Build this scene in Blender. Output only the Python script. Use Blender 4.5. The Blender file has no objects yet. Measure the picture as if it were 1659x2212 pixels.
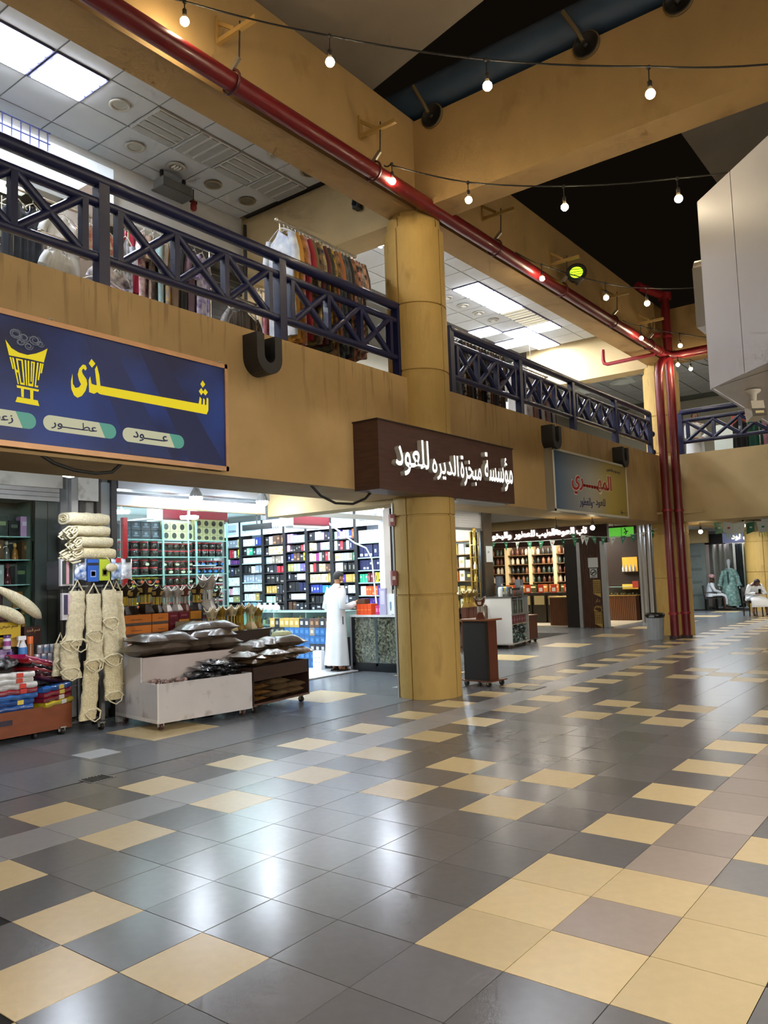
import bpy, math, random
from mathutils import Vector, Matrix
random.seed(7)
SC = bpy.context.scene
COL = SC.collection
# ---------------------------------------------------------------- camera
cam = bpy.data.cameras.new('camera'); cam.sensor_fit = 'HORIZONTAL'; cam.sensor_width = 36.0
cam.lens = 36.0 * 1695.93 / 1659.0; cam.clip_start = 0.05; cam.clip_end = 200
co = bpy.data.objects.new('camera', cam); COL.objects.link(co)
yaw, pit, rol = 0.651717676, 0.0835472337, -0.0343239159
fw = Vector((math.cos(pit)*math.cos(yaw), math.cos(pit)*math.sin(yaw), math.sin(pit)))
r0 = Vector((math.sin(yaw), -math.cos(yaw), 0)); u0 = r0.cross(fw)
rt = math.cos(rol)*r0 + math.sin(rol)*u0; up = -math.sin(rol)*r0 + math.cos(rol)*u0
mw = Matrix((rt, up, -fw)).transposed().to_4x4(); mw.translation = Vector((-3.3936, -1.26, 1.6289))
co.matrix_world = mw; SC.camera = co
# ---------------------------------------------------------------- world, exposure
w = bpy.data.worlds.new('night_sky'); SC.world = w; w.use_nodes = True
w.node_tree.nodes['Background'].inputs[0].default_value = (1.0, 0.72, 0.45, 1)
w.node_tree.nodes['Background'].inputs[1].default_value = 0.004
vs = SC.view_settings; vs.view_transform = 'Standard'; vs.look = 'None'; vs.exposure = 0.0; vs.gamma = 1.0
vs.use_curve_mapping = False
cy = SC.cycles
cy.use_denoising = True; cy.use_adaptive_sampling = True; cy.adaptive_threshold = .12; cy.adaptive_min_samples = 12; cy.max_bounces = 5; cy.diffuse_bounces = 3; cy.glossy_bounces = 2
cy.transmission_bounces = 2; cy.transparent_max_bounces = 8
cy.sample_clamp_indirect = 4.0; cy.caustics_reflective = False; cy.caustics_refractive = False

def lin(c):
    if isinstance(c, str):
        c = c.lstrip('#'); c = [int(c[i:i+2], 16)/255 for i in (0, 2, 4)]
        return tuple(x/12.92 if x <= .04045 else ((x+.055)/1.055)**2.4 for x in c)
    return tuple(c)
# unseen lights added as ambient fill from across the courtyard and behind the camera
def area(name, loc, rot, sx, sy, power, col):
    l = bpy.data.lights.new(name, 'AREA'); l.shape = 'RECTANGLE'; l.size = sx; l.size_y = sy
    l.energy = power; l.color = col
    o = bpy.data.objects.new(name, l); COL.objects.link(o); o.location = loc; o.rotation_euler = rot
    return o
area('arcade_fill', (1, -5.6, 2.9), (math.radians(28), 0, 0), 14, 1.0, 1100, (1, .93, .84))  # fill added to light the floor, its source out of view
area('arcade_fill', (-9.5, 2, 2.9), (0, math.radians(-28), 0), 1.0, 8, 350, (1, .95, .9))
area('gallery_area_light', (2, -9.5, 7.0), (math.radians(62), 0, 0), 16, .5, 420, (1, .9, .76))  # added fill light for the upper beams, no lamp seen there
# gallery shop lamps (ceiling lamps behind the shop fronts)
area('shop_lamp', (4.6, 9.6, 3.0), (0, 0, 0), 3.2, 2.4, 200, (.86, .95, 1))
area('shop_lamp', (7.5, 9.8, 3.0), (0, 0, 0), 1.6, 4.0, 200, (.86, .95, 1))

# ---------------------------------------------------------------- materials
MATS = {}
def M_(name, col, rough=.55, metal=0.0, spec=.5, var=0.0, vscale=6.0, bump=0.0, bscale=40.0, emit=0.0, ecol=None,
       alpha=1.0, col2=None, c2amt=.5, c2scale=3.0, stretch=(1, 1, 1), coat=0.0, sheen=0.0, trans=0.0, rvar=0.0):
    if name in MATS: return MATS[name]
    m = bpy.data.materials.new(name); m.use_nodes = True; nt = m.node_tree; N = nt.nodes; L = nt.links
    p = N['Principled BSDF']; c = lin(col)
    p.inputs['Base Color'].default_value = (*c, 1); p.inputs['Roughness'].default_value = rough
    p.inputs['Metallic'].default_value = metal; p.inputs['Specular IOR Level'].default_value = spec
    p.inputs['Coat Weight'].default_value = coat; p.inputs['Sheen Weight'].default_value = sheen
    p.inputs['Transmission Weight'].default_value = trans
    if emit:
        p.inputs['Emission Color'].default_value = (*(lin(ecol) if ecol else c), 1); p.inputs['Emission Strength'].default_value = emit
    if var or bump or col2 or rvar:
        tc = N.new('ShaderNodeTexCoord'); mp = N.new('ShaderNodeMapping'); mp.inputs['Scale'].default_value = stretch
        L.new(tc.outputs['Object'], mp.inputs['Vector'])
        def noise(sc, det=4):
            n = N.new('ShaderNodeTexNoise'); n.inputs['Scale'].default_value = sc; n.inputs['Detail'].default_value = det
            L.new(mp.outputs[0], n.inputs['Vector']); return n
        src = None
        if col2:
            n = noise(c2scale); rp = N.new('ShaderNodeValToRGB')
            rp.color_ramp.elements[0].position = max(0, .62 - c2amt*.4); rp.color_ramp.elements[1].position = min(1, .78 - c2amt*.2)
            rp.color_ramp.elements[0].color = (*c, 1); rp.color_ramp.elements[1].color = (*lin(col2), 1)
            L.new(n.outputs[0], rp.inputs[0]); src = rp.outputs[0]
        if var:
            n = noise(vscale); mr = N.new('ShaderNodeMapRange'); mr.inputs[1].default_value = .25; mr.inputs[2].default_value = .75
            mr.inputs[3].default_value = 1-var; mr.inputs[4].default_value = 1+var; L.new(n.outputs[0], mr.inputs[0])
            mx = N.new('ShaderNodeMix'); mx.data_type = 'RGBA'; mx.blend_type = 'MULTIPLY'; mx.inputs[0].default_value = 1
            if src: L.new(src, mx.inputs[6])
            else: mx.inputs[6].default_value = (*c, 1)
            L.new(mr.outputs[0], mx.inputs[7]); src = mx.outputs[2]
        if src: L.new(src, p.inputs['Base Color'])
        if rvar:
            n = noise(vscale*1.7); mr = N.new('ShaderNodeMapRange'); mr.inputs[1].default_value = .3; mr.inputs[2].default_value = .7
            mr.inputs[3].default_value = max(.02, rough-rvar); mr.inputs[4].default_value = rough+rvar
            L.new(n.outputs[0], mr.inputs[0]); L.new(mr.outputs[0], p.inputs['Roughness'])
        if bump:
            n = noise(bscale); b = N.new('ShaderNodeBump'); b.inputs['Strength'].default_value = bump; b.inputs['Distance'].default_value = .01
            L.new(n.outputs[0], b.inputs['Height']); L.new(b.outputs[0], p.inputs['Normal'])
    if alpha < 1:
        p.inputs['Alpha'].default_value = alpha
    MATS[name] = m; return m
def glass(name, tint=(.9, .97, .96), gloss=.10, rough=.03):
    if name in MATS: return MATS[name]
    m = bpy.data.materials.new(name); m.use_nodes = True; nt = m.node_tree; N = nt.nodes; L = nt.links
    for n in list(N):
        if n.type == 'BSDF_PRINCIPLED': N.remove(n)
    t = N.new('ShaderNodeBsdfTransparent'); t.inputs[0].default_value = (*tint, 1)
    g = N.new('ShaderNodeBsdfGlossy'); g.inputs['Roughness'].default_value = rough
    lw = N.new('ShaderNodeLayerWeight'); lw.inputs[0].default_value = .5
    pw = N.new('ShaderNodeMath'); pw.operation = 'POWER'; pw.inputs[1].default_value = 4.0; L.new(lw.outputs['Facing'], pw.inputs[0])
    ma = N.new('ShaderNodeMath'); ma.operation = 'MULTIPLY_ADD'; ma.inputs[1].default_value = .55; ma.inputs[2].default_value = gloss*.35; L.new(pw.outputs[0], ma.inputs[0])
    mx = N.new('ShaderNodeMixShader'); L.new(ma.outputs[0], mx.inputs[0])
    L.new(t.outputs[0], mx.inputs[1]); L.new(g.outputs[0], mx.inputs[2]); L.new(mx.outputs[0], N['Material Output'].inputs[0])
    MATS[name] = m; return m
def C_(c, rough=.5, metal=0.0, **k):      # plain coloured material by hex value
    return M_('paint_%s_%d_%d' % (str(c).lstrip('#'), rough*100, metal*100), c, rough, metal, **k)

# ---------------------------------------------------------------- mesh builder
def frame(d):
    d = Vector(d).normalized(); a = Vector((0, 0, 1)) if abs(d.z) < .95 else Vector((1, 0, 0))
    x = d.cross(a).normalized(); y = d.cross(x).normalized(); return x, y
class MB:
    def __init__(s): s.v = []; s.f = []; s.m = []; s.s = []
    def add(s, vs, fs, mi=0, sm=False, mx=None):
        o = len(s.v)
        s.v += [tuple(mx @ Vector(q)) if mx is not None else tuple(q) for q in vs]
        for q in fs: s.f.append(tuple(i+o for i in q)); s.m.append(mi); s.s.append(sm)
        return s
    def box(s, x0, x1, y0, y1, z0, z1, mi=0, mx=None):
        vs = [(x, y, z) for z in (z0, z1) for y in (y0, y1) for x in (x0, x1)]
        return s.add(vs, [(0, 2, 3, 1), (4, 5, 7, 6), (0, 1, 5, 4), (2, 6, 7, 3), (0, 4, 6, 2), (1, 3, 7, 5)], mi, False, mx)
    def cb(s, c, sz, mi=0, rz=0, mx=None):
        m = Matrix.Translation(c) @ Matrix.Rotation(rz, 4, 'Z')
        if mx is not None: m = m @ mx
        a, b, d = sz[0]/2, sz[1]/2, sz[2]/2
        return s.box(-a, a, -b, b, -d, d, mi, m)
    def bar(s, p, q, w_, h=None, mi=0, upv=(0, 0, 1)):      # rectangular bar from p to q
        p, q = Vector(p), Vector(q); h = h or w_; d = (q-p); L = d.length; d.normalize(); u = Vector(upv)
        x = d.cross(u)
        if x.length < 1e-4: x = d.cross(Vector((1, 0, 0)))
        x.normalize(); y = x.cross(d).normalized()
        vs = [tuple(b + x*(i*w_/2) + y*(j*h/2)) for b in (p, q) for j in (-1, 1) for i in (-1, 1)]
        return s.add(vs, [(0, 2, 3, 1), (4, 5, 7, 6), (0, 1, 5, 4), (2, 6, 7, 3), (0, 4, 6, 2), (1, 3, 7, 5)], mi)
    def tube(s, pts, r, n=8, mi=0, caps=True, close=False, sm=True):
        pts = [Vector(q) for q in pts]; rs = r if isinstance(r, (list, tuple)) else [r]*len(pts); vs = []; fs = []
        px = None
        for i, q in enumerate(pts):
            if close: d = pts[(i+1) % len(pts)] - pts[i-1]
            else: d = pts[min(i+1, len(pts)-1)] - pts[max(i-1, 0)]
            if px is None: x, y = frame(d)
            else:
                d = d.normalized(); x = px - d*px.dot(d)
                if x.length < 1e-5: x, _ = frame(d)
                x.normalize(); y = d.cross(x)
            px = x
            vs += [tuple(q + (x*math.cos(2*math.pi*k/n) + y*math.sin(2*math.pi*k/n))*rs[i]) for k in range(n)]
        m = len(pts)
        for i in range(m if close else m-1):
            j = (i+1) % m
            for k in range(n): fs.append((i*n+k, i*n+(k+1) % n, j*n+(k+1) % n, j*n+k))
        s.add(vs, fs, mi, sm)
        if caps and not close:
            s.add(vs[:n], [tuple(range(n))[::-1]], mi); s.add(vs[-n:], [tuple(range(n))], mi)
        return s
    def lathe(s, prof, n=16, mi=0, mx=None, sm=True, caps=True, sx=1, sy=1):
        vs = []; fs = []
        for r, z in prof: vs += [(r*math.cos(2*math.pi*k/n)*sx, r*math.sin(2*math.pi*k/n)*sy, z) for k in range(n)]
        for i in range(len(prof)-1):
            for k in range(n): fs.append((i*n+k, i*n+(k+1) % n, (i+1)*n+(k+1) % n, (i+1)*n+k))
        s.add(vs, fs, mi, sm, mx)
        if caps:
            if prof[0][0] > 1e-5: s.add(vs[:n], [tuple(range(n))[::-1]], mi, False, mx)
            if prof[-1][0] > 1e-5: s.add(vs[-n:], [tuple(range(n))], mi, False, mx)
        return s
    def sph(s, c, r, nu=12, nv=8, mi=0, sc=(1, 1, 1)):
        prof = [(math.sin(math.pi*i/nv), -math.cos(math.pi*i/nv)) for i in range(nv+1)]
        prof[0] = (0.0, -1.0); prof[-1] = (0.0, 1.0)
        return s.lathe(prof, nu, mi, Matrix.Translation(c) @ Matrix.Diagonal((r*sc[0], r*sc[1], r*sc[2], 1)), True, False)
    def prism(s, poly, mx, d, mi=0):            # polygon in local xy, extruded d along local z
        n = len(poly); vs = [(x, y, 0) for x, y in poly] + [(x, y, d) for x, y in poly]
        fs = [tuple(range(n))[::-1], tuple(range(n, 2*n))] + [(i, (i+1) % n, n+(i+1) % n, n+i) for i in range(n)]
        return s.add(vs, fs, mi, False, mx)
    def mesh(s, name, mats):
        me = bpy.data.meshes.new(name); me.from_pydata(s.v, [], s.f)
        for m in (mats if isinstance(mats, (list, tuple)) else [mats]): me.materials.append(m)
        me.polygons.foreach_set('material_index', s.m); me.polygons.foreach_set('use_smooth', s.s); me.update(); return me
    def obj(s, name, mats, parent=None, label=None, cat=None, group=None, kind=None, loc=None, rz=None):
        return link(name, s.mesh(name, mats), parent, label, cat, group, kind, loc, rz)
def link(name, data, parent=None, label=None, cat=None, group=None, kind=None, loc=None, rz=None):
    o = bpy.data.objects.new(name, data); COL.objects.link(o)
    if parent is not None: o.parent = parent
    if label: o['label'] = label
    if cat: o['category'] = cat
    if group: o['group'] = group
    if kind: o['kind'] = kind
    if loc is not None: o.location = loc
    if rz is not None: o.rotation_euler = (0, 0, rz)
    return o
def thing(name, label, cat, loc=(0, 0, 0), rz=0, group=None):
    return link(name, None, None, label, cat, group, None, loc, rz)
def dup(root, loc, rz=0, label=None, group=None, sc=None):
    r = root.copy(); COL.objects.link(r); r.location = loc; r.rotation_euler = (0, 0, rz)
    if sc: r.scale = sc
    if label: r['label'] = label
    if group: r['group'] = group
    for ch in root.children:
        c = ch.copy(); COL.objects.link(c); c.parent = r
        for g in ch.children:
            d = g.copy(); COL.objects.link(d); d.parent = c
    return r
def clean(o, **k):
    for a, b in k.items(): o[a] = b
    return o
# text: Arabic letters joined by hand (presentation forms, right to left)
AF = {'ا':(0xFE8D,0xFE8E),'ب':(0xFE8F,0xFE90,0xFE91,0xFE92),'ة':(0xFE93,0xFE94),'ت':(0xFE95,0xFE96,0xFE97,0xFE98),'ح':(0xFEA1,0xFEA2,0xFEA3,0xFEA4),'خ':(0xFEA5,0xFEA6,0xFEA7,0xFEA8),'د':(0xFEA9,0xFEAA),'ذ':(0xFEAB,0xFEAC),'ر':(0xFEAD,0xFEAE),'ز':(0xFEAF,0xFEB0),'س':(0xFEB1,0xFEB2,0xFEB3,0xFEB4),'ش':(0xFEB5,0xFEB6,0xFEB7,0xFEB8),'ط':(0xFEC1,0xFEC2,0xFEC3,0xFEC4),'ع':(0xFEC9,0xFECA,0xFECB,0xFECC),'ف':(0xFED1,0xFED2,0xFED3,0xFED4),'ق':(0xFED5,0xFED6,0xFED7,0xFED8),'ك':(0xFED9,0xFEDA,0xFEDB,0xFEDC),'ل':(0xFEDD,0xFEDE,0xFEDF,0xFEE0),'م':(0xFEE1,0xFEE2,0xFEE3,0xFEE4),'ن':(0xFEE5,0xFEE6,0xFEE7,0xFEE8),'ه':(0xFEE9,0xFEEA,0xFEEB,0xFEEC),'و':(0xFEED,0xFEEE),'ى':(0xFEEF,0xFEF0),'ي':(0xFEF1,0xFEF2,0xFEF3,0xFEF4),'ؤ':(0xFE85,0xFE86),'ـ':(0x640,0x640,0x640,0x640),'ج':(0xFE9D,0xFE9E,0xFE9F,0xFEA0)}
def ar(s):
    out = []
    for i, ch in enumerate(s):
        if ch not in AF: out.append(ch); continue
        a = AF[ch]; pv = i > 0 and s[i-1] in AF and len(AF[s[i-1]]) == 4; nx = i+1 < len(s) and s[i+1] in AF and len(a) == 4
        out.append(chr(a[(3 if nx else 1) if pv else (2 if nx else 0)]))
    return ''.join(reversed(out))
def text_mesh(body, w_, h, mat, depth=.004, bold=0.0, shear=0.0):
    """letters as a mesh fitted to width w_ and height h, lying in local xy from (0,0)"""
    c = bpy.data.curves.new('lettering', 'FONT'); c.body = body; c.size = 1; c.extrude = .01; c.offset = bold; c.shear = shear; c.resolution_u = 3
    o = bpy.data.objects.new('lettering', c); COL.objects.link(o); bpy.context.view_layer.update()
    me = bpy.data.meshes.new_from_object(o.evaluated_get(bpy.context.evaluated_depsgraph_get()))
    bpy.data.objects.remove(o); bpy.data.curves.remove(c)
    xs = [v.co.x for v in me.vertices]; ys = [v.co.y for v in me.vertices]
    x0, x1, y0, y1 = min(xs), max(xs), min(ys), max(ys)
    for v in me.vertices:
        v.co = ((v.co.x-x0)/(x1-x0)*w_, (v.co.y-y0)/(y1-y0)*h, depth if v.co.z > 0 else 0)
    me.materials.clear(); me.materials.append(mat); return me
def FX(x, y, z):     # local xy -> faces -Y (reads left to right along +X)
    return Matrix(((1, 0, 0, x), (0, 0, -1, y), (0, 1, 0, z), (0, 0, 0, 1)))
def FY(x, y, z):     # local xy -> faces -X (reads left to right along -Y)
    return Matrix(((0, 0, -1, x), (-1, 0, 0, y), (0, 1, 0, z), (0, 0, 0, 1)))
def lettering(name, body, w_, h, mat, mx, parent=None, depth=.004, bold=0.0, shear=0.0, label=None):
    o = link(name, text_mesh(body, w_, h, mat, depth, bold, shear), parent, label)
    o.matrix_local = mx; return o
# ================================================================= STRUCTURE
def wall_mat(name, col, stain='#6b4a22', amt=.15):
    return M_(name, col, .72, var=.10, vscale=1.3, bump=.25, bscale=60, col2=stain, c2amt=amt, c2scale=1.5, stretch=(1.5, 1.5, .9))
TAN = wall_mat('tan_wall_paint', '#ab8b58', '#937240', .06)
TANL = M_('tan_plaster', '#bda678', .75, var=.08, vscale=2, bump=.3, bscale=70)
WHITE = M_('white_paint', '#d9dcdc', .6, var=.03, vscale=3)
CEIL = M_('ceiling_board', '#c9cccf', .8, var=.04, vscale=2.5, bump=.08, bscale=120)
TBAR = C_('#8f9296', .5)
DARK = C_('#15130f', .8)
def px(P):     # photograph pixel of a world point (only to rank floor tiles by size)
    d = Vector(P) - mw.translation; zz = d.dot(fw)
    return (829.5 + 1695.93*d.dot(rt)/zz, 1106 - 1695.93*d.dot(up)/zz, zz)
# ---- floor
def tile_mat(name, col, rough, var=.05):
    m = M_(name, col, rough, var=var, vscale=16, bump=.012, bscale=60, spec=.5)
    nt = m.node_tree; p = nt.nodes['Principled BSDF']; src = p.inputs['Base Color'].links[0].from_socket
    oi = nt.nodes.new('ShaderNodeObjectInfo'); mr = nt.nodes.new('ShaderNodeMapRange'); mr.inputs[3].default_value = .84; mr.inputs[4].default_value = 1.14
    hs = nt.nodes.new('ShaderNodeMix'); hs.data_type = 'RGBA'; hs.blend_type = 'MULTIPLY'; hs.inputs[0].default_value = 1
    nt.links.new(oi.outputs['Random'], mr.inputs[0]); nt.links.new(src, hs.inputs[6]); nt.links.new(mr.outputs[0], hs.inputs[7])
    # speckle of the terrazzo chips
    tc = nt.nodes.new('ShaderNodeTexCoord'); vo = nt.nodes.new('ShaderNodeTexVoronoi'); vo.inputs['Scale'].default_value = 130
    nt.links.new(tc.outputs['Object'], vo.inputs['Vector'])
    rp = nt.nodes.new('ShaderNodeValToRGB'); rp.color_ramp.elements[0].position = .10; rp.color_ramp.elements[0].color = (1.35, 1.35, 1.35, 1)
    rp.color_ramp.elements[1].position = .2; rp.color_ramp.elements[1].color = (1, 1, 1, 1)
    nt.links.new(vo.outputs['Distance'], rp.inputs[0])
    h2 = nt.nodes.new('ShaderNodeMix'); h2.data_type = 'RGBA'; h2.blend_type = 'MULTIPLY'; h2.inputs[0].default_value = .3
    nt.links.new(hs.outputs[2], h2.inputs[6]); nt.links.new(rp.outputs[0], h2.inputs[7]); nt.links.new(h2.outputs[2], p.inputs['Base Color'])
    return m
TM = {'d': tile_mat('tile_charcoal', '#69686b', .24), 'y': tile_mat('tile_ochre', '#d0ba8c', .33, .05),
      'l': tile_mat('tile_pale_grey', '#98989b', .28), 's': tile_mat('tile_warm_grey', '#a2948a', .3), 'g': tile_mat('tile_gallery_grey', '#70757b', .25)}
T = .45
def tcol(i, j):
    if abs(i) <= 1 and abs(j) <= 1: return 's' if (i, j) == (0, 0) else 'y'
    if j == 0: return 's' if i > 0 else 'd'
    if j == 8: return 'l'
    if j in (1, -1) and i % 2 == 1 and i >= 3: return 'y'
    if j in (7, 9) and i % 2 == 1: return 'y'
    di, dj = (i-4) % 8, (j-4) % 8
    if -8 < j < 8 and (di, dj) in ((0, 0), (1, 1), (7, 1), (1, 7), (7, 7)) and j > 1: return 'y'
    if -8 < j < -1 and (di, dj) in ((0, 0), (1, 1), (7, 1), (1, 7), (7, 7)): return 'y'
    return 'd'
floor = MB().box(-12, 34, -14, 16, -.25, -.004).obj('floor', C_('#151413', .9), None, 'grey and ochre tiled floor of the courtyard and arcade', 'floor', None, 'structure')
TME = {}
for k, m in TM.items():
    for sz, nm in ((1, 'a'), (2, 'b')):
        e = T*sz/2 - .0022
        b = MB(); b.add([(-e, -e, -.003), (e, -e, -.003), (e, e, -.003), (-e, e, -.003), (-e, -e, 0), (e, -e, 0), (e, e, 0), (-e, e, 0)],
              [(4, 5, 6, 7), (0, 1, 5, 4), (1, 2, 6, 5), (2, 3, 7, 6), (3, 0, 4, 7)]); TME[k+nm] = b.mesh('floor_tile', m)
cells = []
def seen(x, y, mg=120):
    P = px((x, y, 0)); return P[2] > .4 and -mg < P[0] < 1659+mg and P[1] < 2212+mg
for i in range(-8, 66):
    for j in range(-20, 11):
        x, y = (i+.5)*T, (j+.5)*T
        if seen(x, y): cells.append((px((x, y, 0))[2], x, y, tcol(i, j), 'a'))
for i in range(-6, 60, 2):
    for j in range(11, 30, 2):
        x, y = (i+1)*T, (j+1)*T
        if not seen(x, y): continue
        if y > 7.7 and x < 16.5: continue
        k = 'y' if (j == 13 and (i-4) % 6 == 0) else 'g'
        cells.append((px((x, y, 0))[2]*.62, x, y, k, 'b'))
cells.sort()
for n, (d, x, y, k, s) in enumerate(cells[:300]):
    link('floor_tile', TME[k+s], floor, loc=(x, y, random.uniform(-.0006, .0003)))
rest = MB(); ks = list(TM)
for d, x, y, k, s in cells[300:]:
    e = T*(1 if s == 'a' else 2)/2 - .0015
    rest.add([(x-e, y-e, 0), (x+e, y-e, 0), (x+e, y+e, 0), (x-e, y+e, 0)], [(0, 1, 2, 3)], ks.index(k))
rest.obj('floor_tile', [TM[k] for k in ks], floor, kind='stuff')
MB().box(-3, 16.5, 4.93, 4.955, -.0035, .0008).obj('expansion_joint', C_('#191817', .7), floor)
# hatch covers in the floor
MB().box(.94, 1.29, 5.68, 6.0, 0, .004).obj('floor_hatch', M_('hatch_grey', '#a9adb0', .5, var=.1), None, 'pale square hatch cover in the floor before the white cart', 'hatch')
b = MB().box(.42, .655, 4.82, 5.02, 0, .005)
t = thing('floor_drain', 'square metal floor drain grating left of the dark joint line', 'drain', (.42, 4.82, 0))
MB().box(0, .235, 0, .2, 0, .004).obj('frame', C_('#6d6c69', .5), t)
for k in range(7): MB().box(.02+k*.03, .035+k*.03, .02, .18, .004, .009).obj('bar', C_('#3a3937', .5, .6), t)
t2 = thing('floor_drain', 'square floor drain cover set in the pale tile strip beyond the column', 'drain', (6.6, 3.86, 0))
MB().box(0, .4, 0, .3, 0, .004).obj('frame', C_('#34322f', .5), t2); MB().box(.03, .37, .03, .27, .004, .006).obj('cover', C_('#9b988f', .5), t2)
MB().box(6.05, 6.42, 5.62, 5.9, 0, .004).obj('floor_hatch', M_('hatch_grey', '#a9adb0', .5), None, 'pale hatch cover in the floor left of the round column', 'hatch')

# ---- columns
def column(name, x, y, label, top=6.75, rad=.43):
    zs = []; joints = [1.38, 2.46, 3.57, 4.46, 5.40, 6.52]
    z = 0.0; prof = [(0, rad)]
    for j in joints: prof += [(j-.014, rad), (j-.008, rad-.018), (j+.008, rad-.018), (j+.014, rad if j < 6.5 else rad-.045)]
    prof += [(6.68, rad-.045), (6.685, rad-.09), (top, rad-.09)]
    th = []
    for q in range(4):
        a0 = q*90
        for da in (-1.6, -.9, .9, 1.6, 9, 17, 25, 33, 41, 49, 57, 65, 73, 81): th.append(a0+da)
    n = len(th); b = MB(); vs = []
    for z, r in prof:
        for a in th:
            rr = r - (.022 if abs((a+45) % 90 - 45) < 1.2 else 0)
            vs.append((rr*math.cos(math.radians(a)), rr*math.sin(math.radians(a)), z))
    fs = [(i*n+k, i*n+(k+1) % n, (i+1)*n+(k+1) % n, (i+1)*n+k) for i in range(len(prof)-1) for k in range(n)]
    b.add(vs, fs); o = b.obj(name, COLM, None, label, 'column', None, 'structure', (x, y, 0)); return o
COLM = M_('column_paint', '#b3934f', .7, var=.08, vscale=2.0, bump=.3, bscale=55, col2='#97793f', c2amt=.1, c2scale=2.0, stretch=(2.5, 2.5, 1))
column('column', 5.67, 4.95, 'round tan column with grooves standing behind the dark brown sign')
column('column', 16.47, 4.95, 'round tan column beside the tall red pipes at the corner')
column('column', 27.4, 4.95, 'far tan column behind the man seated with a phone', 3.08, .75)

# ---- balcony fascia, beams, slabs
def S(name, x0, x1, y0, y1, z0, z1, m, label, cat='wall'):
    return MB().box(x0, x1, y0, y1, z0, z1).obj(name, m, None, label, cat, None, 'structure')
def parapet_mat():
    m = M_('parapet_paint', '#ab8b58', .72, var=.10, vscale=1.3, bump=.25, bscale=60, col2='#bb9c68', c2amt=.35, c2scale=.9)
    nt = m.node_tree; N = nt.nodes; L = nt.links; p = N['Principled BSDF']; src = p.inputs['Base Color'].links[0].from_socket
    tc = N.new('ShaderNodeTexCoord'); mp = N.new('ShaderNodeMapping'); mp.inputs['Scale'].default_value = (11, 11, .9); L.new(tc.outputs['Object'], mp.inputs[0])
    n = N.new('ShaderNodeTexNoise'); n.inputs['Scale'].default_value = 1.6; n.inputs['Detail'].default_value = 6; L.new(mp.outputs[0], n.inputs['Vector'])
    r1 = N.new('ShaderNodeMapRange'); r1.inputs[1].default_value = .56; r1.inputs[2].default_value = .66; L.new(n.outputs[0], r1.inputs[0])
    sp = N.new('ShaderNodeSeparateXYZ'); L.new(tc.outputs['Generated'], sp.inputs[0]); r2 = N.new('ShaderNodeMapRange'); r2.inputs[1].default_value = .45; r2.inputs[2].default_value = .95; r2.inputs[4].default_value = .4; L.new(sp.outputs[2], r2.inputs[0])
    mu = N.new('ShaderNodeMath'); mu.operation = 'MULTIPLY'; L.new(r1.outputs[0], mu.inputs[0]); L.new(r2.outputs[0], mu.inputs[1])
    mx = N.new('ShaderNodeMix'); mx.data_type = 'RGBA'; L.new(mu.outputs[0], mx.inputs[0]); L.new(src, mx.inputs[6]); mx.inputs[7].default_value = (*lin('#5c401c'), 1); L.new(mx.outputs[2], p.inputs['Base Color']); return m
S('wall_balcony', -7, 16.2, 4.86, 5.85, 2.73, 4.35, parapet_mat(), 'stained tan balcony parapet band above the shops')
S('wall_far', 16.0, 17.0, -12, 4.9, 2.73, 4.36, TANL, 'plain tan balcony band on the far side of the courtyard')
S('trim_1', -7, 16.3, 4.72, 5.18, 6.75, 8.08, TAN, 'long tan concrete roof beam carrying the red pipe', 'beam')
S('trim_2', 5.42, 5.90, -9, 4.72, 6.75, 8.05, TAN, 'tan concrete cross beam spanning over the courtyard', 'beam')
S('trim_3', 5.42, 5.90, 5.18, 8.25, 6.68, 7.7, TANL, 'tan cross beam in the upper gallery behind the column', 'beam')
S('trim_4', 16.2, 16.7, 5.18, 8.5, 6.68, 8.1, TANL, 'tan cross beam at the far end of the upper gallery', 'beam')
S('trim_5', 16.2, 16.65, -12, 4.72, 6.75, 8.05, TAN, 'tan roof beam along the far side of the courtyard', 'beam')
S('trim_6', 5.42, 5.88, 5.3, 7.8, 2.66, 3.2, TANL, 'pale tan beam over the perfume shop entrance', 'beam')
S('trim_7', 16.3, 16.75, 5.3, 13, 2.86, 3.2, TANL, 'tan beam under the ceiling beyond the red pipes', 'beam')
S('trim_8', 17.0, 24, 4.4, 4.8, 2.7, 3.2, TANL, 'tan ceiling beam beyond the far column', 'beam')
S('floor_upper', -7, 34, 5.85, 14, 4.0, 4.28, C_('#b9b4aa', .5), 'upper gallery floor slab behind the balcony band', 'floor')
S('floor_upper_far', 17, 34, -12, 5.85, 4.0, 4.28, C_('#7d7a74', .6), 'upper gallery floor slab on the far side', 'floor')
S('ceiling_arcade', -7, 16.3, 5.85, 7.9, 3.08, 3.2, CEIL, 'white ceiling of the arcade before the shops', 'ceiling')
S('ceiling_arcade_far', 17, 34, -12, 14, 3.08, 3.2, CEIL, 'pale ceiling of the far arcade', 'ceiling')
S('ceiling_corridor', 12.2, 17, 7.9, 14, 3.08, 3.2, CEIL, 'pale ceiling of the side corridor before the wooden shop', 'ceiling')
S('wall_upper_back', -7, 5.42, 8.27, 8.5, 6.9, 7.75, M_('bulkhead_white', '#cfcfcb', .7, var=.04), 'white bulkhead wall above the upper clothes shops')
S('wall_upper_end', 5.42, 5.9, 8.25, 14, 4.28, 8.0, TANL, 'tan dividing wall between the upper shops')
S('roof_slab', -7, 34, 5.18, 14, 7.78, 7.95, C_('#4a463f', .8), 'roof slab above the upper gallery', 'roof')
S('roof_slab_far', 16.7, 34, -12, 5.18, 7.78, 7.95, C_('#4a463f', .8), 'roof slab above the far upper gallery', 'roof')

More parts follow.
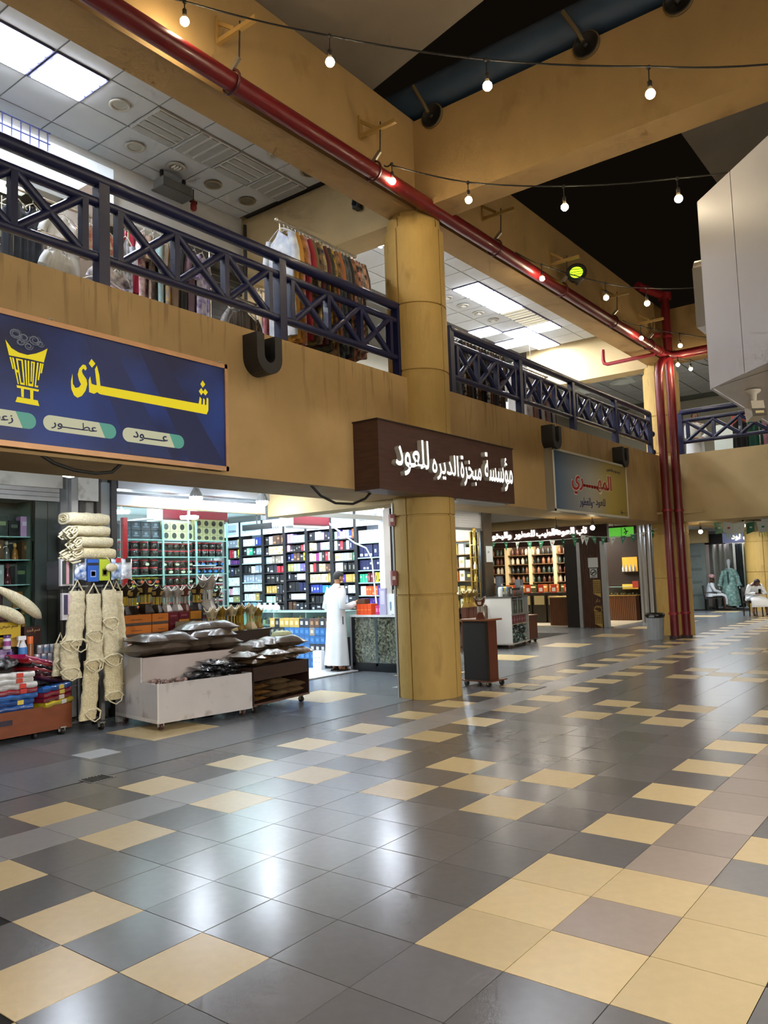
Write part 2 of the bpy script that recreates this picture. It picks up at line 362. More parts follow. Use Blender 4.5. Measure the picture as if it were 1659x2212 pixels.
# ---- upper gallery ceilings: tiles laid in a metal grid
tile = MB().box(-.33, .33, -.32, .32, 0, .015).mesh('ceiling_tile', CEIL)
LAMP = M_('tube_white', '#ffffff', .5, emit=75.0, ecol='#eef4ff'); LAMPW = M_('tube_dim', '#e8e4cf', .5, emit=.35, ecol='#fff6d8')
def ceiling_bay(name, x0, pitch, nx, ys, z, label, skip):
    ce = MB().box(x0-.05, x0+nx*pitch, ys[0], ys[-1], z+.03, z+.06).obj(name, TBAR, None, label, 'ceiling', None, 'structure')
    for i in range(nx):
        for j in range(len(ys)-1):
            if (i, j) in skip: continue
            o = link('ceiling_tile', tile, ce, loc=(x0+(i+.5)*pitch, (ys[j]+ys[j+1])/2, z+.012))
            o.scale = ((pitch-.02)/.66, (ys[j+1]-ys[j]-.02)/.64, 1)
    return ce
Y1 = [5.98, 6.65, 7.33, 7.99, 8.27]; Z1 = 7.7; P1 = .694; X1 = 1.165 - 6*.694
def tube_light(x, y, sx, sy, z, along_x, on, label, group, n=4):
    t = thing('ceiling_light', label, 'ceiling light', (x, y, z), 0, group)
    MB().box(-sx/2, sx/2, -sy/2, sy/2, .0, .03).obj('frame', C_('#55557a', .6) if on != 0 else C_('#d4d4d2', .5), t)
    for k in range(n):
        o = (k-(n-1)/2)
        b = MB()
        if along_x: b.box(-sx*.46, sx*.46, o*sy/n-sy*.34/n, o*sy/n+sy*.34/n, -.012, .001)
        else: b.box(o*sx/n-sx*.34/n, o*sx/n+sx*.34/n, -sy*.46, sy*.46, -.012, .001)
        b.obj('tube', LAMP if on == 1 else (LAMPW if on == 2 else C_('#a4a5a2', .5)), t)
def cell(i, j): return X1+(i+.5)*P1, (Y1[j]+Y1[j+1])/2
skip = set()
for i, ax, on in ((5, True, 1), (6, True, 1), (8, True, 0), (9, False, 0), (10, True, 0), (11, False, 0), (4, True, 1), (2, True, 1)):
    x, y = cell(i, 1); skip.add((i, 1))
    nm = {5: 'left lit', 6: 'right lit'}.get(i)
    lab = ('%s four-tube ceiling light above the balcony near the red pipe' % nm) if nm else ('unlit four-slot ceiling light %s in the upper gallery' % {8: 'nearest the lit pair', 9: 'second from the lit pair', 10: 'third from the lit pair', 11: 'nearest the column'}[i] if on == 0 else 'lit four-tube ceiling light %s of the lit pair' % ('left' if i == 4 else 'far left'))
    tube_light(x, y, P1-.03, .64, Z1-.005, ax, on, lab, 'four-tube lights of the near upper ceiling')
ceiling_bay('ceiling_gallery', X1, P1, 12, Y1, Z1, 'white tiled suspended ceiling of the near upper gallery', skip)
def downlight(x, y, z, label, cfl=False, dark=False, r=.13):
    t = thing('downlight', label, 'downlight', (x, y, z-.012), 0, 'round downlights in the upper ceilings')
    MB().lathe([(r*.7, .01), (r*.72, -.004), (r, -.006), (r*1.03, 0), (r*1.03, .012)], 20, caps=False).obj('ring', C_('#b9b4a6' if not dark else '#8c7d60', .45), t)
    MB().lathe([(0, .006), (r*.72, .006)], 20, caps=False).obj('lens', C_('#a9a79c' if not dark else '#6b6558', .3), t)
    if cfl:
        for k in (-1, 0, 1): MB().tube([(k*.045, -.04, .0), (k*.045, -.04, -.012), (k*.045, .04, -.012), (k*.045, .04, 0)], .014, 6).obj('lamp_tube', C_('#efeeea', .3), t)
for i, j, cf, dk, lab in ((7, 1, 0, 0, 'round downlight beside the lit tube lights'), (8, 2, 0, 0, 'round glass downlight below the first unlit tube light'), (9, 2, 1, 0, 'round downlight with a white compact lamp inside'),
                          (10, 2, 0, 1, 'tarnished round downlight to the right of the grey emergency box'), (11, 2, 0, 1, 'tarnished round downlight nearest the tan cross beam'), (10, 0, 0, 0, 'round downlight partly hidden by the roof beam'), (11, 0, 0, 1, 'round downlight by the roof beam near the column')):
    downlight(*cell(i, j), Z1, lab, cf, dk)
Y2 = [6.02, 6.69, 7.36, 8.03, 8.6]; P2 = .682; X2 = 10.53 - 6*.682
skip = set()
def cell2(i, j): return X2+(i+.5)*P2, (Y2[j]+Y2[j+1])/2
for i, j, on in ((3, 1, 1), (6, 1, 1), (7, 1, 1), (8, 1, 1), (9, 1, 2), (10, 1, 2), (11, 1, 1), (11, 2, 1), (12, 2, 1), (13, 2, 1), (10, 3, 1), (12, 3, 1)):
    x, y = cell2(i, j); skip.add((i, j))
    tube_light(x, y, P2-.03, .65, Z1-.005, False, on, ('dim' if on == 2 else 'bright') + ' four-tube ceiling light beyond the column in the %s ceiling row, %s from the column' % (['', 'outer', 'middle', 'inner'][j], {3: 'first', 6: 'second', 7: 'third', 8: 'fourth', 9: 'fifth', 10: 'sixth', 11: 'seventh', 12: 'eighth', 13: 'ninth'}[i]), 'four-tube lights of the far upper ceiling')
ceiling_bay('ceiling_gallery_far', X2, P2, 14, Y2, Z1, 'white tiled suspended ceiling of the upper gallery beyond the column', skip)
for n, (i, j) in enumerate(((5, 2), (6, 2), (7, 2), (8, 2), (9, 2))):
    downlight(*cell2(i, j), Z1, '%s round downlight from the column in the far upper ceiling' % ['first', 'second', 'third', 'fourth', 'fifth'][n], True)
# lamp fixture hanging behind the clothes rail
t = thing('tube_light', 'open fluorescent fixture with bare tubes behind the clothes rail by the column', 'light', (7.0, 6.75, 7.5))
MB().box(-.5, .5, -.22, .22, .06, .12).obj('tray', C_('#d5d7da', .4), t)
for x in (-.4, .4): MB().tube([(x, 0, .12), (x, 0, .26)], .008, 5).obj('hanger', C_('#5a5a58', .5), t)
for k in range(4): MB().tube([(-.5, -.16+k*.105, .03), (.5, -.16+k*.105, .03)], .025, 8).obj('tube', LAMP, t)

# ---- lower back walls and partitions
S('wall_pillar', 1.92, 2.6, 7.75, 8.2, 0, 3.08, M_('pillar_grey', '#8d8c86', .7, var=.1), 'grey shop pillar behind the loofah stand')
S('wall_shop_left', -3, 2.2, 10.2, 10.4, 0, 3.08, C_('#b9b6ae', .7), 'back wall of the left shop')
S('wall_shop_divider', 2.2, 2.45, 8.0, 12.9, 0, 3.08, WHITE, 'white wall between the two left shops')
S('wall_shop_back', 2.2, 9.0, 12.75, 12.95, 0, 3.3, WHITE, 'white back wall of the perfume shop')
S('ceiling_shop', 2.3, 8.9, 7.95, 12.9, 3.12, 3.25, M_('shop_ceiling', '#e4eef0', .5), 'white ceiling of the perfume shop', 'ceiling')
S('wall_shop_right', 8.98, 9.2, 7.75, 12.9, 0, 3.3, WHITE, 'white side wall behind the perfume shelves')
S('floor_shop', 2.4, 9.0, 7.75, 12.9, -.01, .012, M_('shop_floor', '#d9dde0', .25, var=.05), 'pale tiled floor of the perfume shop', 'floor')
S('wall_corridor', 12.1, 12.3, 7.7, 14, 0, 3.08, C_('#9b9890', .6), 'corridor wall beyond the second perfume shop')
S('wall_arcade_end', 12, 34, 13.6, 13.8, 0, 3.2, TANL, 'tan wall at the end of the side corridor')
S('wall_arcade_far', 30.9, 31.1, -12, 14, 0, 3.2, TANL, 'tan wall behind the far shops')
S('wall_upper_far', 26.0, 26.3, -12, 14, 4.28, 7.8, M_('far_wall_pale', '#c8c4b4', .7), 'pale wall at the back of the far upper gallery')
S('wall_upper_shops', 5.9, 26, 11.5, 11.7, 4.28, 7.8, M_('far_wall_pale', '#c8c4b4', .7), 'pale back wall of the upper shops beyond the column')
S('wall_upper_left', -7, 5.42, 10.5, 10.7, 4.28, 7.8, M_('far_wall_pale', '#c8c4b4', .7), 'pale back wall inside the upper clothes shop')
# ---- fabric roof over the courtyard
def canopy(name, x0, x1, y0, y1, z0, rise, label, col):
    b = MB(); n = 12; vs = []
    for i in range(n+1):
        for j in range(n+1):
            u, v = i/n, j/n; y = y0+(y1-y0)*v
            vs.append((x0+(x1-x0)*u, y, z0 + rise*v + .35*abs(math.sin(u*math.pi*3))*0 - .5*math.sin(u*math.pi)*math.sin(v*math.pi)*.6))
    fs = [(i*(n+1)+j, (i+1)*(n+1)+j, (i+1)*(n+1)+j+1, i*(n+1)+j+1) for i in range(n) for j in range(n)]
    b.add(vs, fs, 0, True); return b.obj(name, M_(name+'_cloth', col, .9, var=.12, vscale=.8), None, label, 'canopy', None, 'structure')
canopy('canopy_near', -12, 5.35, 5.4, -9, 8.75, 3.4, 'brown fabric roof stretched over the near courtyard', '#b3a590')
canopy('canopy_far', 6.2, 16.2, 2.6, -9, 9.6, 2.0, 'dark fabric roof stretched over the far courtyard', '#847d74')
# ================================================================= UPPER HARDWARE
def part(b, name, mats, parent):            # geometry given in world coordinates under an unrotated Empty
    l = parent.location; p_ = parent
    while p_.parent: p_ = p_.parent; l = l + p_.location
    b.v = [(x-l[0], y-l[1], z-l[2]) for x, y, z in b.v]
    return b.obj(name, mats, parent)
NAVY = M_('navy_enamel', '#10173d', .4, var=.15, vscale=4, coat=.1)
def rail_run(label, axis, fixed, posts, z0, end_flange=None, bars=3):
    P = (lambda s, z, o=0: (s, fixed+o, z)) if axis == 'x' else (lambda s, z, o=0: (fixed+o, s, z))
    c0 = P(posts[0], z0)
    t = thing('balcony_railing', label, 'railing', c0)
    zt, zm, zb = z0+1.03, z0+.82, z0+.30
    part(MB().tube([P(posts[0], zt), P(posts[-1], zt)], .066, 14), 'top_rail', NAVY, t)
    for s in posts: part(MB().bar(P(s, z0), P(s, zt), .11), 'post', NAVY, t)
    for a, b in zip(posts, posts[1:]):
        part(MB().tube([P(a, zm), P(b, zm)], .046, 10), 'middle_rail', NAVY, t)
        part(MB().tube([P(a, zb), P(b, zb)], .046, 10), 'bottom_rail', NAVY, t)
        e = (b-a)*.078; w_ = ((b-a)-2*e)/bars
        for k in range(bars+1):
            s = a+e+k*w_; part(MB().bar(P(s, zb), P(s, zm), .08, .06), 'upright', NAVY, t)
        for k in range(bars):
            s = a+e+k*w_
            part(MB().tube([P(s+.03, zb+.02), P(s+w_-.03, zm-.02)], .042, 8), 'diagonal_bar', NAVY, t)
            part(MB().tube([P(s+.03, zm-.02), P(s+w_-.03, zb+.02)], .042, 8), 'diagonal_bar', NAVY, t)
    for s, sg, zz in (end_flange or []):
        part(MB().tube([P(s, zz), P(s+sg*.2, zz)], .03, 10), 'wall_tie', NAVY, t)
        part(MB().tube([P(s+sg*.12, zz), P(s+sg*.17, zz)], .075, 14), 'flange', NAVY, t)
    return t
rail_run('navy railing with crossed bars above the blue sign', 'x', 5.0, [-4.0, -1.68, .65, 2.97, 5.25], 4.35, [(5.25, 1, 4.9), (5.25, 1, 4.45)])
rail_run('navy railing with crossed bars between the two columns', 'x', 5.0, [6.6, 8.83, 11.05, 13.28, 15.55], 4.35, [(15.55, 1, 4.9), (15.55, 1, 4.45)])
rail_run('navy railing with crossed bars on the far side of the courtyard', 'y', 16.1, [4.42, 2.3, .1, -2.1], 4.36)

# ---- red fire pipes
RED = M_('red_enamel', '#680f14', .38, var=.12, vscale=5, coat=.1)
REDD = M_('red_enamel_worn', '#8f2026', .4, var=.2, vscale=9)
t = thing('fire_pipe', 'long red fire pipe hung along the roof beam and down beside the column', 'pipe', (15.35, 4.55, 0))
part(MB().tube([(-7, 4.52, 6.76), (15.25, 4.52, 6.76)], .1, 18), 'main_pipe', RED, t)
part(MB().tube([(15.25, 4.52, 6.76), (15.45, 4.48, 6.74), (15.57, 4.38, 6.72), (15.57, 4.2, 6.7), (15.57, .2, 6.7), (15.57, -9, 6.7)], .1, 18), 'cross_pipe', RED, t)
part(MB().tube([(15.22, 4.6, 0), (15.22, 4.6, 5.95), (15.23, 4.59, 6.25), (15.28, 4.56, 6.48), (15.40, 4.5, 6.62), (15.5, 4.46, 6.7)], .095, 18), 'riser', RED, t)
part(MB().tube([(15.57, 4.44, 0), (15.57, 4.44, 8.2)], .1, 18), 'riser', RED, t)
part(MB().tube([(15.57, 4.44, 8.1), (15.57, 4.44, 8.25)], .15, 18), 'flange', REDD, t)
part(MB().tube([(15.57, 4.44, 8.2), (15.3, 4.6, 8.25), (14.6, 4.75, 8.25)], .1, 14), 'elbow', REDD, t)
part(MB().tube([(14.9, 4.55, 6.64), (14.9, 5.7, 6.62), (14.9, 5.78, 6.66), (14.9, 5.8, 6.74), (14.9, 5.8, 7.0)], .045, 10), 'branch_pipe', REDD, t)
for x in (14.55, 15.0, 15.15): part(MB().tube([(x, 4.52, 6.76), (x+.05, 4.52, 6.76)], .112, 18), 'coupling', REDD, t)
for x, y in ((15.22, 4.6), (15.57, 4.44)):
    for z in (.55, 2.95, 7.15): part(MB().tube([(x, y, z), (x, y, z+.05)], .118, 16), 'clamp', REDD, t)
    part(MB().tube([(x, y, 0), (x, y, .06)], .13, 16), 'foot_flange', C_('#3a2a28', .6), t)
for sg, yy in ((1, 4.6), (-1, 4.44)):
    part(MB().box(15.3 if sg > 0 else 15.6, 15.36 if sg > 0 else 15.66, yy-(.0 if sg > 0 else .55), yy+(.55 if sg > 0 else 0), 2.90, 2.95), 'wall_strap', TANL, t)
part(MB().tube([(15.57, 3.3, 6.62), (15.5, 3.15, 6.4), (15.7, 2.9, 6.4)], .06, 10), 'branch_pipe', REDD, t)
BRK = M_('bracket_tan', '#a8874c', .6)
for n, x in enumerate((1.85, 4.2, 7.3, 9.75, 12.2, 14.4)):
    o = ['first', 'second', 'third', 'fourth', 'fifth', 'sixth'][n]
    t = thing('pipe_bracket', '%s triangular pipe bracket from the left on the roof beam' % o, 'bracket', (x, 4.72, 7.28), 0, 'triangular brackets holding the red pipe')
    part(MB().box(x-.03, x+.03, 4.69, 4.72, 7.25, 7.56), 'plate', BRK, t)
    part(MB().bar((x, 4.70, 7.28), (x, 4.14, 7.28), .05, .05), 'arm', BRK, t)
    part(MB().bar((x, 4.70, 7.49), (x, 4.46, 7.31), .04, .04), 'brace', BRK, t)
    part(MB().tube([(x, 4.38, 7.36), (x, 4.40, 6.98)], .009, 6), 'rod', C_('#2c2620', .6), t)
    ring = [(x, 4.52+.125*math.cos(a*math.pi/8), 6.76+.125*math.sin(a*math.pi/8)) for a in range(16)]
    part(MB().tube(ring, .014, 6, close=True), 'ring_clamp', C_('#4a1517', .5), t)
    part(MB().bar((x, 4.40, 6.98), (x, 4.52, 6.88), .03, .05), 'hook', C_('#8d8678', .4, .6), t)

# ---- string lights
BULB = M_('bulb_warm', '#fff2d0', .4, emit=260.0, ecol=(1.0, .82, .54)); SOCK = C_('#2a251f', .6); WIRE = C_('#221f1b', .7); CLR = M_('bulb_neck', '#d9c79a', .3)
def cat_pts(a, b, sag, n=7):
    a, b = Vector(a), Vector(b); return [a.lerp(b, i/n) - Vector((0, 0, sag*4*(i/n)*(1-i/n))) for i in range(n+1)]
bulb_me = {}
def bulb_parts(t, q, top, r=.043, dead=False):
    l = t.location; q = Vector(q) - l; top = Vector(top) - l
    h = r
    if not dead:
        o = MB().sph((0, 0, 0), r, 14, 10).obj('bulb', BULB, t, loc=q)
        MB().lathe([(r*.75, r*.62), (r*.5, r*1.25), (r*.42, r*1.5)], 10, caps=False).obj('neck', CLR, o)
        MB().lathe([(r*.46, r*1.45), (r*.5, r*2.7), (r*.25, r*3.0)], 10).obj('socket', SOCK, o)
    MB().tube([q + Vector((0, 0, r*2.9)), q.lerp(top, .6) + Vector((.006, .006, 0)), top], .006, 5).obj('drop_wire', WIRE, t)
    MB().sph(top, .022, 8, 6).obj('wire_clip', WIRE, t)
def string_light(label, wire, bulbs, sag=.02, r=.043):
    t = thing('string_light', label, 'string light', wire[0])
    pts = []
    for a, b in zip(wire, wire[1:]): pts += cat_pts(a, b, sag, 5)[:-1]
    pts.append(Vector(wire[-1])); part(MB().tube(pts, .009, 5), 'wire', WIRE, t)
    for k, q in enumerate(bulbs):
        top = min(wire, key=lambda w_: (w_[0]-q[0])**2 + (w_[1]-q[1])**2); bulb_parts(t, q, (q[0], q[1], top[2]), r)
string_light('nearest string of warm bulbs crossing over the courtyard', [(.95, 4.62, 7.28), (1.16, 4.41, 7.18), (1.95, 3.28, 6.74), (2.69, 2.03, 6.33), (3.45, .81, 6.12), (4.0, -.06, 6.04), (4.6, -1.2, 6.0), (5.0, -2.4, 6.05), (5.4, -3.6, 6.15)], [(1.17, 4.41, 6.98), (1.96, 3.28, 6.48), (2.7, 2.03, 6.08), (3.47, .81, 5.87), (4.62, -1.2, 5.75), (5.4, -3.6, 5.9)])
string_light('string of warm bulbs tied to the red pipe left of the column', [(4.48, 4.55, 6.96), (4.47, 4.45, 6.93), (4.65, 3.42, 6.41), (4.91, 2.3, 6.08), (5.21, 1.11, 5.88), (5.45, .2, 5.81)], [(4.47, 4.42, 6.70), (4.66, 3.42, 6.19), (4.92, 2.3, 5.83), (5.22, 1.11, 5.65)])
string_light('string of warm bulbs passing below the green floodlight', [(8.2, 4.62, 7.0), (8.57, 4.34, 6.82), (8.77, 3.33, 6.29), (8.79, 2.68, 6.05), (8.93, 1.85, 5.89), (9.1, .75, 5.8)], [(8.58, 4.34, 6.58), (8.78, 3.33, 6.05), (8.8, 2.68, 5.8)])
string_light('string of warm bulbs before the tall red riser', [(12.84, 4.53, 6.94), (13.27, 4.3, 6.87), (13.28, 3.5, 6.53), (13.31, 2.67, 6.26), (13.3, 1.5, 6.1)], [(13.28, 4.3, 6.6), (13.29, 3.5, 6.27)])
string_light('short string of warm bulbs under the far red cross pipe', [(15.15, 4.35, 6.62), (15.3, 4.16, 6.57), (15.28, 3.87, 6.44), (15.34, 3.34, 6.19), (15.4, 2.5, 6.1)], [(15.31, 4.16, 6.39), (15.29, 3.87, 6.23)])
string_light('string of warm bulbs under the arcade before the wooden shop', [(8.87, 5.72, 2.52), (9.4, 5.35, 2.5), (10.15, 4.84, 2.54), (10.91, 4.33, 2.67), (11.56, 3.8, 2.76)], [(10.16, 4.84, 2.41), (10.92, 4.33, 2.53)], r=.036) if 0 else None
# unseen continuation of the festoon, added for ambient light, over the rest of the courtyard (behind and beside the camera)
string_light('unseen string of warm bulbs added over the courtyard beside the viewer', [(-6.5, 4.6, 7.1), (-5.5, 2, 6.4), (-4.5, -1.5, 6.2), (-3.5, -5, 6.5)], [(-5.5, 2, 6.15), (-4.5, -1.5, 5.95), (-3.5, -5, 6.3)])

# ---- green floodlight on the beam
t = thing('flood_light', 'round green floodlight fixed to the pipe beyond the column', 'floodlight', (10.05, 4.34, 6.88))
mx = Matrix.Translation((0, 0, .22)) @ Matrix.Rotation(math.radians(-70), 4, 'Z') @ Matrix.Rotation(math.radians(75), 4, 'X')
MB().lathe([(.10, -.12), (.17, -.06), (.19, 0), (.19, .04)], 20, mx=mx).obj('housing', C_('#3f3d36', .5), t)
MB().lathe([(0, .045), (.12, .04), (.165, .03)], 20, mx=mx, caps=False).obj('lens', M_('lens_green', '#c9ff30', .3, emit=1.6, ecol='#b8f02a'), t)
MB().lathe([(.165, .045), (.19, .05), (.19, .03)], 20, mx=mx, caps=False).obj('rim', C_('#26241f', .5), t)
for k in (-.07, 0, .07): MB().tube([mx @ Vector((-.16, k, .055)), mx @ Vector((.16, k*.6, .055))], .005, 5).obj('guard_wire', SOCK, t)
MB().bar((0, 0, 0), (0, 0, .12), .05, .03).obj('stirrup', C_('#3f3d36', .5), t)

# ---- navy steel roof beam with round end caps on the cross beam
t = thing('roof_steel', 'dark navy steel tube lying on top of the concrete cross beam', 'steel beam', (5.6, 4.9, 8.08))
part(MB().tube([(5.62, 5.2, 8.42), (5.62, -9, 8.42)], .27, 20), 'tube', M_('steel_navy', '#33465c', .5, var=.1), t)
for y in (4.62, 2.35, .1, -2.1):
    b = MB(); b.tube([(5.36, y+.02, 8.52), (5.345, y-.06, 8.36), (5.36, y-.14, 8.2), (5.385, y-.2, 8.05)], [.03, .03, .028, .025], 8); part(b, 'lug', C_('#6b5d40', .6), t)
for n, y in enumerate((4.38, 2.12, 1.02, -.1)):
    z = 8.0 if n < 2 else 8.02
    t2 = thing('beam_end_cap', ['dark round cap on the cross beam nearest the column', 'dark round cap on the cross beam, second from the column', 'dark round cap on the cross beam, third from the column', 'dark round cap on the cross beam at the right edge of view'][n], 'beam cap', (5.42, y, z), 0, 'round caps on the cross beam')
    mx = Matrix.Rotation(math.radians(-90), 4, 'Y')
    MB().lathe([(.16, 0), (.16, .03), (.14, .035), (.14, .02), (0, .02)], 24, mx=mx).obj('disc', C_('#1a1712', .5), t2)
    MB().lathe([(.15, .0), (.175, .0), (.175, .02), (.15, .025)], 24, mx=mx, caps=False).obj('rim', C_('#6b5730', .6), t2)
    MB().sph((-.03, 0, -.01), .04, 10, 6).obj('bolt', C_('#0e0c0a', .4), t2)

# ---- black U-shaped holders on the parapet
def u_holder(x, z, label, s=.185, y=4.86):
    t = thing('u_shaped_holder', label, 'wall fixture', (x, y, z), 0, 'black holders on the parapet')
    n = 12; out = [(-s, .16)] + [(-s*math.cos(math.pi*k/n), -.08 - s*math.sin(math.pi*k/n)) for k in range(n+1)] + [(s, .16)]
    i = s*.42; inn = [(i, .16)] + [(i*math.cos(math.pi*k/n), -.06 - i*1.1*math.sin(math.pi*k/n)) for k in range(n+1)] + [(-i, .16)]
    b = MB(); po = out; pi_ = inn[::-1]; m = len(po); vs = []
    for yy in (0, -.22): vs += [(a, yy, c) for a, c in po] + [(a, yy, c) for a, c in pi_]
    fs = []
    for k in range(m-1):
        fs += [(2*m+k, 2*m+k+1, 3*m+k+1, 3*m+k), (k+1, k, m+k, m+k+1), (k, k+1, 2*m+k+1, 2*m+k), (m+k+1, m+k, 3*m+k, 3*m+k+1)]
    fs += [(0, 2*m, 3*m, m), (m-1, 2*m-1, 4*m-1, 3*m-1)]
    b.add(vs, fs); b.obj('shell', M_('holder_black', '#23211f', .55, var=.2), t)
    MB().box(-i, i, -.04, -.002, -.1, .14).obj('back_plate', DARK, t)
    return t
u_holder(2.43, 4.1, 'black U-shaped holder under the railing left of the column')
u_holder(9.5, 4.07, 'black U-shaped holder above the left end of the blue and gold sign')
u_holder(12.85, 4.05, 'black U-shaped holder above the right end of the blue and gold sign')

# ---- blue shop sign
t = thing('shop_sign', 'blue sign with yellow incense burner and yellow Arabic letters', 'sign', (-1.6, 4.86, 2.78))
BLUE = M_('sign_blue', '#0d1a4c', .3, var=.2, vscale=1.2, col2='#1c3f92', c2amt=.5, c2scale=.9)
YEL = M_('sign_yellow', '#f0e010', .5, emit=.22); TEAL = C_('#5fb9ad', .4); PILL = C_('#dfe8cf', .4); INK = C_('#1b2156', .5)  # yellow print glows a little, emission added to keep it pure under warm light
part(MB().box(-1.9, 1.92, 4.78, 4.86, 2.78, 3.84), 'box', BLUE, t)
COP = M_('sign_copper', '#c79a72', .35, metal=.6, var=.1)
for bx_ in ((-1.9, 1.94, 4.765, 4.79, 3.815, 3.86), (-1.9, 1.94, 4.765, 4.79, 2.76, 2.805), (1.905, 1.945, 4.765, 4.79, 2.76, 3.86)): part(MB().box(*bx_), 'frame_strip', COP, t)
for s0, s1, hh in ((.35, 1.25, .4), (.9, 1.9, .55)):      # printed diagonal bands
    part(MB().prism([(s0, 3.80), (s0+.25, 3.80), (s1, 2.82), (s1-.45, 2.82)], Matrix(((1, 0, 0, 0), (0, 0, -1, 4.7798), (0, 1, 0, 0), (0, 0, 0, 1))), .0006), 'printed_band', C_('#142a68' if hh < .5 else '#101f55', .35), t)
def flat(poly, m, name, y=4.7785, d=.002): part(MB().prism(poly, Matrix(((1, 0, 0, 0), (0, 0, -1, y), (0, 1, 0, 0), (0, 0, 0, 1))), d), name, m, t)
YA = [(.226,3.444),(.212,3.376),(.215,3.314),(.239,3.262),(.272,3.245),(.313,3.268),(.347,3.318),(.365,3.378),(.357,3.421),(.32,3.465),(.313,3.489),(.327,3.511),(.348,3.496),(.361,3.518),(.348,3.543),(.323,3.545),(.29,3.504),(.275,3.45),(.286,3.402),(.306,3.368),(.286,3.339),(.252,3.327),(.229,3.36)]
DH = [(.378,3.419),(.392,3.453),(.405,3.392),(.438,3.385),(.456,3.388),(.438,3.526),(.457,3.562),(.48,3.483),(.491,3.388),(1.573,3.399),(1.588,3.471),(1.61,3.453),(1.605,3.398),(1.623,3.398),(1.632,3.464),(1.65,3.452),(1.649,3.399),(1.667,3.402),(1.674,3.474),(1.696,3.471),(1.693,3.349),(1.67,3.306),(.501,3.312),(.48,3.315),(.461,3.327),(.43,3.306),(.382,3.313)]
flat(YA[::-1], YEL, 'letter'); flat(DH[::-1], YEL, 'letter')
for d_ in ([(.406,3.61),(.443,3.576),(.41,3.534),(.378,3.566)], [(1.626,3.641),(1.66,3.608),(1.626,3.568),(1.598,3.601)], [(1.608,3.562),(1.636,3.526),(1.607,3.489),(1.577,3.525)], [(1.657,3.563),(1.69,3.532),(1.658,3.494),(1.627,3.524)]): flat(d_[::-1], YEL, 'letter_dot')
flat([(-.351,3.614),(-.301,3.554),(-.241,3.531),(-.169,3.526),(-.096,3.554),(-.04,3.586),(.002,3.616),(-.03,3.492),(-.169,3.495),(-.32,3.492)][::-1], YEL, 'logo_bowl')
def lerp(a, b, u): return a+(b-a)*u
for k, (u0_, u1_, z0_, z1_) in enumerate(((0, .045, .0, .45), (.07, .12, 0, 1), (.12, .19, .45, .55), (.18, .23, 0, 1), (.23, .38, 0, .06), (.33, .38, 0, 1), (.23, .38, .92, 1), (.43, .48, 0, 1), (.52, .57, 0, 1), (.57, .74, .9, 1), (.62, .66, 0, .82), (.69, .74, 0, 1), (.62, .74, 0, .06), (.8, .85, 0, 1), (.89, .94, 0, .7), (.955, 1, 0, .4), (.8, .95, .93, 1))):
    def pt(u, v): return (lerp(lerp(-.316, -.262, v), lerp(-.031, -.07, v), u), lerp(3.48, 3.273, v))
    flat([pt(u0_, z1_), pt(u1_, z1_), pt(u1_, z0_), pt(u0_, z0_)], YEL, 'logo_bar')
for q in ([(-.258,3.262),(-.07,3.256),(-.076,3.239),(-.254,3.242)], [(-.222,3.244),(-.198,3.244),(-.198,3.171),(-.218,3.172)], [(-.146,3.243),(-.119,3.243),(-.119,3.166),(-.144,3.167)], [(-.252,3.168),(-.082,3.166),(-.067,3.121),(-.266,3.125)]): flat(q[::-1], YEL, 'logo_base')
SMK = C_('#7d8699', .6)
for cx, cz, a0, r0, r1, tn in ((-.27, 3.68, 0, .02, .055, 2.2), (-.2, 3.66, 2, .015, .05, 1.8), (-.11, 3.66, 1, .015, .055, 2.0), (-.16, 3.6, 3, .01, .04, 1.6), (-.06, 3.64, 4, .01, .035, 1.4), (-.23, 3.62, 5, .01, .04, 1.5)):
    pts = [(cx + lerp(r0, r1, k/22)*math.cos(a0+k/22*tn*6.28), 4.778, cz + lerp(r0, r1, k/22)*math.sin(a0+k/22*tn*6.28)*.8) for k in range(23)]
    part(MB().tube(pts, [.003+.006*math.sin(k/22*3.14) for k in range(23)], 4), 'logo_smoke', SMK, t)
def pill(x0, x1, z, txt, tw, r=.065):
    n = 10; L_ = [(x0+r-r*math.cos(-math.pi/2+math.pi*k/n)*1, z-r*math.sin(-math.pi/2+math.pi*k/n)*-1) for k in range(n+1)]
    lf = [(x0+r-r*math.sin(math.pi*k/n), z+r*math.cos(math.pi*k/n)) for k in range(n+1)]
    rg = [(x1-r+r*math.sin(math.pi*k/n), z-r*math.cos(math.pi*k/n)) for k in range(n+1)]
    flat(lf + rg, PILL, 'pill')
    xm = x1-.15; flat([(xm-.02, z+r), (xm+.04, z-r)] + rg, TEAL, 'pill_end', 4.7765, .001)
    lettering('pill_text', ar(txt), tw, .085, INK, FX(xm-.04-tw+1.6, 4.775-4.86, z-.045-2.78), t, .002, .01)
pill(-.035, .645, 2.995, 'عطـــــور', .42); pill(.71, 1.388, 2.99, 'عـــــود', .38); pill(-.75, -.095, 2.985, 'زعفـــران', .4)
for x in (.02, 1.86): part(MB().tube([(x, 4.83, 3.84), (x+.02, 4.83, 3.89), (x+.06, 4.84, 3.9), (x+.09, 4.85, 3.84)], .006, 5), 'hanging_wire', C_('#b9b0a0', .5), t)
def loop_cable(name, pts, label, r=.016):
    p_ = []
    for a, b in zip(pts, pts[1:]): p_ += [Vector(a).lerp(Vector(b), k/3) for k in range(3)]
    p_.append(Vector(pts[-1])); c = MB().tube(p_, r, 6); c.obj(name, C_('#1d1b18', .6), None, label, 'cable')
loop_cable('cable', [(.0, 4.9, 2.75), (.12, 4.88, 2.68), (.3, 4.87, 2.635), (.5, 4.87, 2.625), (.66, 4.87, 2.65), (.76, 4.88, 2.73)], 'black cable looping below the blue sign')
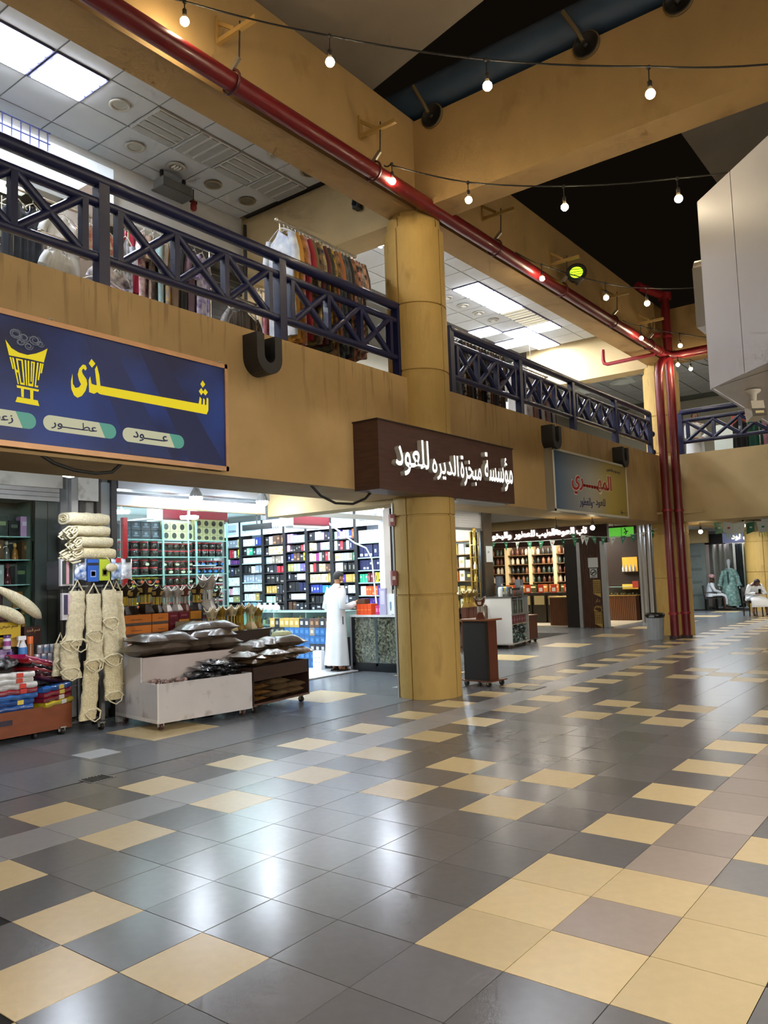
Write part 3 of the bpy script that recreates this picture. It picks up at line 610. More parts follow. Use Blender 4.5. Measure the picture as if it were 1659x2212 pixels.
loop_cable('cable', [(3.35, 4.95, 2.74), (3.5, 4.93, 2.62), (3.75, 4.92, 2.545), (4.05, 4.9, 2.55), (4.3, 4.9, 2.63), (4.45, 4.9, 2.74)], 'black cable looping below the dark brown sign')

# ---- dark brown sign with raised letters
WOODD = M_('sign_walnut', '#4a2e22', .5, var=.3, vscale=3, stretch=(1, 1, 9), bump=.1, bscale=20)
t = thing('shop_sign', 'dark brown wooden box sign with raised white Arabic letters', 'sign', (4.05, 4.85, 2.69))
part(MB().box(4.05, 7.46, 4.47, 4.86, 2.70, 3.55), 'box', WOODD, t)
part(MB().box(4.03, 7.48, 4.46, 4.87, 3.55, 3.565), 'top_trim', C_('#2a1913', .5), t)
part(MB().box(5.9, 7.3, 4.55, 4.8, 2.675, 2.70), 'underside_strip', C_('#9a978f', .5), t)
LET = M_('letter_lit', '#ffffff', .4, emit=1.3, ecol='#ffffff'); LETS = C_('#b9b5aa', .4)
def raised(txt, x0, x1, z0, z1, yf, parent, off, dep=.07, bold=.012):
    me = text_mesh(ar(txt), x1-x0, z1-z0, LET, dep, bold); me.materials.append(LETS)
    for p_ in me.polygons: p_.material_index = 0 if p_.normal.z > .5 else 1
    o = link('raised_letters', me, parent); o.matrix_local = FX(x0-off[0], yf-off[1], z0-off[2]); return o
O_ = (4.05, 4.85, 2.69)
raised('للعود', 4.30, 5.03, 2.89, 3.38, 4.47, t, O_); raised('الديره', 5.10, 5.75, 2.89, 3.26, 4.47, t, O_); raised('مبخرة', 5.80, 6.36, 2.86, 3.28, 4.47, t, O_); raised('مؤسسة', 6.46, 7.30, 2.86, 3.40, 4.47, t, O_)

# ---- blue and gold sign
t = thing('shop_sign', 'blue to gold sign with red Arabic lettering at the far end', 'sign', (9.38, 4.86, 2.7))
gm = bpy.data.materials.new('sign_gradient'); gm.use_nodes = True; nt = gm.node_tree; p_ = nt.nodes['Principled BSDF']; p_.inputs['Roughness'].default_value = .35
tc = nt.nodes.new('ShaderNodeTexCoord'); sx_ = nt.nodes.new('ShaderNodeSeparateXYZ'); rp = nt.nodes.new('ShaderNodeValToRGB')
nt.links.new(tc.outputs['Generated'], sx_.inputs[0]); nt.links.new(sx_.outputs[0], rp.inputs[0]); nt.links.new(rp.outputs[0], p_.inputs['Base Color'])
e = rp.color_ramp.elements; e[0].position = 0; e[0].color = (*lin('#35597c'), 1); e[1].position = 1; e[1].color = (*lin('#96802c'), 1)
q_ = e.new(.45); q_.color = (*lin('#a9a79a'), 1); q_ = e.new(.72); q_.color = (*lin('#b59f4a'), 1)
part(MB().box(9.38, 12.95, 4.70, 4.86, 2.70, 3.83), 'box', C_('#8a8371', .5), t)
part(MB().box(9.42, 12.91, 4.694, 4.70, 2.74, 3.79), 'face', gm, t)
for bx_ in ((9.38, 12.95, 4.685, 4.705, 3.79, 3.83), (9.38, 12.95, 4.685, 4.705, 2.70, 2.74), (9.38, 9.42, 4.685, 4.705, 2.7, 3.83), (12.91, 12.95, 4.685, 4.705, 2.7, 3.83)): part(MB().box(*bx_), 'frame_strip', C_('#d9d2bd', .4), t)
def on(name, txt, x, z, w_, h, m, bold=0.0): lettering(name, ar(txt), w_, h, m, FX(x-9.38, 4.694-4.86, z-2.7), t, .003, bold)
on('red_outline', 'المهـــــري', 10.12, 3.04, 1.95, .50, C_('#e7dcc8', .5), .045); lettering('red_letters', ar('المهـــــري'), 1.93, .47, C_('#a5221c', .5), FX(10.13-9.38, 4.6905-4.86, 3.055-2.7), t, .003, .022)
on('black_letters', 'للعود', 11.2, 2.85, .5, .19, INK, .012); on('dash', '-', 11.08, 2.93, .07, .02, INK, .012); on('black_letters', 'والعطور', 10.45, 2.82, .6, .2, INK, .012); on('small_letters', 'لصاحبها عبدالله المهري', 11.85, 3.60, .75, .09, INK); on('small_letters', 'ت : جوال', 12.5, 2.78, .3, .07, INK)

# ---- white kiosk hanging over the courtyard at the right
KW = M_('kiosk_white', '#cfcdd2', .32, var=.02, vscale=2); KU = M_('kiosk_underside', '#d8cfc6', .35, var=.04)
t = thing('hanging_kiosk', 'big white chamfered panel box hanging at the right edge', 'kiosk', (4.42, .69, 3.32))
poly = [(4.42, .69), (9.5, .69), (9.5, -6), (2.9, -6), (2.9, -.78)]
part(MB().prism([(x, y) for x, y in poly][::-1], Matrix.Translation((0, 0, 3.33)), .02), 'underside', KU, t)
part(MB().prism(poly[::-1], Matrix.Translation((0, 0, 5.14)), .04), 'top', KW, t)
def panel(a, b, z0, z1, th_=.03, nm='panel', m=KW):
    a, b = Vector((*a, 0)), Vector((*b, 0)); d = (b-a).normalized(); n_ = Vector((d.y, -d.x, 0))*th_
    part(MB().add([(*a.xy, z0), (*b.xy, z0), (*(b-n_).xy, z0), (*(a-n_).xy, z0), (*a.xy, z1), (*b.xy, z1), (*(b-n_).xy, z1), (*(a-n_).xy, z1)], [(0, 1, 2, 3), (7, 6, 5, 4), (0, 4, 5, 1), (1, 5, 6, 2), (2, 6, 7, 3), (3, 7, 4, 0)]), nm, m, t)
def on_ch(s): return (4.42-.718*s, .69-.696*s)
panel(on_ch(.57), on_ch(0), 3.32, 5.18); panel(on_ch(2.1), on_ch(.58), 3.32, 5.18)
panel((4.42, .69), (9.5, .69), 3.32, 5.18); panel((2.9, -6), (2.9, -.79), 3.32, 5.18)
part(MB().bar((4.42, .69, 3.329), (3.6, .69-1.3, 3.329), .004, .003), 'underside_seam', C_('#8b8178', .5), t)
mc = Matrix(((-.718, 0, -.696, on_ch(1.03)[0]-4.42), (-.696, 0, .718, on_ch(1.03)[1]-.69), (0, 1, 0, 1.15), (0, 0, 0, 1)))
MB().prism([(0, 0), (.4, .3), (.4, -.42), (.16, -.2)], mc, .004).obj('grey_mark', C_('#6f6c6a', .4), t)
CHR = M_('chrome', '#c4bcae', .25, metal=.7)
for x, z0, z1 in ((4.75, 4.0, 4.72), (5.3, 3.95, 4.6), (5.9, 3.95, 4.6)):
    n = 8; pl = [(x-.15, z0), (x+.15, z0), (x+.17, z1-.12)] + [(x+.15*math.cos(math.pi*k/n), z1-.15+.15*math.sin(math.pi*k/n)) for k in range(n+1)] + [(x-.17, z1-.12)]
    part(MB().prism(pl, Matrix(((1, 0, 0, 0), (0, 0, 1, .69), (0, 1, 0, 0), (0, 0, 0, 1))), .16), 'channel_letter', CHR, t)
# small spotlight and sensor below it
t = thing('spot_camera', 'beige swivel spotlight hanging under the white kiosk', 'spotlight', (4.78, .42, 3.32))
MB().lathe([(.075, 0), (.07, -.02), (.035, -.04), (.03, -.1), (.02, -.11)], 14).obj('mount', C_('#cdc2ae', .4), t)
MB().sph((0, 0, -.115), .022, 8, 6).obj('ball_joint', C_('#6b6357', .4), t)
mh = Matrix.Translation((.03, .0, -.2)) @ Matrix.Rotation(math.radians(35), 4, 'Z') @ Matrix.Rotation(math.radians(12), 4, 'Y')
MB().box(-.085, .085, -.06, .06, -.075, .075, 0, mh).obj('head', C_('#c6baa3', .4), t)
MB().box(-.095, -.083, -.065, .065, -.08, -.01, 0, mh).obj('lens_frame', C_('#5d554a', .4), t); MB().box(-.098, -.09, -.04, .04, -.06, -.035, 0, mh).obj('lens', C_('#d9c890', .2), t)
t = thing('ceiling_spot', 'round recessed spot in the underside of the white kiosk', 'downlight', (5.35, .2, 3.33))
MB().lathe([(.06, -.002), (.09, -.008), (.1, 0)], 18, caps=False).obj('ring', C_('#dad3c8', .4), t); MB().lathe([(0, -.003), (.06, -.003)], 14, caps=False).obj('lens', C_('#8e8a82', .2), t)
# ================================================================= PERFUME SHOP
ORD = ['first', 'second', 'third', 'fourth', 'fifth', 'sixth', 'seventh', 'eighth', 'ninth', 'tenth', 'eleventh', 'twelfth', 'thirteenth', 'fourteenth', 'fifteenth', 'sixteenth', 'seventeenth', 'eighteenth', 'nineteenth', 'twentieth', 'twenty-first', 'twenty-second', 'twenty-third', 'twenty-fourth', 'twenty-fifth', 'twenty-sixth', 'twenty-seventh', 'twenty-eighth']
UB = {}
def ubox(col, rough=.42, metal=0.0):      # unit box standing on z=0, shared per colour
    k = (col, rough, metal)
    if k not in UB: UB[k] = MB().box(-.5, .5, -.5, .5, 0, 1).mesh('carton', C_(col, rough, metal))
    return UB[k]
UP = {}
def upanel(col, face, y0, y1, z0, z1):
    k = (col, face, y0, y1, z0, z1)
    if k not in UP:
        b = MB()
        if face == 'x': b.box(-.508, -.5, y0-.5, y1-.5, z0, z1)
        else: b.box(y0-.5, y1-.5, -.508, -.5, z0, z1)
        UP[k] = b.mesh('printed_panel', C_(col, .4))
    return UP[k]
def carton(name, label, cat, group, loc, size, col, panel=None, face='x', rz=0, rough=.42, metal=0.0):
    o = link(name, ubox(col, rough, metal), None, label, cat, group, None, loc, rz); o.scale = size
    for pn in ([panel] if panel and not isinstance(panel[0], tuple) else (panel or [])):
        link('printed_panel', upanel(pn[0], face, *pn[1:]), o)
    return o
CN = {'W': ('white', '#e9edf2', '#b9c2cc'), 'w': ('off-white', '#dfe0d8', '#9aa0a6'), 'K': ('black', '#1b1c22', '#8d8a7c'), 'k': ('charcoal', '#30333c', '#c9cdd2'), 'N': ('navy', '#1d2450', '#b8bccf'),
      'B': ('royal blue', '#2c3f9c', '#e3e8f5'), 'b': ('pale blue', '#b7d2ee', '#7fa0d0'), 'T': ('teal', '#2b8cae', '#dff0f2'), 't': ('mint', '#a9dcc4', '#e9f5ee'), 'G': ('green', '#35b08a', '#e7f2ea'), 'S': ('silver grey', '#959db0', '#d7dbe2'),
      'R': ('red', '#b02c3c', '#d9767f'), 'P': ('purple', '#4a2a8c', '#7a58b8'), 'p': ('lilac', '#b592dc', '#d9c4ee'), 'V': ('violet', '#6f63d6', '#a49cf0'), 'M': ('magenta', '#8f2c80', '#d08ac6'), 'm': ('pink', '#e4a9c4', '#f3d9e4'),
      'O': ('orange', '#e8571e', '#f6a06a'), 'Y': ('yellow', '#ece04a', '#39361c'), 'y': ('cream', '#e6dcae', '#a8924e'), 'D': ('gold', '#b79a52', '#e3d39a'), 'C': ('brown', '#5b4438', '#a9825e'), 'c': ('taupe', '#8c8378', '#c6bfb0'), 'g': ('olive', '#9a9a62', '#d5d4a4'), 'Z': ('maroon', '#6d2c34', '#c98a8a'), 'L': ('sky blue', '#7fb8e6', '#c9e2f5')}
SHELFK = C_('#17181d', .4); SHELFW = C_('#dfe6ee', .4); HEAD = M_('header_lit', '#d9e4f2', .4, emit=.8, ecol='#cfe0f6')
GLS = glass('thin_glass'); GLE = M_('glass_edge', '#a9d2cb', .2)
BY = [12.51, 11.97, 11.26, 10.60, 9.96, 9.27, 8.63, 7.95]
BAYS = [  # per bay, per shelf from the top: colour runs
 ['SSSSy', 'kRRWKY', 'wPPPP', 'KNKK', 'WWWW', 'mmWWW', 'WWggg', 'kKk'],
 ['WWWBB', 'ktGkSS', 'WWWWWW', 'KKWSS', 'SSSSSSS', 'WWWWWWW', 'WWWDk', 'LLk'],
 ['KWCCC', 'kyyyyy', 'bbcccW', 'kkkRR', 'KKKK', 'DDDDkkk', 'tttKKK', 'bbbKK'],
 ['ppbbbb', 'mkKKKRm', 'NBCCkY', 'ggttVV', 'kKkWWW', 'KKKNN', 'KWWWWWW', 'CCkkk'],
 ['kKwbpKN', 'yWkpbb', 'WyMbKRy', 'yRKyyCC', 'yyyyyD', 'BBBBTTT', 'KKKLL', 'kkkk'],
 ['tVbmbBO', 'WkRKWNN', 'yybbbcG', 'WWKKK', 'WYPDDD', 'WWkWW', 'kSSkk', 'KKKK'],
 ['WWWWWW', 'NNNNN', 'NNNNNNN', 'GGGZZZYYY', 'WWOOOOPW', 'PPPPPPPP', 'RRMRRMRR']]
ZB = [[2.42, 2.19, 2.04, 1.79, 1.56, 1.36, 1.20, .98], [2.43, 2.23, 2.05, 1.83, 1.63, 1.43, 1.23, 1.05], [2.43, 2.21, 2.02, 1.82, 1.60, 1.38, 1.18, 1.0], [2.43, 2.25, 2.05, 1.83, 1.65, 1.42, 1.24, 1.03], [2.45, 2.24, 2.02, 1.80, 1.58, 1.37, 1.17, .98], [2.44, 2.22, 2.0, 1.79, 1.57, 1.35, 1.16, .96], [2.33, 2.04, 1.79, 1.55, 1.30, 1.08, .92]]
HT = ['DOLCE&GABBANA', 'CHANEL', 'HERRERA', 'Cartier', '', '', 'roberto cavalli']
INKB = C_('#15161a', .5)
for bi in range(7):
    y1, y0 = BY[bi], BY[bi+1]; wd = y1-y0; wh = bi == 6
    t = thing('display_shelf', '%s tall perfume shelf bay counted from the glass jars' % ORD[bi], 'shelf', (8.6, (y0+y1)/2, 0), 0, 'perfume shelf bays along the shop side wall')
    part(MB().box(8.93, 8.97, y0, y1, 0, 2.98), 'back_panel', SHELFW if bi in (1, 6) else SHELFK, t)
    for yy in (y0, y1-.04): part(MB().box(8.6, 8.93, yy, yy+.04, 0, 2.98), 'side_panel', SHELFK, t)
    part(MB().box(8.6, 8.93, y0+.04, y1-.04, 0, .7), 'base_cabinet', SHELFK, t)
    hd = part(MB().box(8.585, 8.62, y0+.04, y1-.04, 2.66, 2.97), 'header_panel', HEAD, t)
    part(MB().box(8.578, 8.585, y0+.09, y1-.09, 2.70, 2.93), 'header_inset', M_('header_inset', '#b5cbe6', .4, emit=.5, ecol='#a9c4ea'), t)
    if HT[bi]:
        wt = min(wd-.2, {3: .34, 6: .46}.get(bi, .42)); ht = {3: .13, 6: .11}.get(bi, .05)
        lettering('header_text', HT[bi], wt, ht, INKB, FY(8.578-8.6, (y0+y1)/2+wt/2-(y0+y1)/2, 2.76), t, .003, 0, .35 if bi == 3 else 0)
    zs = ZB[bi]
    for si, z in enumerate(zs):
        glassy = bi == 6 or (bi == 1 and si in (2, 4, 6))
        part(MB().box(8.61, 8.93, y0+.04, y1-.04, z-.022, z), 'shelf_board', C_('#9fb6bd', .2) if glassy else SHELFK, t)
        run = BAYS[bi][si]; top = (zs[si-1] if si else 2.66)-.022; gap = top-z
        n = len(run); pitch = (wd-.1)/n
        for k, ch in enumerate(run):
            nm, c1, c2 = CN[ch]; h = gap*random.uniform(.74, .94)
            if k and run[k-1] == ch: h = hprev
            hprev = h; bw = pitch*random.uniform(.86, .97) if pitch < .14 else pitch*.9
            yy = y1-.05-pitch*(k+.5)
            pn = random.choice([(c2, .3, .7, .35, .62), (c2, .2, .8, .55, .75), (c2, .35, .65, .2, .7), (c2, .15, .85, .1, .3), None])
            if ch == 'P' and bi == 0: pn = ('#8a3a78', .2, .8, .2, .8)
            carton('perfume_box', '%s perfume box, %s from left, %s shelf down, %s bay' % (nm, ORD[k], ORD[si], ORD[bi]), 'perfume box', 'perfume boxes on the side wall shelves', (8.62+.085+random.uniform(0, .02), yy, z), (.13, bw, h), c1, pn)
# two air-conditioning units under the shop ceiling
def ac_unit(loc, rz, w_, label):
    t = thing('air_conditioner', label, 'air conditioner', loc, rz)
    MB().box(-w_/2, w_/2, -.12, .12, .02, .30).obj('body', C_('#7c2130', .4), t)
    MB().box(-w_/2, w_/2-.1, -.11, .10, -.03, .02).obj('louver_tray', C_('#d3d5d2', .4), t)
    MB().box(-w_/2-.12, -w_/2, -.12, .12, .0, .30).obj('end_cover', C_('#e4e6ea', .4), t)
    MB().box(-w_/2, w_/2, -.125, -.12, .02, .05).obj('trim', C_('#5c1722', .4), t)
    for sx_ in (-1, 1): MB().tube([(sx_*w_*.4, .05, .30), (sx_*w_*.4, .05, .62)], .012, 6).obj('hanger', C_('#c9cbcb', .5), t)
    return t
ac_unit((4.75, 8.85, 2.62), -.05, 1.25, 'dark red air conditioner above the jar shelves')
ac_unit((7.3, 8.7, 2.62), -.05, .92, 'dark red air conditioner above the man at the counter')
b = MB().tube([(7.78, 8.6, 2.70), (7.85, 8.35, 2.5), (8.0, 8.15, 2.3), (8.15, 8.0, 2.2), (8.25, 7.95, 2.0), (8.28, 7.93, 1.5), (8.3, 7.92, 1.2), (8.25, 7.85, .99)], .016, 6); b.obj('drain_hose', C_('#e2e4e4', .5), None, 'white drain hose running from the air conditioner to the door frame', 'hose')
b = MB().tube([(3.05, 8.7, 2.45), (3.3, 8.75, 2.55), (3.7, 8.8, 2.62), (4.05, 8.85, 2.66)], .02, 6); b.obj('drain_hose', C_('#e2e4e4', .5), None, 'white hose leading left from the air conditioner above the jars', 'hose')
# glass jar shelving
XJ = [3.28, 4.0, 4.63, 5.26]; YJ = 8.7; ZJ = [2.32, 2.06, 1.79, 1.53, 1.27, 1.0]
t = thing('jar_shelving', 'glass shelving full of red lidded jars behind the shop window', 'shelf', (3.28, YJ, 0))
for x in XJ:
    for yy in (8.6, 8.95): part(MB().box(x-.012, x+.012, yy-.012, yy+.012, 0, 2.62), 'upright', GLE, t)
for z in ZJ:
    for a, b_ in zip(XJ, XJ[1:]): part(MB().box(a+.012, b_-.012, 8.6, 8.96, z-.014, z), 'glass_shelf', GLE, t)
part(MB().box(3.0, 5.26, 9.0, 9.02, .0, 2.3), 'back_pane', M_('pane_pale', '#b9c9cc', .3), t)
# boxes on the top shelf
for ci, rows, col, pc, nm in ((0, 2, '#33373f', '#8d97a5', 'dark grey shrink-wrapped carton'), (1, 2, '#a7a67e', '#2c2f2e', 'sage green carton with dark oval portrait'), (2, 3, '#a39d6e', '#2e2c28', 'olive carton with dark oval portrait')):
    a, b_ = XJ[ci], XJ[ci+1]; w_ = (b_-a-.03)/4
    for r_ in range(rows):
        for k in range(4):
            h = .135 if ci < 2 else (.125 if r_ else .09)
            z = ZJ[0] + r_*(h if ci < 2 else .125) - (.035 if ci == 2 and r_ else 0)
            o = carton('gift_carton', '%s, %s from left, row %s up' % (nm, ORD[k], ['one', 'two', 'three'][r_]), 'carton', 'cartons on top of the jar shelving', (a+.015+w_*(k+.5), 8.74, z), (w_*.97, .2, h*.97), col)
            if ci: 
                ov = UP.setdefault(('oval', pc), MB().prism([(.3*math.cos(q*.5236), .5+.36*math.sin(q*.5236)) for q in range(12)], Matrix(((1, 0, 0, 0), (0, 0, -1, -.5), (0, 1, 0, 0), (0, 0, 0, 1))), .01).mesh('portrait_oval', C_(pc, .4)))
                link('portrait_oval', ov, o)
            else: link('printed_panel', upanel(pc, 'y', .2, .8, .35, .42), o); link('printed_panel', upanel('#6b7480', 'y', .35, .65, .5, .8), o)
# jars
def jar_proto(lid, body, lab):
    r, h = .068, .112
    return (MB().lathe([(r*.92, 0), (r, .006), (r, h*.78), (r*.9, h*.84)], 14).mesh('jar_body', M_('jar_'+body.strip('#'), body, .12, coat=.6, var=.25, vscale=30)),
            MB().lathe([(r*.99, h*.82), (r*.99, h*.99), (r*.94, h), (0, h)], 14).mesh('jar_lid', C_(lid, .4)),
            MB().prism([(.04*math.cos(q*.5236), .045+.022*math.sin(q*.5236)) for q in range(12)], Matrix(((1, 0, 0, .012), (0, 0, -1, -r*.985), (0, 1, 0, 0), (0, 0, 0, 1))), .002).mesh('jar_label', C_(lab, .5)) if lab else None)
JP = {k: jar_proto(*v) for k, v in {'r': ('#c43540', '#2a2624', None), 'w': ('#c43540', '#2c2521', '#e6dfbe'), 'b': ('#c43540', '#232529', '#3f82dc'), 'y': ('#e8d92e', '#1f1c1a', '#e2542f')}.items()}
JN = {'r': 'red lidded dark jar', 'w': 'red lidded jar with cream oval label', 'b': 'red lidded jar with blue oval label', 'y': 'yellow lidded jar with orange label'}
def jar(kind, loc, label, sc=1.0):
    t = thing('incense_jar', label, 'jar', loc, random.uniform(-.5, .5), 'jars on the glass shelving'); t.scale = (sc, sc, sc)
    for me, nm in zip(JP[kind], ('body', 'lid', 'label')):
        if me: link(nm, me, t)
JROWS = {(1, 0): ['rrrr', 'rrrr'], (1, 1): ['rrrrr', 'rrrrr'], (1, 2): ['rrrr', 'rrrr'], (2, 0): ['rrwr', 'rrrr'], (2, 1): ['wrwrw', 'rwrww'], (2, 2): ['bbbbb', 'bbbbb'], (3, 0): ['yyyyy', 'yyyyy'], (3, 1): ['rrrrw', 'rrrrr'], (3, 2): ['wwrrw', 'rwrww'], (4, 1): ['rrwrr'], (4, 2): ['wrwww', 'rrrwr'], (4, 0): ['yyrr']}
for (si, ci), rows in JROWS.items():
    a, b_ = XJ[ci], XJ[ci+1]
    for r_, row in enumerate(reversed(rows)):
        p_ = (b_-a-.03)/len(row)
        for k, ch in enumerate(row):
            jar(ch, (a+.015+p_*(k+.5)+random.uniform(-.006, .006), 8.72, ZJ[si]+r_*.113), '%s, %s from left, %s layer, %s shelf, %s section' % (JN[ch], ORD[k], ['lower', 'upper'][r_], ORD[si], ['left', 'middle', 'right'][ci]), min(1.05, p_/.136*.97))
part(MB().box(4.55, 5.0, 8.575, 8.60, 1.915, 1.93), 'price_strip', C_('#eef2f5', .4), bpy.data.objects['jar_shelving'])
# window front: frame, panes, header, red post
ALU = M_('aluminium', '#b4b8bc', .35, metal=.7)
t = clean(thing('window_1', 'glass shop window with aluminium frame before the jar shelves', 'window', (2.62, 7.9, 0)), kind='structure')
part(MB().box(2.58, 2.68, 7.82, 7.95, 0, 3.08), 'frame_post', ALU, t)
part(MB().box(2.66, 5.45, 7.84, 7.92, 2.70, 2.86), 'header', M_('header_white', '#dfe3e8', .4), t)
part(MB().box(2.66, 5.45, 7.835, 7.845, 2.70, 2.715), 'trim_line', C_('#b08a52', .5), t)
part(MB().box(2.66, 5.45, 7.80, 7.84, 2.86, 2.89), 'sliding_track', C_('#5b5f63', .4), t)
part(MB().box(2.66, 5.45, 7.75, 7.95, 2.92, 3.08), 'upper_rail', ALU, t)
for a, b_ in ((2.68, 3.9), (3.9, 5.42)): part(MB().box(a+.004, b_-.004, 7.875, 7.885, .0, 2.70), 'pane', GLS, t)
part(MB().box(3.895, 3.905, 7.87, 7.89, 0, 2.7), 'pane_joint', GLE, t)
part(MB().box(5.40, 5.46, 7.82, 7.94, 2.62, 3.05), 'frame_corner', ALU, t)
MB().box(2.86, 2.93, 7.94, 8.0, 0, 2.56).obj('red_post', C_('#c3161f', .4), None, 'slim bright red post just inside the shop window', 'post')
t = clean(thing('door_1', 'white door frame at the right end of the perfume shelves', 'door', (8.45, 7.82, 0)), kind='structure')
part(MB().box(8.42, 8.62, 7.78, 7.9, 0, 3.0), 'frame_post', C_('#e6e9ec', .4), t)
part(MB().box(5.9, 8.6, 7.8, 7.9, 2.72, 2.80), 'head_rail', C_('#d9d9cf', .4), t)
# LED lamps under the arcade ceiling
LED = M_('led_white', '#ffffff', .4, emit=330.0, ecol='#e9f2ff')
def led(x, y, z, label, ztop=3.08):
    t = thing('led_bulb', label, 'lamp', (x, y, z), 0, 'white bulbs above the perfume shop front')
    MB().lathe([(.0, -.075), (.06, -.06), (.088, -.02), (.086, .0)], 18, caps=False).obj('diffuser', LED, t)
    MB().lathe([(.09, 0), (.085, .03), (.06, .08), (.03, .12), (.022, .2)], 18).obj('heat_sink', C_('#d5d7d6', .4), t)
    for k in range(14):
        a = k*6.283/14; MB().bar((.088*math.cos(a), .088*math.sin(a), .005), (.035*math.cos(a), .035*math.sin(a), .115), .006, .02).obj('fin', C_('#eceeed', .4), t)
    MB().tube([(0, 0, .2), (0, 0, ztop-z)], .02, 8).obj('socket', C_('#c9cbc8', .5), t)
led(3.62, 7.35, 2.83, 'finned white bulb above the left half of the shop window')
led(4.87, 7.35, 2.84, 'finned white bulb above the right half of the shop window')
led(6.78, 6.6, 2.80, 'finned white bulb beside the column', 3.08)
led(1.1, 6.3, 2.86, 'finned white bulb hidden behind the blue sign')
t = thing('ceiling_disc_light', 'flat round white lamp inside the shop left of the red air conditioner', 'lamp', (3.35, 8.7, 2.72)); MB().lathe([(0, -.03), (.11, -.025), (.12, 0), (.12, .02)], 18).obj('lamp_disc', M_('disc_white', '#ffffff', .4, emit=25.0, ecol='#eef5ff'), t); MB().tube([(0, 0, .02), (0, 0, .40)], .012, 6).obj('stem', C_('#dcdfe0', .5), t)
t = thing('ceiling_disc_light', 'flat round white lamp before the dark red air conditioner', 'lamp', (4.3, 8.35, 2.65)); MB().lathe([(0, -.03), (.13, -.025), (.14, 0), (.14, .02)], 18).obj('lamp_disc', M_('disc_white', '#ffffff', .4), t); MB().tube([(0, 0, .02), (0, 0, .47)], .012, 6).obj('stem', C_('#dcdfe0', .5), t)
# dark strip sign seen before the headers
MB().cb((7.9, 10.68, 2.77), (.03, .85, .12)).obj('hanging_monitor', C_('#1c1c20', .3), None, 'black bar hanging before the perfume shelf headers', 'display')
MB().tube([(7.9, 10.68, 2.82), (7.9, 10.68, 3.12)], .012, 6).obj('hanging_rod', C_('#2a2a2c', .5), bpy.data.objects['hanging_monitor'])
bpy.data.objects['hanging_rod'].parent = bpy.data.objects['hanging_monitor']
# low glass display case in front of the shelves
t = thing('display_case', 'low glass display case with bottles before the perfume shelves', 'display case', (7.7, 9.6, 0))
part(MB().box(7.7, 8.25, 8.3, 10.9, .02, .55), 'plinth', C_('#2a2b30', .5), t)
part(MB().box(7.68, 8.27, 8.28, 10.92, 1.02, 1.035), 'top_pane', GLE, t)
part(MB().box(7.69, 7.70, 8.3, 10.9, .55, 1.02), 'front_pane', GLS, t)
part(MB().box(8.24, 8.25, 8.3, 10.9, .55, 1.02), 'rear_panel', C_('#aebccb', .4), t)
for yy in (8.3, 9.16, 10.03, 10.88): part(MB().box(7.69, 8.25, yy, yy+.012, .55, 1.02), 'divider', GLE, t)
part(MB().box(7.70, 8.24, 8.31, 10.88, .76, .772), 'inner_shelf', GLE, t)
n_ = 0
for si, z in enumerate((.552, .773)):
    for k in range(17):
        yy = 10.8-k*.148; col = random.choice(['#d9c98c', '#3a3f4a', '#5b4438', '#c9ccd2', '#2a2c33', '#b08a50']); cl = random.choice(['#d8c56a', '#e8e4d2', '#2b2b2e', '#c23a40'])
        tt = thing('perfume_bottle', 'small perfume bottle, %s from left on the %s case shelf' % (ORD[k], ['lower', 'upper'][si]), 'bottle', (7.82+random.uniform(0, .1), yy, z), 0, 'bottles inside the low glass case')
        s_ = random.uniform(.85, 1.15)
        MB().box(-.035, .035, -.035, .035, 0, .1*s_).obj('flask', C_(col, .15), tt); MB().lathe([(.016, .1*s_), (.016, .115*s_), (.03, .12*s_), (.03, .155*s_), (.01, .165*s_)], 10).obj('cap', C_(cl, .25), tt)
# cartons stacked on the floor in front of the case
cnt = 0
for r_, (z, h, cells_) in enumerate(((.012, .14, 'KKWWLLKLLLKK'), (.152, .15, 'LWWLLLLLLLLL'), (.302, .15, 'LLLLLLLLkkkk'), (.452, .15, 'kkkLLLLLLLLL'), (.602, .15, 'KKKLLLLLcLLL'), (.752, .17, 'DKDDDDkkCCkC'))):
    y = 9.02 if r_ == 0 else 9.1 + .10*r_
    for k, ch in enumerate(reversed(cells_)):
        nm, c1, c2 = CN[ch]; nm = 'bright blue' if ch == 'L' else nm; c1 = '#28619c' if ch == 'L' else c1
        carton('stacked_carton', '%s carton, %s from right in stacked row %s up from the shop floor' % (nm, ORD[k], ['one', 'two', 'three', 'four', 'five', 'six'][r_]), 'carton', 'cartons stacked before the glass case', (7.55, 8.42+k*.13, z), (.16, .125, h-.004), c1, (('#4a82bd' if ch == 'L' else c2), .25, .75, .3, .7))
carton('white_carton', 'tall white carton with four seals standing behind the man', 'carton', None, (7.30, 8.5, .012), (.1, .2, .34), '#e6e8ee', [('#b9bcc6', .15, .35, .6, .68), ('#b9bcc6', .6, .8, .6, .68), ('#b9bcc6', .15, .35, .35, .43), ('#b9bcc6', .6, .8, .35, .43)])
carton('pale_carton', 'pale wooden carton on the glass case beside the man', 'carton', None, (7.85, 8.65, 1.036), (.16, .2, .12), '#cfc6a0')
for k in range(4):
    tt = thing('cotton_bag', '%s clear bag of white cotton on the glass case' % ORD[k], 'bag', (7.8, 10.55-k*.16, 1.036), 0, 'cotton bags on the glass case')
    MB().sph((0, 0, .07), .08, 10, 8, sc=(1, 1, .9)).obj('bag', M_('cotton', '#e4e9ec', .6, bump=.5, bscale=30), tt); MB().lathe([(.02, .13), (.035, .17)], 8).obj('tie', C_('#cfd6da', .4), tt)
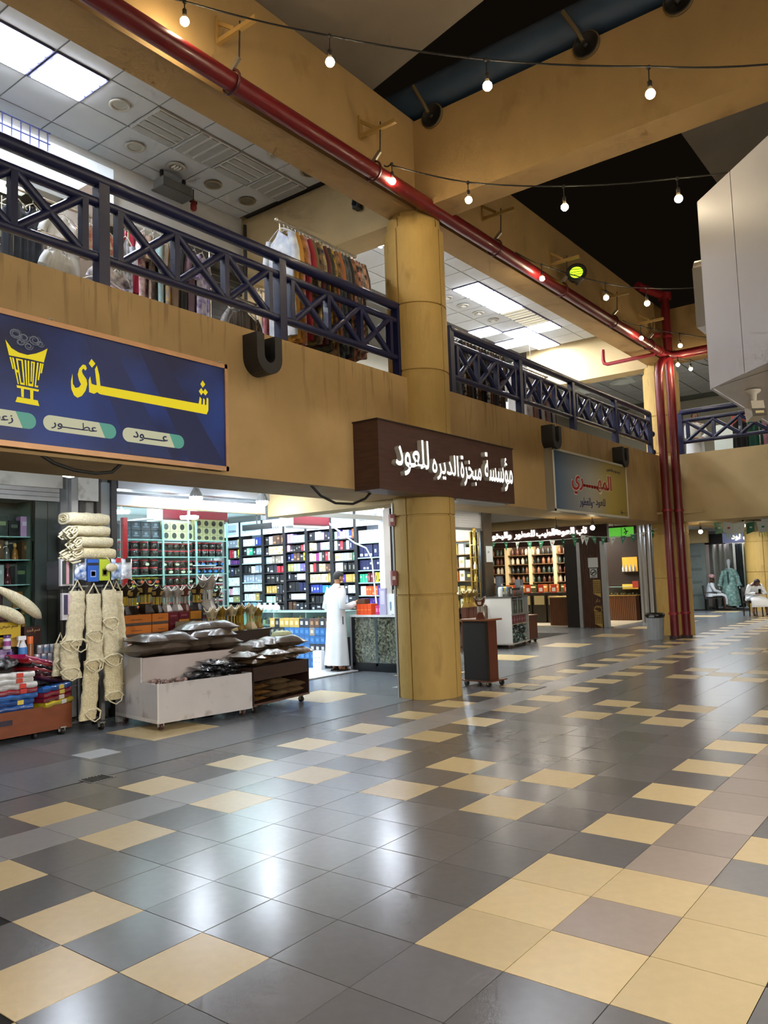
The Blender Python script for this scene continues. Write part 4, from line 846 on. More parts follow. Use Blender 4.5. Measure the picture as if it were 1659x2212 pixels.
# counter with oud chips behind glass (right of the man)
t = thing('oud_counter', 'glass fronted counter filled with brown oud chips beside the column', 'counter', (7.5, 6.85, 0))
BLKM = C_('#14171d', .35, .3)
part(MB().box(7.5, 8.3, 6.2, 7.86, .0, .10), 'plinth', BLKM, t)
part(MB().box(7.52, 8.3, 6.22, 7.84, .10, .93), 'chip_bed', M_('oud_bed', '#6b5c4a', .8, var=.4, vscale=18, bump=1, bscale=22), t)
for a, b_ in ((7.80, 7.86), (7.28, 7.33), (6.2, 6.26)): part(MB().box(7.49, 7.53, a, b_, .1, .95), 'frame_post', BLKM, t)
part(MB().box(7.49, 7.53, 6.2, 7.86, .10, .15), 'frame_rail', BLKM, t)
part(MB().box(7.47, 8.32, 6.18, 7.88, .95, .985), 'top', C_('#cfd4d6', .3), t)
part(MB().box(7.485, 7.50, 7.86, 7.90, 0, .97), 'metal_corner', ALU, t)
ch = MB(); rr = random.Random(3)
for k in range(900):
    y, z = rr.uniform(6.28, 7.79), rr.uniform(.16, .92); a = rr.uniform(0, 3.14); l_ = rr.uniform(.02, .045)
    ch.bar((7.515, y-l_*math.cos(a), z-l_*math.sin(a)), (7.505, y+l_*math.cos(a), z+l_*math.sin(a)), .018, .022, rr.randrange(3))
part(ch, 'oud_chips', [C_('#8a7a66', .8), C_('#6b5c4c', .8), C_('#a08e76', .8)], t)['kind'] = 'stuff'
part(MB().box(7.484, 7.488, 6.26, 7.80, .15, .95), 'front_pane', GLS, t)
# goods on that counter
for k in range(4): carton('orange_box', 'bright orange box, %s from the man on the oud counter' % ORD[k], 'box', 'orange boxes on the oud counter', (7.62, 7.72-k*.085, .986), (.2, .08, .19), '#e4521c', ('#f58a4a', .1, .9, .42, .5), rough=.3)
carton('brown_box', 'small brown box the man in white is handling', 'box', None, (7.6, 7.66, 1.178), (.14, .16, .09), '#5a3a28')
for k in range(3): carton('pink_box', 'glossy pink box, %s from left on the oud counter' % ORD[k], 'box', 'pink boxes on the oud counter', (7.62, 7.33-k*.065, .986), (.12, .06, .16), '#c23a72', ('#e58ab2', .2, .8, .3, .7), rough=.25)
for k in range(3): carton('flower_box', 'white box with a blue flower, %s from left by the column' % ORD[k], 'box', 'white flower boxes on the oud counter', (7.62, 7.02-k*.17, .986), (.12, .16, .36), '#e4e8ea', [('#6f8fa8', .38, .62, .3, .62), ('#3e5a52', .44, .56, .2, .3)])
carton('leaning_card', 'lilac grey card box leaning on the oud counter', 'box', None, (7.55, 7.17, .986), (.05, .14, .46), '#a9a6c4', ('#c9c7de', .2, .8, .4, .9))
t = thing('paper_stand', 'silver rod with clips standing on the oud counter', 'stand', (7.6, 6.98, .986)); MB().tube([(0, 0, 0), (0, 0, .42), (0, -.06, .45)], .012, 8).obj('rod', CHR, t); MB().sph((0, -.08, .45), .03, 8, 6).obj('clip', C_('#4b4b4d', .3, .8), t); MB().lathe([(.05, 0), (.05, .01)], 12).obj('base', CHR, t)
# ================================================================= GOODS BEFORE THE SHOPS
def pillow(w_, d, h, seed=0, fin=.04, crump=.012):
    r_ = random.Random(seed); nx, ny = 12, 9; b = MB(); ph = [r_.uniform(0, 6.28) for _ in range(8)]
    def hz(u, v):
        e = max(0, (1-abs(u)**2.6))**.55 * max(0, (1-abs(v)**2.6))**.55
        n_ = math.sin(u*5+ph[0]+v*3)*.4 + math.sin(v*7+ph[1]-u*4)*.35 + math.sin(u*11+ph[2])*.25*math.sin(v*9+ph[3])
        return e, n_*crump*e
    for sg in (1, -1):
        vs = []
        for i in range(nx+1):
            for j in range(ny+1):
                u, v = -1+2*i/nx, -1+2*j/ny; e, n_ = hz(u, v)
                x = u*w_/2*(1-.06*(1-abs(u))*abs(v)) + fin*(u if abs(u) > .99 else 0); y = v*d/2*(1-.05*math.cos(u*3))
                vs.append((x, y, h/2 + (sg*h/2*e if sg > 0 else -h/2*e*.92) + n_))
        fs = [(i*(ny+1)+j, (i+1)*(ny+1)+j, (i+1)*(ny+1)+j+1, i*(ny+1)+j+1) for i in range(nx) for j in range(ny)]
        b.add(vs, fs if sg > 0 else [f[::-1] for f in fs], 0, True)
    return b
BAGB = M_('bag_brown_film', '#4f4439', .36, var=.3, vscale=9, coat=.3, bump=.6, bscale=12); BAGK = M_('bag_black_film', '#2c2c2f', .2, var=.4, vscale=14, coat=1, bump=1, bscale=26, col2='#a9acb2', c2amt=.25, c2scale=16)  # grey patches in the black film are highlights painted into its colour
BAGT = M_('bag_tan_film', '#5f4c36', .38, var=.3, vscale=8, coat=.35, bump=.7, bscale=12); BAGD = M_('bag_ochre_film', '#75542f', .3, var=.3, vscale=10, coat=.5, bump=.6, bscale=16)
PIL = [pillow(.46, .34, .17, k).mesh('bag', BAGB) for k in range(3)]; PILK = [pillow(.34, .28, .06, 10+k, crump=.02).mesh('bag', BAGK) for k in range(3)]
PILT = [pillow(.38, .28, .10, 20+k, crump=.015).mesh('bag', BAGT) for k in range(3)]; PILD = [pillow(.3, .24, .06, 30+k).mesh('bag', BAGD) for k in range(2)]
def bag(mes, org, lx, ly, z, rz, label, group, tilt=(0, 0)):
    o = link('incense_bag', random.choice(mes), None, label, 'bag', group)
    c, s = math.cos(org[2]), math.sin(org[2]); o.location = (org[0]+lx*c-ly*s, org[1]+lx*s+ly*c, z); o.rotation_euler = (tilt[0], tilt[1], org[2]+rz); return o
def caster(t, x, y, zt, m=None):
    o = MB().tube([(x-.016, y, .038), (x+.016, y, .038)], .038, 14).obj('caster', C_('#4a2b26', .5) if m is None else m, t)
    MB().bar((x-.024, y, .035), (x-.024, y, zt-.01), .006, .035).obj('fork', C_('#b7b5ae', .3, .8), o); MB().bar((x+.024, y, .035), (x+.024, y, zt-.01), .006, .035).obj('fork', C_('#b7b5ae', .3, .8), o)
    MB().box(x-.035, x+.035, y-.035, y+.035, zt-.012, zt).obj('plate', C_('#b7b5ae', .3, .8), o)
# ---- white stepped cart
CW = M_('cart_white', '#c6c2c2', .5, var=.06, vscale=3, col2='#9a928c', c2amt=.1, c2scale=5)
O1 = (2.12, 6.23, math.radians(-8))
t = thing('stepped_cart', 'white stepped display cart on castors with bags of incense', 'cart', (O1[0], O1[1], 0), O1[2])
L1, D1 = 1.28, 1.02
prof = [(0, .1), (D1, .1), (D1, 1.02), (.74, 1.02), (.74, .80), (.38, .80), (.38, .52), (0, .52)]
MYZ = lambda x: Matrix(((0, 0, 1, x), (1, 0, 0, 0), (0, 1, 0, 0), (0, 0, 0, 1)))
MB().prism(prof, MYZ(0), .02).obj('side_panel', CW, t); MB().prism(prof, MYZ(L1-.02), .02).obj('side_panel', CW, t)
MB().box(.02, L1-.02, 0, .02, .1, .52).obj('front_panel', CW, t); MB().box(.02, L1-.02, .37, .39, .3, .795).obj('riser', M_('cart_pinkish', '#b9aeaa', .5, var=.06), t)
MB().box(.02, L1-.02, .02, .37, .40, .42).obj('bin_floor', C_('#3a2a24', .6), t); MB().box(.02, L1-.02, .38, .75, .775, .795).obj('tier', C_('#4a3228', .5), t)
MB().box(.02, L1-.02, .74, D1, .9, .92).obj('tier', CW, t); MB().box(.0, L1, 0, D1, .085, .1).obj('base', CW, t); MB().box(.02, L1-.02, .74, .76, .79, .92).obj('riser', CW, t)
MB().box(0, .02, -.004, .0, .1, .53).obj('edge_strip', C_('#d6d2cd', .5), t); MB().box(-.004, 0, .0, D1, .09, .125).obj('edge_strip', C_('#d6d2cd', .5), t)
for x in (.09, L1-.09):
    for y in (.09, D1-.09): caster(t, x, y, .085)
# brown film bags on the second tier
k = 0
for lx, ly, z, rz in ((.02, .52, .797, .25), (.36, .54, .797, -.1), (.72, .56, .797, .12), (1.06, .55, .797, 0)):
    bag(PIL, O1, lx+.1, ly, z, rz, '%s silvery brown incense bag from left in the lower layer on the white cart' % ORD[k], 'bags on the white cart tier'); k += 1
for k, (lx, ly, z, rz) in enumerate(((.16, .54, .895, .3), (.48, .55, .895, -.35), (.84, .57, .897, .1), (1.1, .6, .9, .3))):
    bag(PIL, O1, lx+.04, ly, z, rz, '%s silvery brown incense bag from left in the upper layer on the white cart' % ORD[k], 'bags on the white cart tier', (.05, .04))
for k, (lx, ly, z, rz) in enumerate(((.92, .68, .985, .2), (1.2, .68, .985, -.2))):
    bag(PIL, O1, lx, ly, z, rz, '%s silvery brown incense bag topping the pile on the white cart' % ['left', 'right'][k], 'bags on the white cart tier')
# black shiny bags in the front bin
k = 0
for lx, ly, z, rz in ((.62, .2, .45, .2), (.88, .2, .46, -.1), (1.1, .2, .46, .1), (.72, .22, .52, -.3), (1.0, .22, .53, .2), (.82, .22, .585, .1), (1.08, .22, .59, -.1), (.95, .24, .64, .15)):
    bag(PILK, O1, lx, ly, z, rz, '%s shiny black incense bag from the bottom of the front bin pile' % ORD[k], 'black bags in the front bin', (.12*(k % 2), .05)); k += 1
rk = []
for s in range(4):
    r_ = random.Random(s+50); b = MB(); prof = [(math.sin(math.pi*i/6), -math.cos(math.pi*i/6)) for i in range(7)]; vs = []
    b.sph((0, 0, 0), .03, 8, 6, sc=(1.1, .9, .75)); b.v = [(x+r_.uniform(-.006, .006), y+r_.uniform(-.006, .006), z+r_.uniform(-.005, .005)) for x, y, z in b.v]; b.s = [False]*len(b.s)
    rk.append(b.mesh('lump', M_('resin_lump', '#8f7770', .6, var=.45, vscale=25, bump=.5, bscale=40)))
r_ = random.Random(5)
for k in range(46):
    lx, ly = r_.uniform(.06, .52), r_.uniform(.06, .33); z = .445 + .05*(k//23) + (.03 if k > 35 else 0); c, s = math.cos(O1[2]), math.sin(O1[2])
    o = link('incense_lump', rk[k % 4], None, 'brownish pink incense lump in the front bin of the white cart', 'incense', 'incense lumps in the front bin', None, (O1[0]+lx*c-ly*s, O1[1]+lx*s+ly*c, z)); o.rotation_euler = (r_.uniform(0, 3), r_.uniform(0, 3), r_.uniform(0, 3))
# ---- dark brown cart
CB = M_('cart_brown', '#33201a', .45, var=.2, vscale=5, stretch=(1, 1, 4)); O2 = (3.41, 6.06, math.radians(5))
t = thing('brown_cart', 'dark brown wooden cart with bags on top and on its open shelf', 'cart', (O2[0], O2[1], 0), O2[2])
L2, D2 = 1.12, .95
MB().box(0, L2, 0, .02, .40, .57).obj('front_board', CB, t); MB().box(0, .02, 0, D2, .1, .57).obj('side_panel', CB, t); MB().box(L2-.02, L2, 0, D2, .1, .57).obj('side_panel', CB, t)
MB().box(0, L2, 0, D2, .10, .12).obj('base', CB, t); MB().box(.02, L2-.02, .02, D2, .52, .54).obj('top_tray', CB, t); MB().box(0, L2, D2-.02, D2, .1, .57).obj('rear_panel', CB, t)
MB().box(0, L2, -.004, .0, .1, .125).obj('edge_strip', C_('#5a4032', .5), t)
for x in (.1, L2-.08):
    for y in (.08, D2-.1): caster(t, x, y, .1, C_('#201b18', .5))
k = 0
for lx, ly, z, rz in ((.24, .2, .121, .1), (.6, .2, .121, -.1), (.94, .2, .121, .05), (.3, .2, .195, -.15), (.68, .2, .195, .2), (.96, .2, .195, -.1), (.26, .2, .27, .1), (.62, .22, .27, -.1)):
    bag(PILT if k % 3 else PILD, O2, lx, ly, z, rz, '%s brown bag from the bottom left on the open shelf of the brown cart' % ORD[k], 'bags on the brown cart shelf'); k += 1
for k, (me, lx, ly, z, rz) in enumerate(((PILT, .2, .18, .572, .2), (PILT, .55, .2, .572, -.3), (PILD, .34, .14, .64, .3), (PILT, .92, .2, .572, .5), (PILT, .9, .3, .645, -.2), (PIL, .22, .42, .572, .1), (PIL, .26, .44, .675, -.25), (PIL, .78, .4, .72, .2), (PIL, 1.0, .3, .73, -.35), (PILT, .06, .2, .66, .4), (PILT, .5, .1, .65, .1), (PIL, .55, .42, .70, .25), (PILT, 1.02, .12, .64, -.3))):
    bag(me, O2, lx, ly, z, rz, '%s film bag on top of the brown cart, counted from the left' % ORD[k], 'bags on the brown cart top', (.03, .03))
# dark crate at its back, a bowl of dried petals and a sack of pale grains
t = thing('dark_crate', 'dark brown crate behind the bags under the golden incense burners', 'crate', (3.95, 6.98, .54))
MB().box(-.5, .55, -.12, .3, 0, .42).obj('body', CB, t); MB().box(-.52, .57, -.14, .32, .42, .44).obj('lid', C_('#22140f', .4), t)
pt = thing('petal_bowl', 'heap of dark red dried petals before the crate', 'petals', (3.85, 6.72, .57)); MB().lathe([(.12, 0), (.2, .07), (.19, .07), (.1, .02)], 18).obj('bowl', C_('#1e1a19', .4), pt)
ph = MB(); r_ = random.Random(9)
for k in range(220):
    a, q = r_.uniform(0, 6.28), r_.random()**.5*.17; z = .06+.07*(1-(q/.17)**2)+r_.uniform(-.01, .01); ph.cb((q*math.cos(a), q*math.sin(a), z), (.03, .02, .006), 0, a, Matrix.Rotation(r_.uniform(-1, 1), 4, 'X'))
ph.obj('dried_petals', C_('#4c1d26', .7), pt)['kind'] = 'stuff'
gt = thing('grain_bag', 'clear bag of pale cream grains standing on the brown cart', 'bag', (4.42, 6.55, .565))
MB().lathe([(.12, 0), (.155, .02), (.16, .15), (.155, .30), (.13, .36), (.09, .38), (0, .385)], 20).obj('grains', M_('cream_grains', '#c9bd92', .7, bump=1, bscale=60, var=.2, vscale=50), gt)
MB().lathe([(.163, .0), (.166, .3), (.15, .37), (.1, .41), (.12, .45)], 20, caps=False).obj('film', GLS, gt)
# ---- boxes behind the white cart, stacked on a table
t = thing('goods_table', 'low white table behind the white cart carrying boxes and burners', 'table', (2.3, 7.25, 0)); TW = C_('#b9b6b2', .5)
part(MB().box(2.26, 4.1, 7.2, 7.62, .84, .87), 'top', TW, t)
for x in (2.3, 4.06):
    for y in (7.24, 7.58): part(MB().box(x-.025, x+.025, y-.025, y+.025, 0, .84), 'leg', TW, t)
for r_ in range(3):
    for k, (x0, x1) in enumerate(((2.33, 2.80), (2.805, 3.06))):
        carton('charcoal_box', '%s orange charcoal box, layer %s up, behind the white cart' % (['wide', 'narrow'][k], ['one', 'two', 'three'][r_]), 'box', 'orange boxes behind the white cart', ((x0+x1)/2, 7.4, .872+r_*.134), (x1-x0-.006, .3, .13), '#b5692a', [('#3d3530', 0, 1, 0, .24), ('#5a3418', .35, .7, .5, .56)], 'y', rough=.25)
for r_ in range(4):
    for k in range(2):
        if r_ == 3 or k == 0 or r_ < 4: carton('maroon_box', 'maroon box, %s column, layer %s up, beside the orange boxes' % (['left', 'right'][k], ['one', 'two', 'three', 'four'][r_]), 'box', 'maroon boxes beside the orange ones', (3.15+k*.17, 7.4, .872+r_*.102), (.16, .28, .098), '#5a1c26' if (k == 0 or r_ > 2) else '#a9702f', [('#7f3a44', .2, .8, .4, .6)], 'y', rough=.25)
for r_ in range(3): carton('amber_box', 'amber striped box, layer %s up, in the middle of the stack' % ['one', 'two', 'three'][r_], 'box', 'amber boxes in the stack', (3.52, 7.4, .872+r_*.134), (.18, .28, .13), '#b4772c', [('#33291f', 0, 1, 0, .2)], 'y', rough=.25)
for r_ in range(4):
    for k in range(4): carton('grey_pack', 'grey and red pack, %s column, layer %s up, right of the stack' % (ORD[k], ['one', 'two', 'three', 'four'][r_]), 'pack', 'grey packs right of the stack', (3.68+k*.105, 7.38, .872+r_*.098), (.1, .24, .094), ['#4d4c52', '#5a5358', '#6a666c'][(r_+k) % 3], [('#93303a', 0, 1, 0, .16), ('#8c8c92', .1, .6, .5, .8)], 'y', rough=.2)
# display tray leaning with small bottles
t = thing('sample_tray', 'opened carton tray with small coloured bottles on the bags', 'tray', (3.28, 7.08, .93)); MB().box(-.17, .17, -.1, .1, 0, .03).obj('tray', C_('#3a1418', .4), t); MB().box(-.17, .17, .09, .1, 0, .22).obj('back_flap', C_('#6b6048', .5), t)
MB().box(-.17, -.16, -.1, .1, .03, .12).obj('side_flap', C_('#2c2420', .5), t); MB().box(.16, .17, -.1, .1, .03, .12).obj('side_flap', C_('#c9c6c0', .5), t)
for k, cc in enumerate(('#5a1c22', '#7a3a1c', '#1f3f9c', '#2a52b0', '#c2341f')): MB().lathe([(.022, .03), (.022, .1), (.01, .115), (.01, .13)], 10).obj('bottle', C_(cc, .2), t, loc=(-.1+k*.05, -.02, 0))
# ---- incense burners
def burner(colb, colr, coli, colp):
    def side(b, hb, ht, z0, z1, horn, mi):
        n = 8
        for q in range(4):
            rot = Matrix.Rotation(q*math.pi/2, 4, 'Z'); vs = []
            for k in range(n+1):
                u = -1+2*k/n; vs.append((u*hb, -hb, z0)); vs.append((u*ht, -ht, z1 + horn*abs(u)**2.2))
            b.add(vs, [(2*k, 2*k+2, 2*k+3, 2*k+1) for k in range(n)], mi, False, rot)
            vi = [(x*.88, y*.88, z) for x, y, z in vs]; b.add(vi, [(2*k+1, 2*k+3, 2*k+2, 2*k) for k in range(n)], mi, False, rot)
        b.box(-hb*.9, hb*.9, -hb*.9, hb*.9, z0, z0+.01, mi)
        return b
    bowl = side(MB(), .038, .078, .185, .27, .055, 0)
    rim = MB()
    for q in range(4):
        rot = Matrix.Rotation(q*math.pi/2, 4, 'Z'); n = 8
        rim.tube([rot @ Vector((u*.078*.97, -.078*.97, .27+.055*abs(u)**2.2)) for u in [-1+2*k/n for k in range(n+1)]], .0042, 6)
    inl = MB()
    for q in range(4):
        rot = Matrix.Rotation(q*math.pi/2, 4, 'Z'); inl.add([(-.022, -.0555, .205), (.022, -.0555, .205), (.032, -.073, .25), (-.032, -.073, .25)], [(0, 1, 2, 3)], 0, False, rot)
    bs = MB(); bs.add([(sx_*h, sy_*h, z) for h, z in ((.062, 0), (.062, .012), (.034, .085), (.034, .095)) for sx_, sy_ in ((-1, -1), (1, -1), (1, 1), (-1, 1))], [(3, 2, 1, 0)] + [(i*4+k, i*4+(k+1) % 4, (i+1)*4+(k+1) % 4, (i+1)*4+k) for i in range(3) for k in range(4)] + [(12, 13, 14, 15)])
    pil = MB().box(-.008, .008, -.008, .008, .095, .185)
    return (bowl.mesh('bowl', C_(colb, .35, .2)), rim.mesh('rim', C_(colr, .3, .3)), inl.mesh('inlay', C_(coli, .4)), bs.mesh('base', C_(colb, .35, .2)), pil.mesh('pillar', C_(colp, .3, .5)))
BK = {'dark brown and gold': burner('#24160e', '#a89e86', '#a58a4a', '#c2a436'), 'silver grey': burner('#9a9188', '#e6e3dc', '#7d756c', '#c9c6c0'), 'reddish brown': burner('#5c2c1e', '#d0ccc4', '#d8d0c0', '#a9a49c'), 'black': burner('#23211f', '#cfcac0', '#b9a878', '#8a8478'), 'golden': burner('#8f6f24', '#e0d3b0', '#6f5a2a', '#c8a63c'), 'pale gold': burner('#bfb08a', '#efe9da', '#8f8468', '#c9b878')}
def put_burner(kind, loc, label, s=1.1, group='incense burners on the boxes'):
    t = thing('incense_burner', label, 'incense burner', loc, random.uniform(-.25, .25)+.35, group); t.scale = (s, s, s*1.02); me = BK[kind]
    for m_, nm in zip(me[:4], ('bowl', 'rim', 'inlay', 'base')): link(nm, m_, t)
    for sx_ in (-1, 1):
        for sy_ in (-1, 1): link('pillar', me[4], t, loc=(sx_*.026, sy_*.026, 0))
for k, (kind, x, y, z, s) in enumerate((('dark brown and gold', 2.46, 7.36, 1.275, 1.2), ('dark brown and gold', 2.64, 7.42, 1.275, 1.1), ('dark brown and gold', 2.80, 7.38, 1.275, 1.3), ('dark brown and gold', 2.99, 7.40, 1.275, 1.1), ('silver grey', 3.14, 7.4, 1.28, 1.0), ('silver grey', 3.31, 7.4, 1.28, 1.0), ('reddish brown', 3.46, 7.42, 1.275, 1.05), ('dark brown and gold', 3.65, 7.4, 1.268, 1.15), ('silver grey', 3.84, 7.4, 1.265, 1.5), ('black', 4.0, 7.42, 1.265, .9))):
    put_burner(kind, (x, y, z), '%s incense burner, %s from left in the row on the stacked boxes' % (kind, ORD[k]), s)
for k, (kind, x, y, s) in enumerate((('pale gold', 3.55, 6.98, 1.0), ('golden', 3.73, 7.0, 1.05), ('pale gold', 3.91, 7.0, 1.05), ('golden', 4.08, 7.02, 1.05), ('pale gold', 4.26, 7.0, 1.1), ('golden', 4.44, 7.04, .9))):
    put_burner(kind, (x, y, .981), '%s incense burner, %s from left on the dark crate' % (kind, ORD[k]), s, 'incense burners on the dark crate')
# ================================================================= LOOFAH STAND
LOOF = M_('loofah_cream', '#e2d8b6', .85, var=.18, vscale=40, bump=1, bscale=90); LOOK = M_('loofah_knit', '#d9cca4', .85, var=.3, vscale=60, bump=1, bscale=60)
CHRD = C_('#8f9296', .25, .9)
t = thing('loofah_stand', 'wheeled metal stand holding loofah back straps and packets', 'stand', (1.78, 7.25, 0))
MB().tube([(0, 0, .1), (0, 0, 2.0)], .02, 10).obj('pole', CHRD, t)
for a in (.4, 1.97, 3.54, 5.11):
    MB().tube([(0, 0, .14), (.3*math.cos(a), .3*math.sin(a), .085)], .014, 6).obj('foot', CHRD, t); caster(t, .3*math.cos(a), .3*math.sin(a), .09, C_('#1c1a19', .4))
MB().box(-.27, .3, -.2, .2, 1.93, 1.95).obj('top_shelf', CHRD, t); MB().box(-.27, .32, -.24, -.22, 1.64, 1.66).obj('hook_bar', CHRD, t); MB().box(-.27, .32, .2, .22, 1.64, 1.66).obj('hook_bar', CHRD, t)
for x in (-.26, .31): MB().box(x-.008, x+.008, -.24, .22, 1.62, 1.95).obj('side_bar', CHRD, t)
for z in (.5, .9, 1.3): MB().box(-.2, .24, .0, .015, z, z+.012).obj('cross_wire', CHRD, t)
for x in (-.2, .02, .24): MB().box(x-.004, x+.004, .0, .012, .2, 1.64).obj('upright_wire', CHRD, t)
# rolled loofahs on the top
for k, (z, h, w_, x) in enumerate(((1.952, .15, .50, 1.90), (2.102, .13, .46, 1.88), (2.232, .13, .46, 1.84), (2.362, .15, .54, 1.80))):
    rt_ = thing('loofah_roll', 'cream rolled loofah towel, %s from the bottom of the stack' % ORD[k], 'loofah', (x, 7.15, z), random.uniform(-.06, .06), 'rolled loofahs on the stand')
    b = MB(); n = 14; vs = []; sec = 10
    for i in range(sec+1):
        for q in range(n):
            a = 2*math.pi*q/n; sq = .5*h*(abs(math.sin(a))**.7*(1 if math.sin(a) > 0 else -1)); cx = .13*(abs(math.cos(a))**.7*(1 if math.cos(a) > 0 else -1))
            e = 1 - .12*(abs(2*i/sec-1)**6); vs.append((-w_/2+w_*i/sec, cx*e, h/2+sq*e+.004*math.sin(i*2+q)))
    b.add(vs, [(i*n+q, i*n+(q+1) % n, (i+1)*n+(q+1) % n, (i+1)*n+q) for i in range(sec) for q in range(n)], 0, True); b.add(vs[:n], [tuple(range(n))[::-1]]); b.add(vs[-n:], [tuple(range(n))])
    b.obj('roll', LOOK if k in (0,) else LOOF, rt_)
    MB().tube([(-w_/2-.004, .09*math.cos(q*.5)*(1-q*.035), h/2+.05*math.sin(q*.5)*(1-q*.035)) for q in range(26)], .010, 5).obj('spiral_end', LOOK, rt_)
    if k < 3:
        for q in range(16 if k == 0 else 10):
            y0, z0 = -.14+.045*(q % 4), .01+.03*(q // 4); l_ = random.uniform(.1, .26) if k == 0 else random.uniform(.06, .16)
            MB().tube([(-w_/2+.02, y0, z0+h*.3), (-w_/2-l_*.5, y0-.03, z0+.03), (-w_/2-l_, y0-.05, z0-.02), (-w_/2-l_*.8, y0-.07, z0-.05), (-w_/2-l_*.3, y0-.06, z0-.03), (-w_/2, y0-.04, z0)], .012, 6).obj('fringe_loop', LOOF, rt_)
# hanging straps
def strap(name, x, y, z1, z0, w_, label, knit=False, bend=.0, th_=.07, loops=()):
    tt = thing(name, label, 'loofah strap', (x, y, z0), 0, 'loofah straps hanging on the stand'); b = MB(); n = 16; vs = []; L_ = z1-z0; m = 10
    for i in range(n+1):
        z = L_*i/n; k_ = 1-.18*(i/n)**3 + .06*math.sin(i*1.3)
        for q in range(m):
            a = 2*math.pi*q/m; vs.append((w_/2*k_*math.copysign(abs(math.cos(a))**.5, math.cos(a)) + bend*(1-i/n)**2, th_/2*math.copysign(abs(math.sin(a))**.6, math.sin(a)) + .006*math.sin(i*2.1), z))
    b.add(vs, [(i*m+q, i*m+(q+1) % m, (i+1)*m+(q+1) % m, (i+1)*m+q) for i in range(n) for q in range(m)], 0, True); b.add(vs[:m], [tuple(range(m))[::-1]]); b.add(vs[-m:], [tuple(range(m))])
    b.obj('pad', LOOK if knit else LOOF, tt)
    MB().tube([(-w_*.35, 0, L_-.01), (-w_*.12, -.01, L_+.07), (0, -.01, L_+.12), (w_*.12, -.01, L_+.07), (w_*.35, 0, L_-.01)], .008, 6).obj('cord', LOOF, tt)
    for lz in loops:
        zz = L_*lz; MB().tube([(-w_*.5, -th_*.5, zz), (-w_*.3, -th_*.8, zz+.035), (w_*.2, -th_*.8, zz+.04), (w_*.5, -th_*.5, zz)], .012, 6).obj('seam_roll', LOOF, tt)
        MB().tube([(-w_*.5, -th_*.5, zz), (-w_*.3, -th_*.9, zz-.06), (0, -th_*1.1, zz-.1), (w_*.35, -th_*.9, zz-.07), (w_*.5, -th_*.5, zz)], .008, 6).obj('loop', LOOF, tt)
strap('loofah_strap', 1.60, 6.98, 1.60, .98, .215, 'left front loofah strap, its lower pad angled to the left', False, -.06, loops=(.05,))
strap('loofah_strap', 1.50, 6.99, 1.05, .62, .23, 'lower left loofah pad with an open flap', False, .05, loops=(.92, .2))
strap('loofah_strap', 1.80, 6.97, 1.56, .72, .21, 'middle front loofah strap with looped cord', False, .02, loops=(.45, .06))
strap('loofah_strap', 1.76, 6.96, .80, .14, .2, 'long knitted loofah strap reaching lowest in the middle', True, -.05, loops=(.95, .12))
strap('loofah_strap', 2.01, 6.98, 1.60, .78, .21, 'right front loofah strap with a round hole', False, .03, loops=(.55, .02))
strap('loofah_strap', 2.04, 6.97, .86, .32, .23, 'lower right loofah pad with gathered end', True, .02, loops=(.9, .1))
strap('loofah_strap', 2.17, 7.08, 1.58, .9, .2, 'loofah strap turned sideways behind the right one', False, .05)
strap('loofah_strap', 2.22, 7.08, .92, .36, .2, 'rightmost lower loofah pad beside the white cart', True, .04, loops=(.15,))
strap('loofah_strap', 1.46, 7.1, 1.02, .66, .14, 'leftmost loofah pad half behind the others', False, -.02, loops=(.4,))
# packets hung under the top shelf
t = carton('blue_packet', 'blue packet with a round picture on the loofah stand', 'packet', None, (1.80, 6.99, 1.70), (.14, .04, .26), '#2f64c4', [('#1c2233', .0, 1, .72, .84), ('#8fa6d8', .25, .75, .2, .5), ('#1d2b52', .32, .68, .25, .45)], 'y', rough=.25)
t = carton('lime_packet', 'lime green packet with a round picture on the loofah stand', 'packet', None, (1.95, 6.99, 1.71), (.14, .04, .25), '#b9cc3a', [('#6b6f22', .25, .75, .2, .55), ('#d8b48c', .34, .66, .27, .48)], 'y', rough=.25)
t = thing('bath_brush', 'oval cream bath brush in front of the lime packet', 'brush', (2.02, 6.94, 1.86)); b = MB().sph((0, 0, 0), .07, 14, 8, sc=(1.15, .45, .7)); b.obj('head', LOOF, t); MB().tube([(0, .01, .04), (-.03, .02, .10), (-.05, .03, .12)], .006, 5).obj('cord', LOOF, t)
for k, (x, cc, lab) in enumerate(((1.64, '#5f8ad0', 'clear blue packet hanging left of the blue one'), (2.10, '#7fa8e0', 'clear packet with red tag right of the brush'), (2.22, '#c9d4e4', 'silvery clear packet hanging at the right end of the stand'))):
    t = thing('clear_packet', lab, 'packet', (x, 6.97-.02*k, 1.72), 0, 'clear packets on the stand'); q = pillow(.15, .24, .05, 60+k, fin=0, crump=.012); q.v = [(a, c-.02, b_+.12) for a, b_, c in q.v]
    q.obj('film', M_('packet_film_%d' % k, cc, .15, var=.5, vscale=14, col2='#e8eef4', c2amt=.6, c2scale=14, coat=1), t); MB().box(-.03, .03, -.035, -.02, .2, .25).obj('tag', C_('#c23a3a' if k == 1 else '#2c2a28', .4), t)
for k, (x, z, lab) in enumerate(((1.48, 1.66, 'striped pink and green sponge packet at the top left of the stand'), (1.5, 1.28, 'pink and white sponge packet below the striped one'))):
    t = thing('sponge_packet', lab, 'packet', (x, 7.0, z), 0, 'sponge packets on the stand'); MB().box(-.08, .08, -.02, .02, 0, .3).obj('card', C_('#c9c6cc', .4), t)
    for q, cc in enumerate(('#2f3d33', '#c89aa4', '#2f3d33') if k == 0 else ('#3a3550', '#d3b5c0', '#7a5aa0')): MB().box(-.06+q*.042, -.025+q*.042, -.034, -.02, .06 if k else .02, .28).obj('sponge', C_(cc, .7), t)
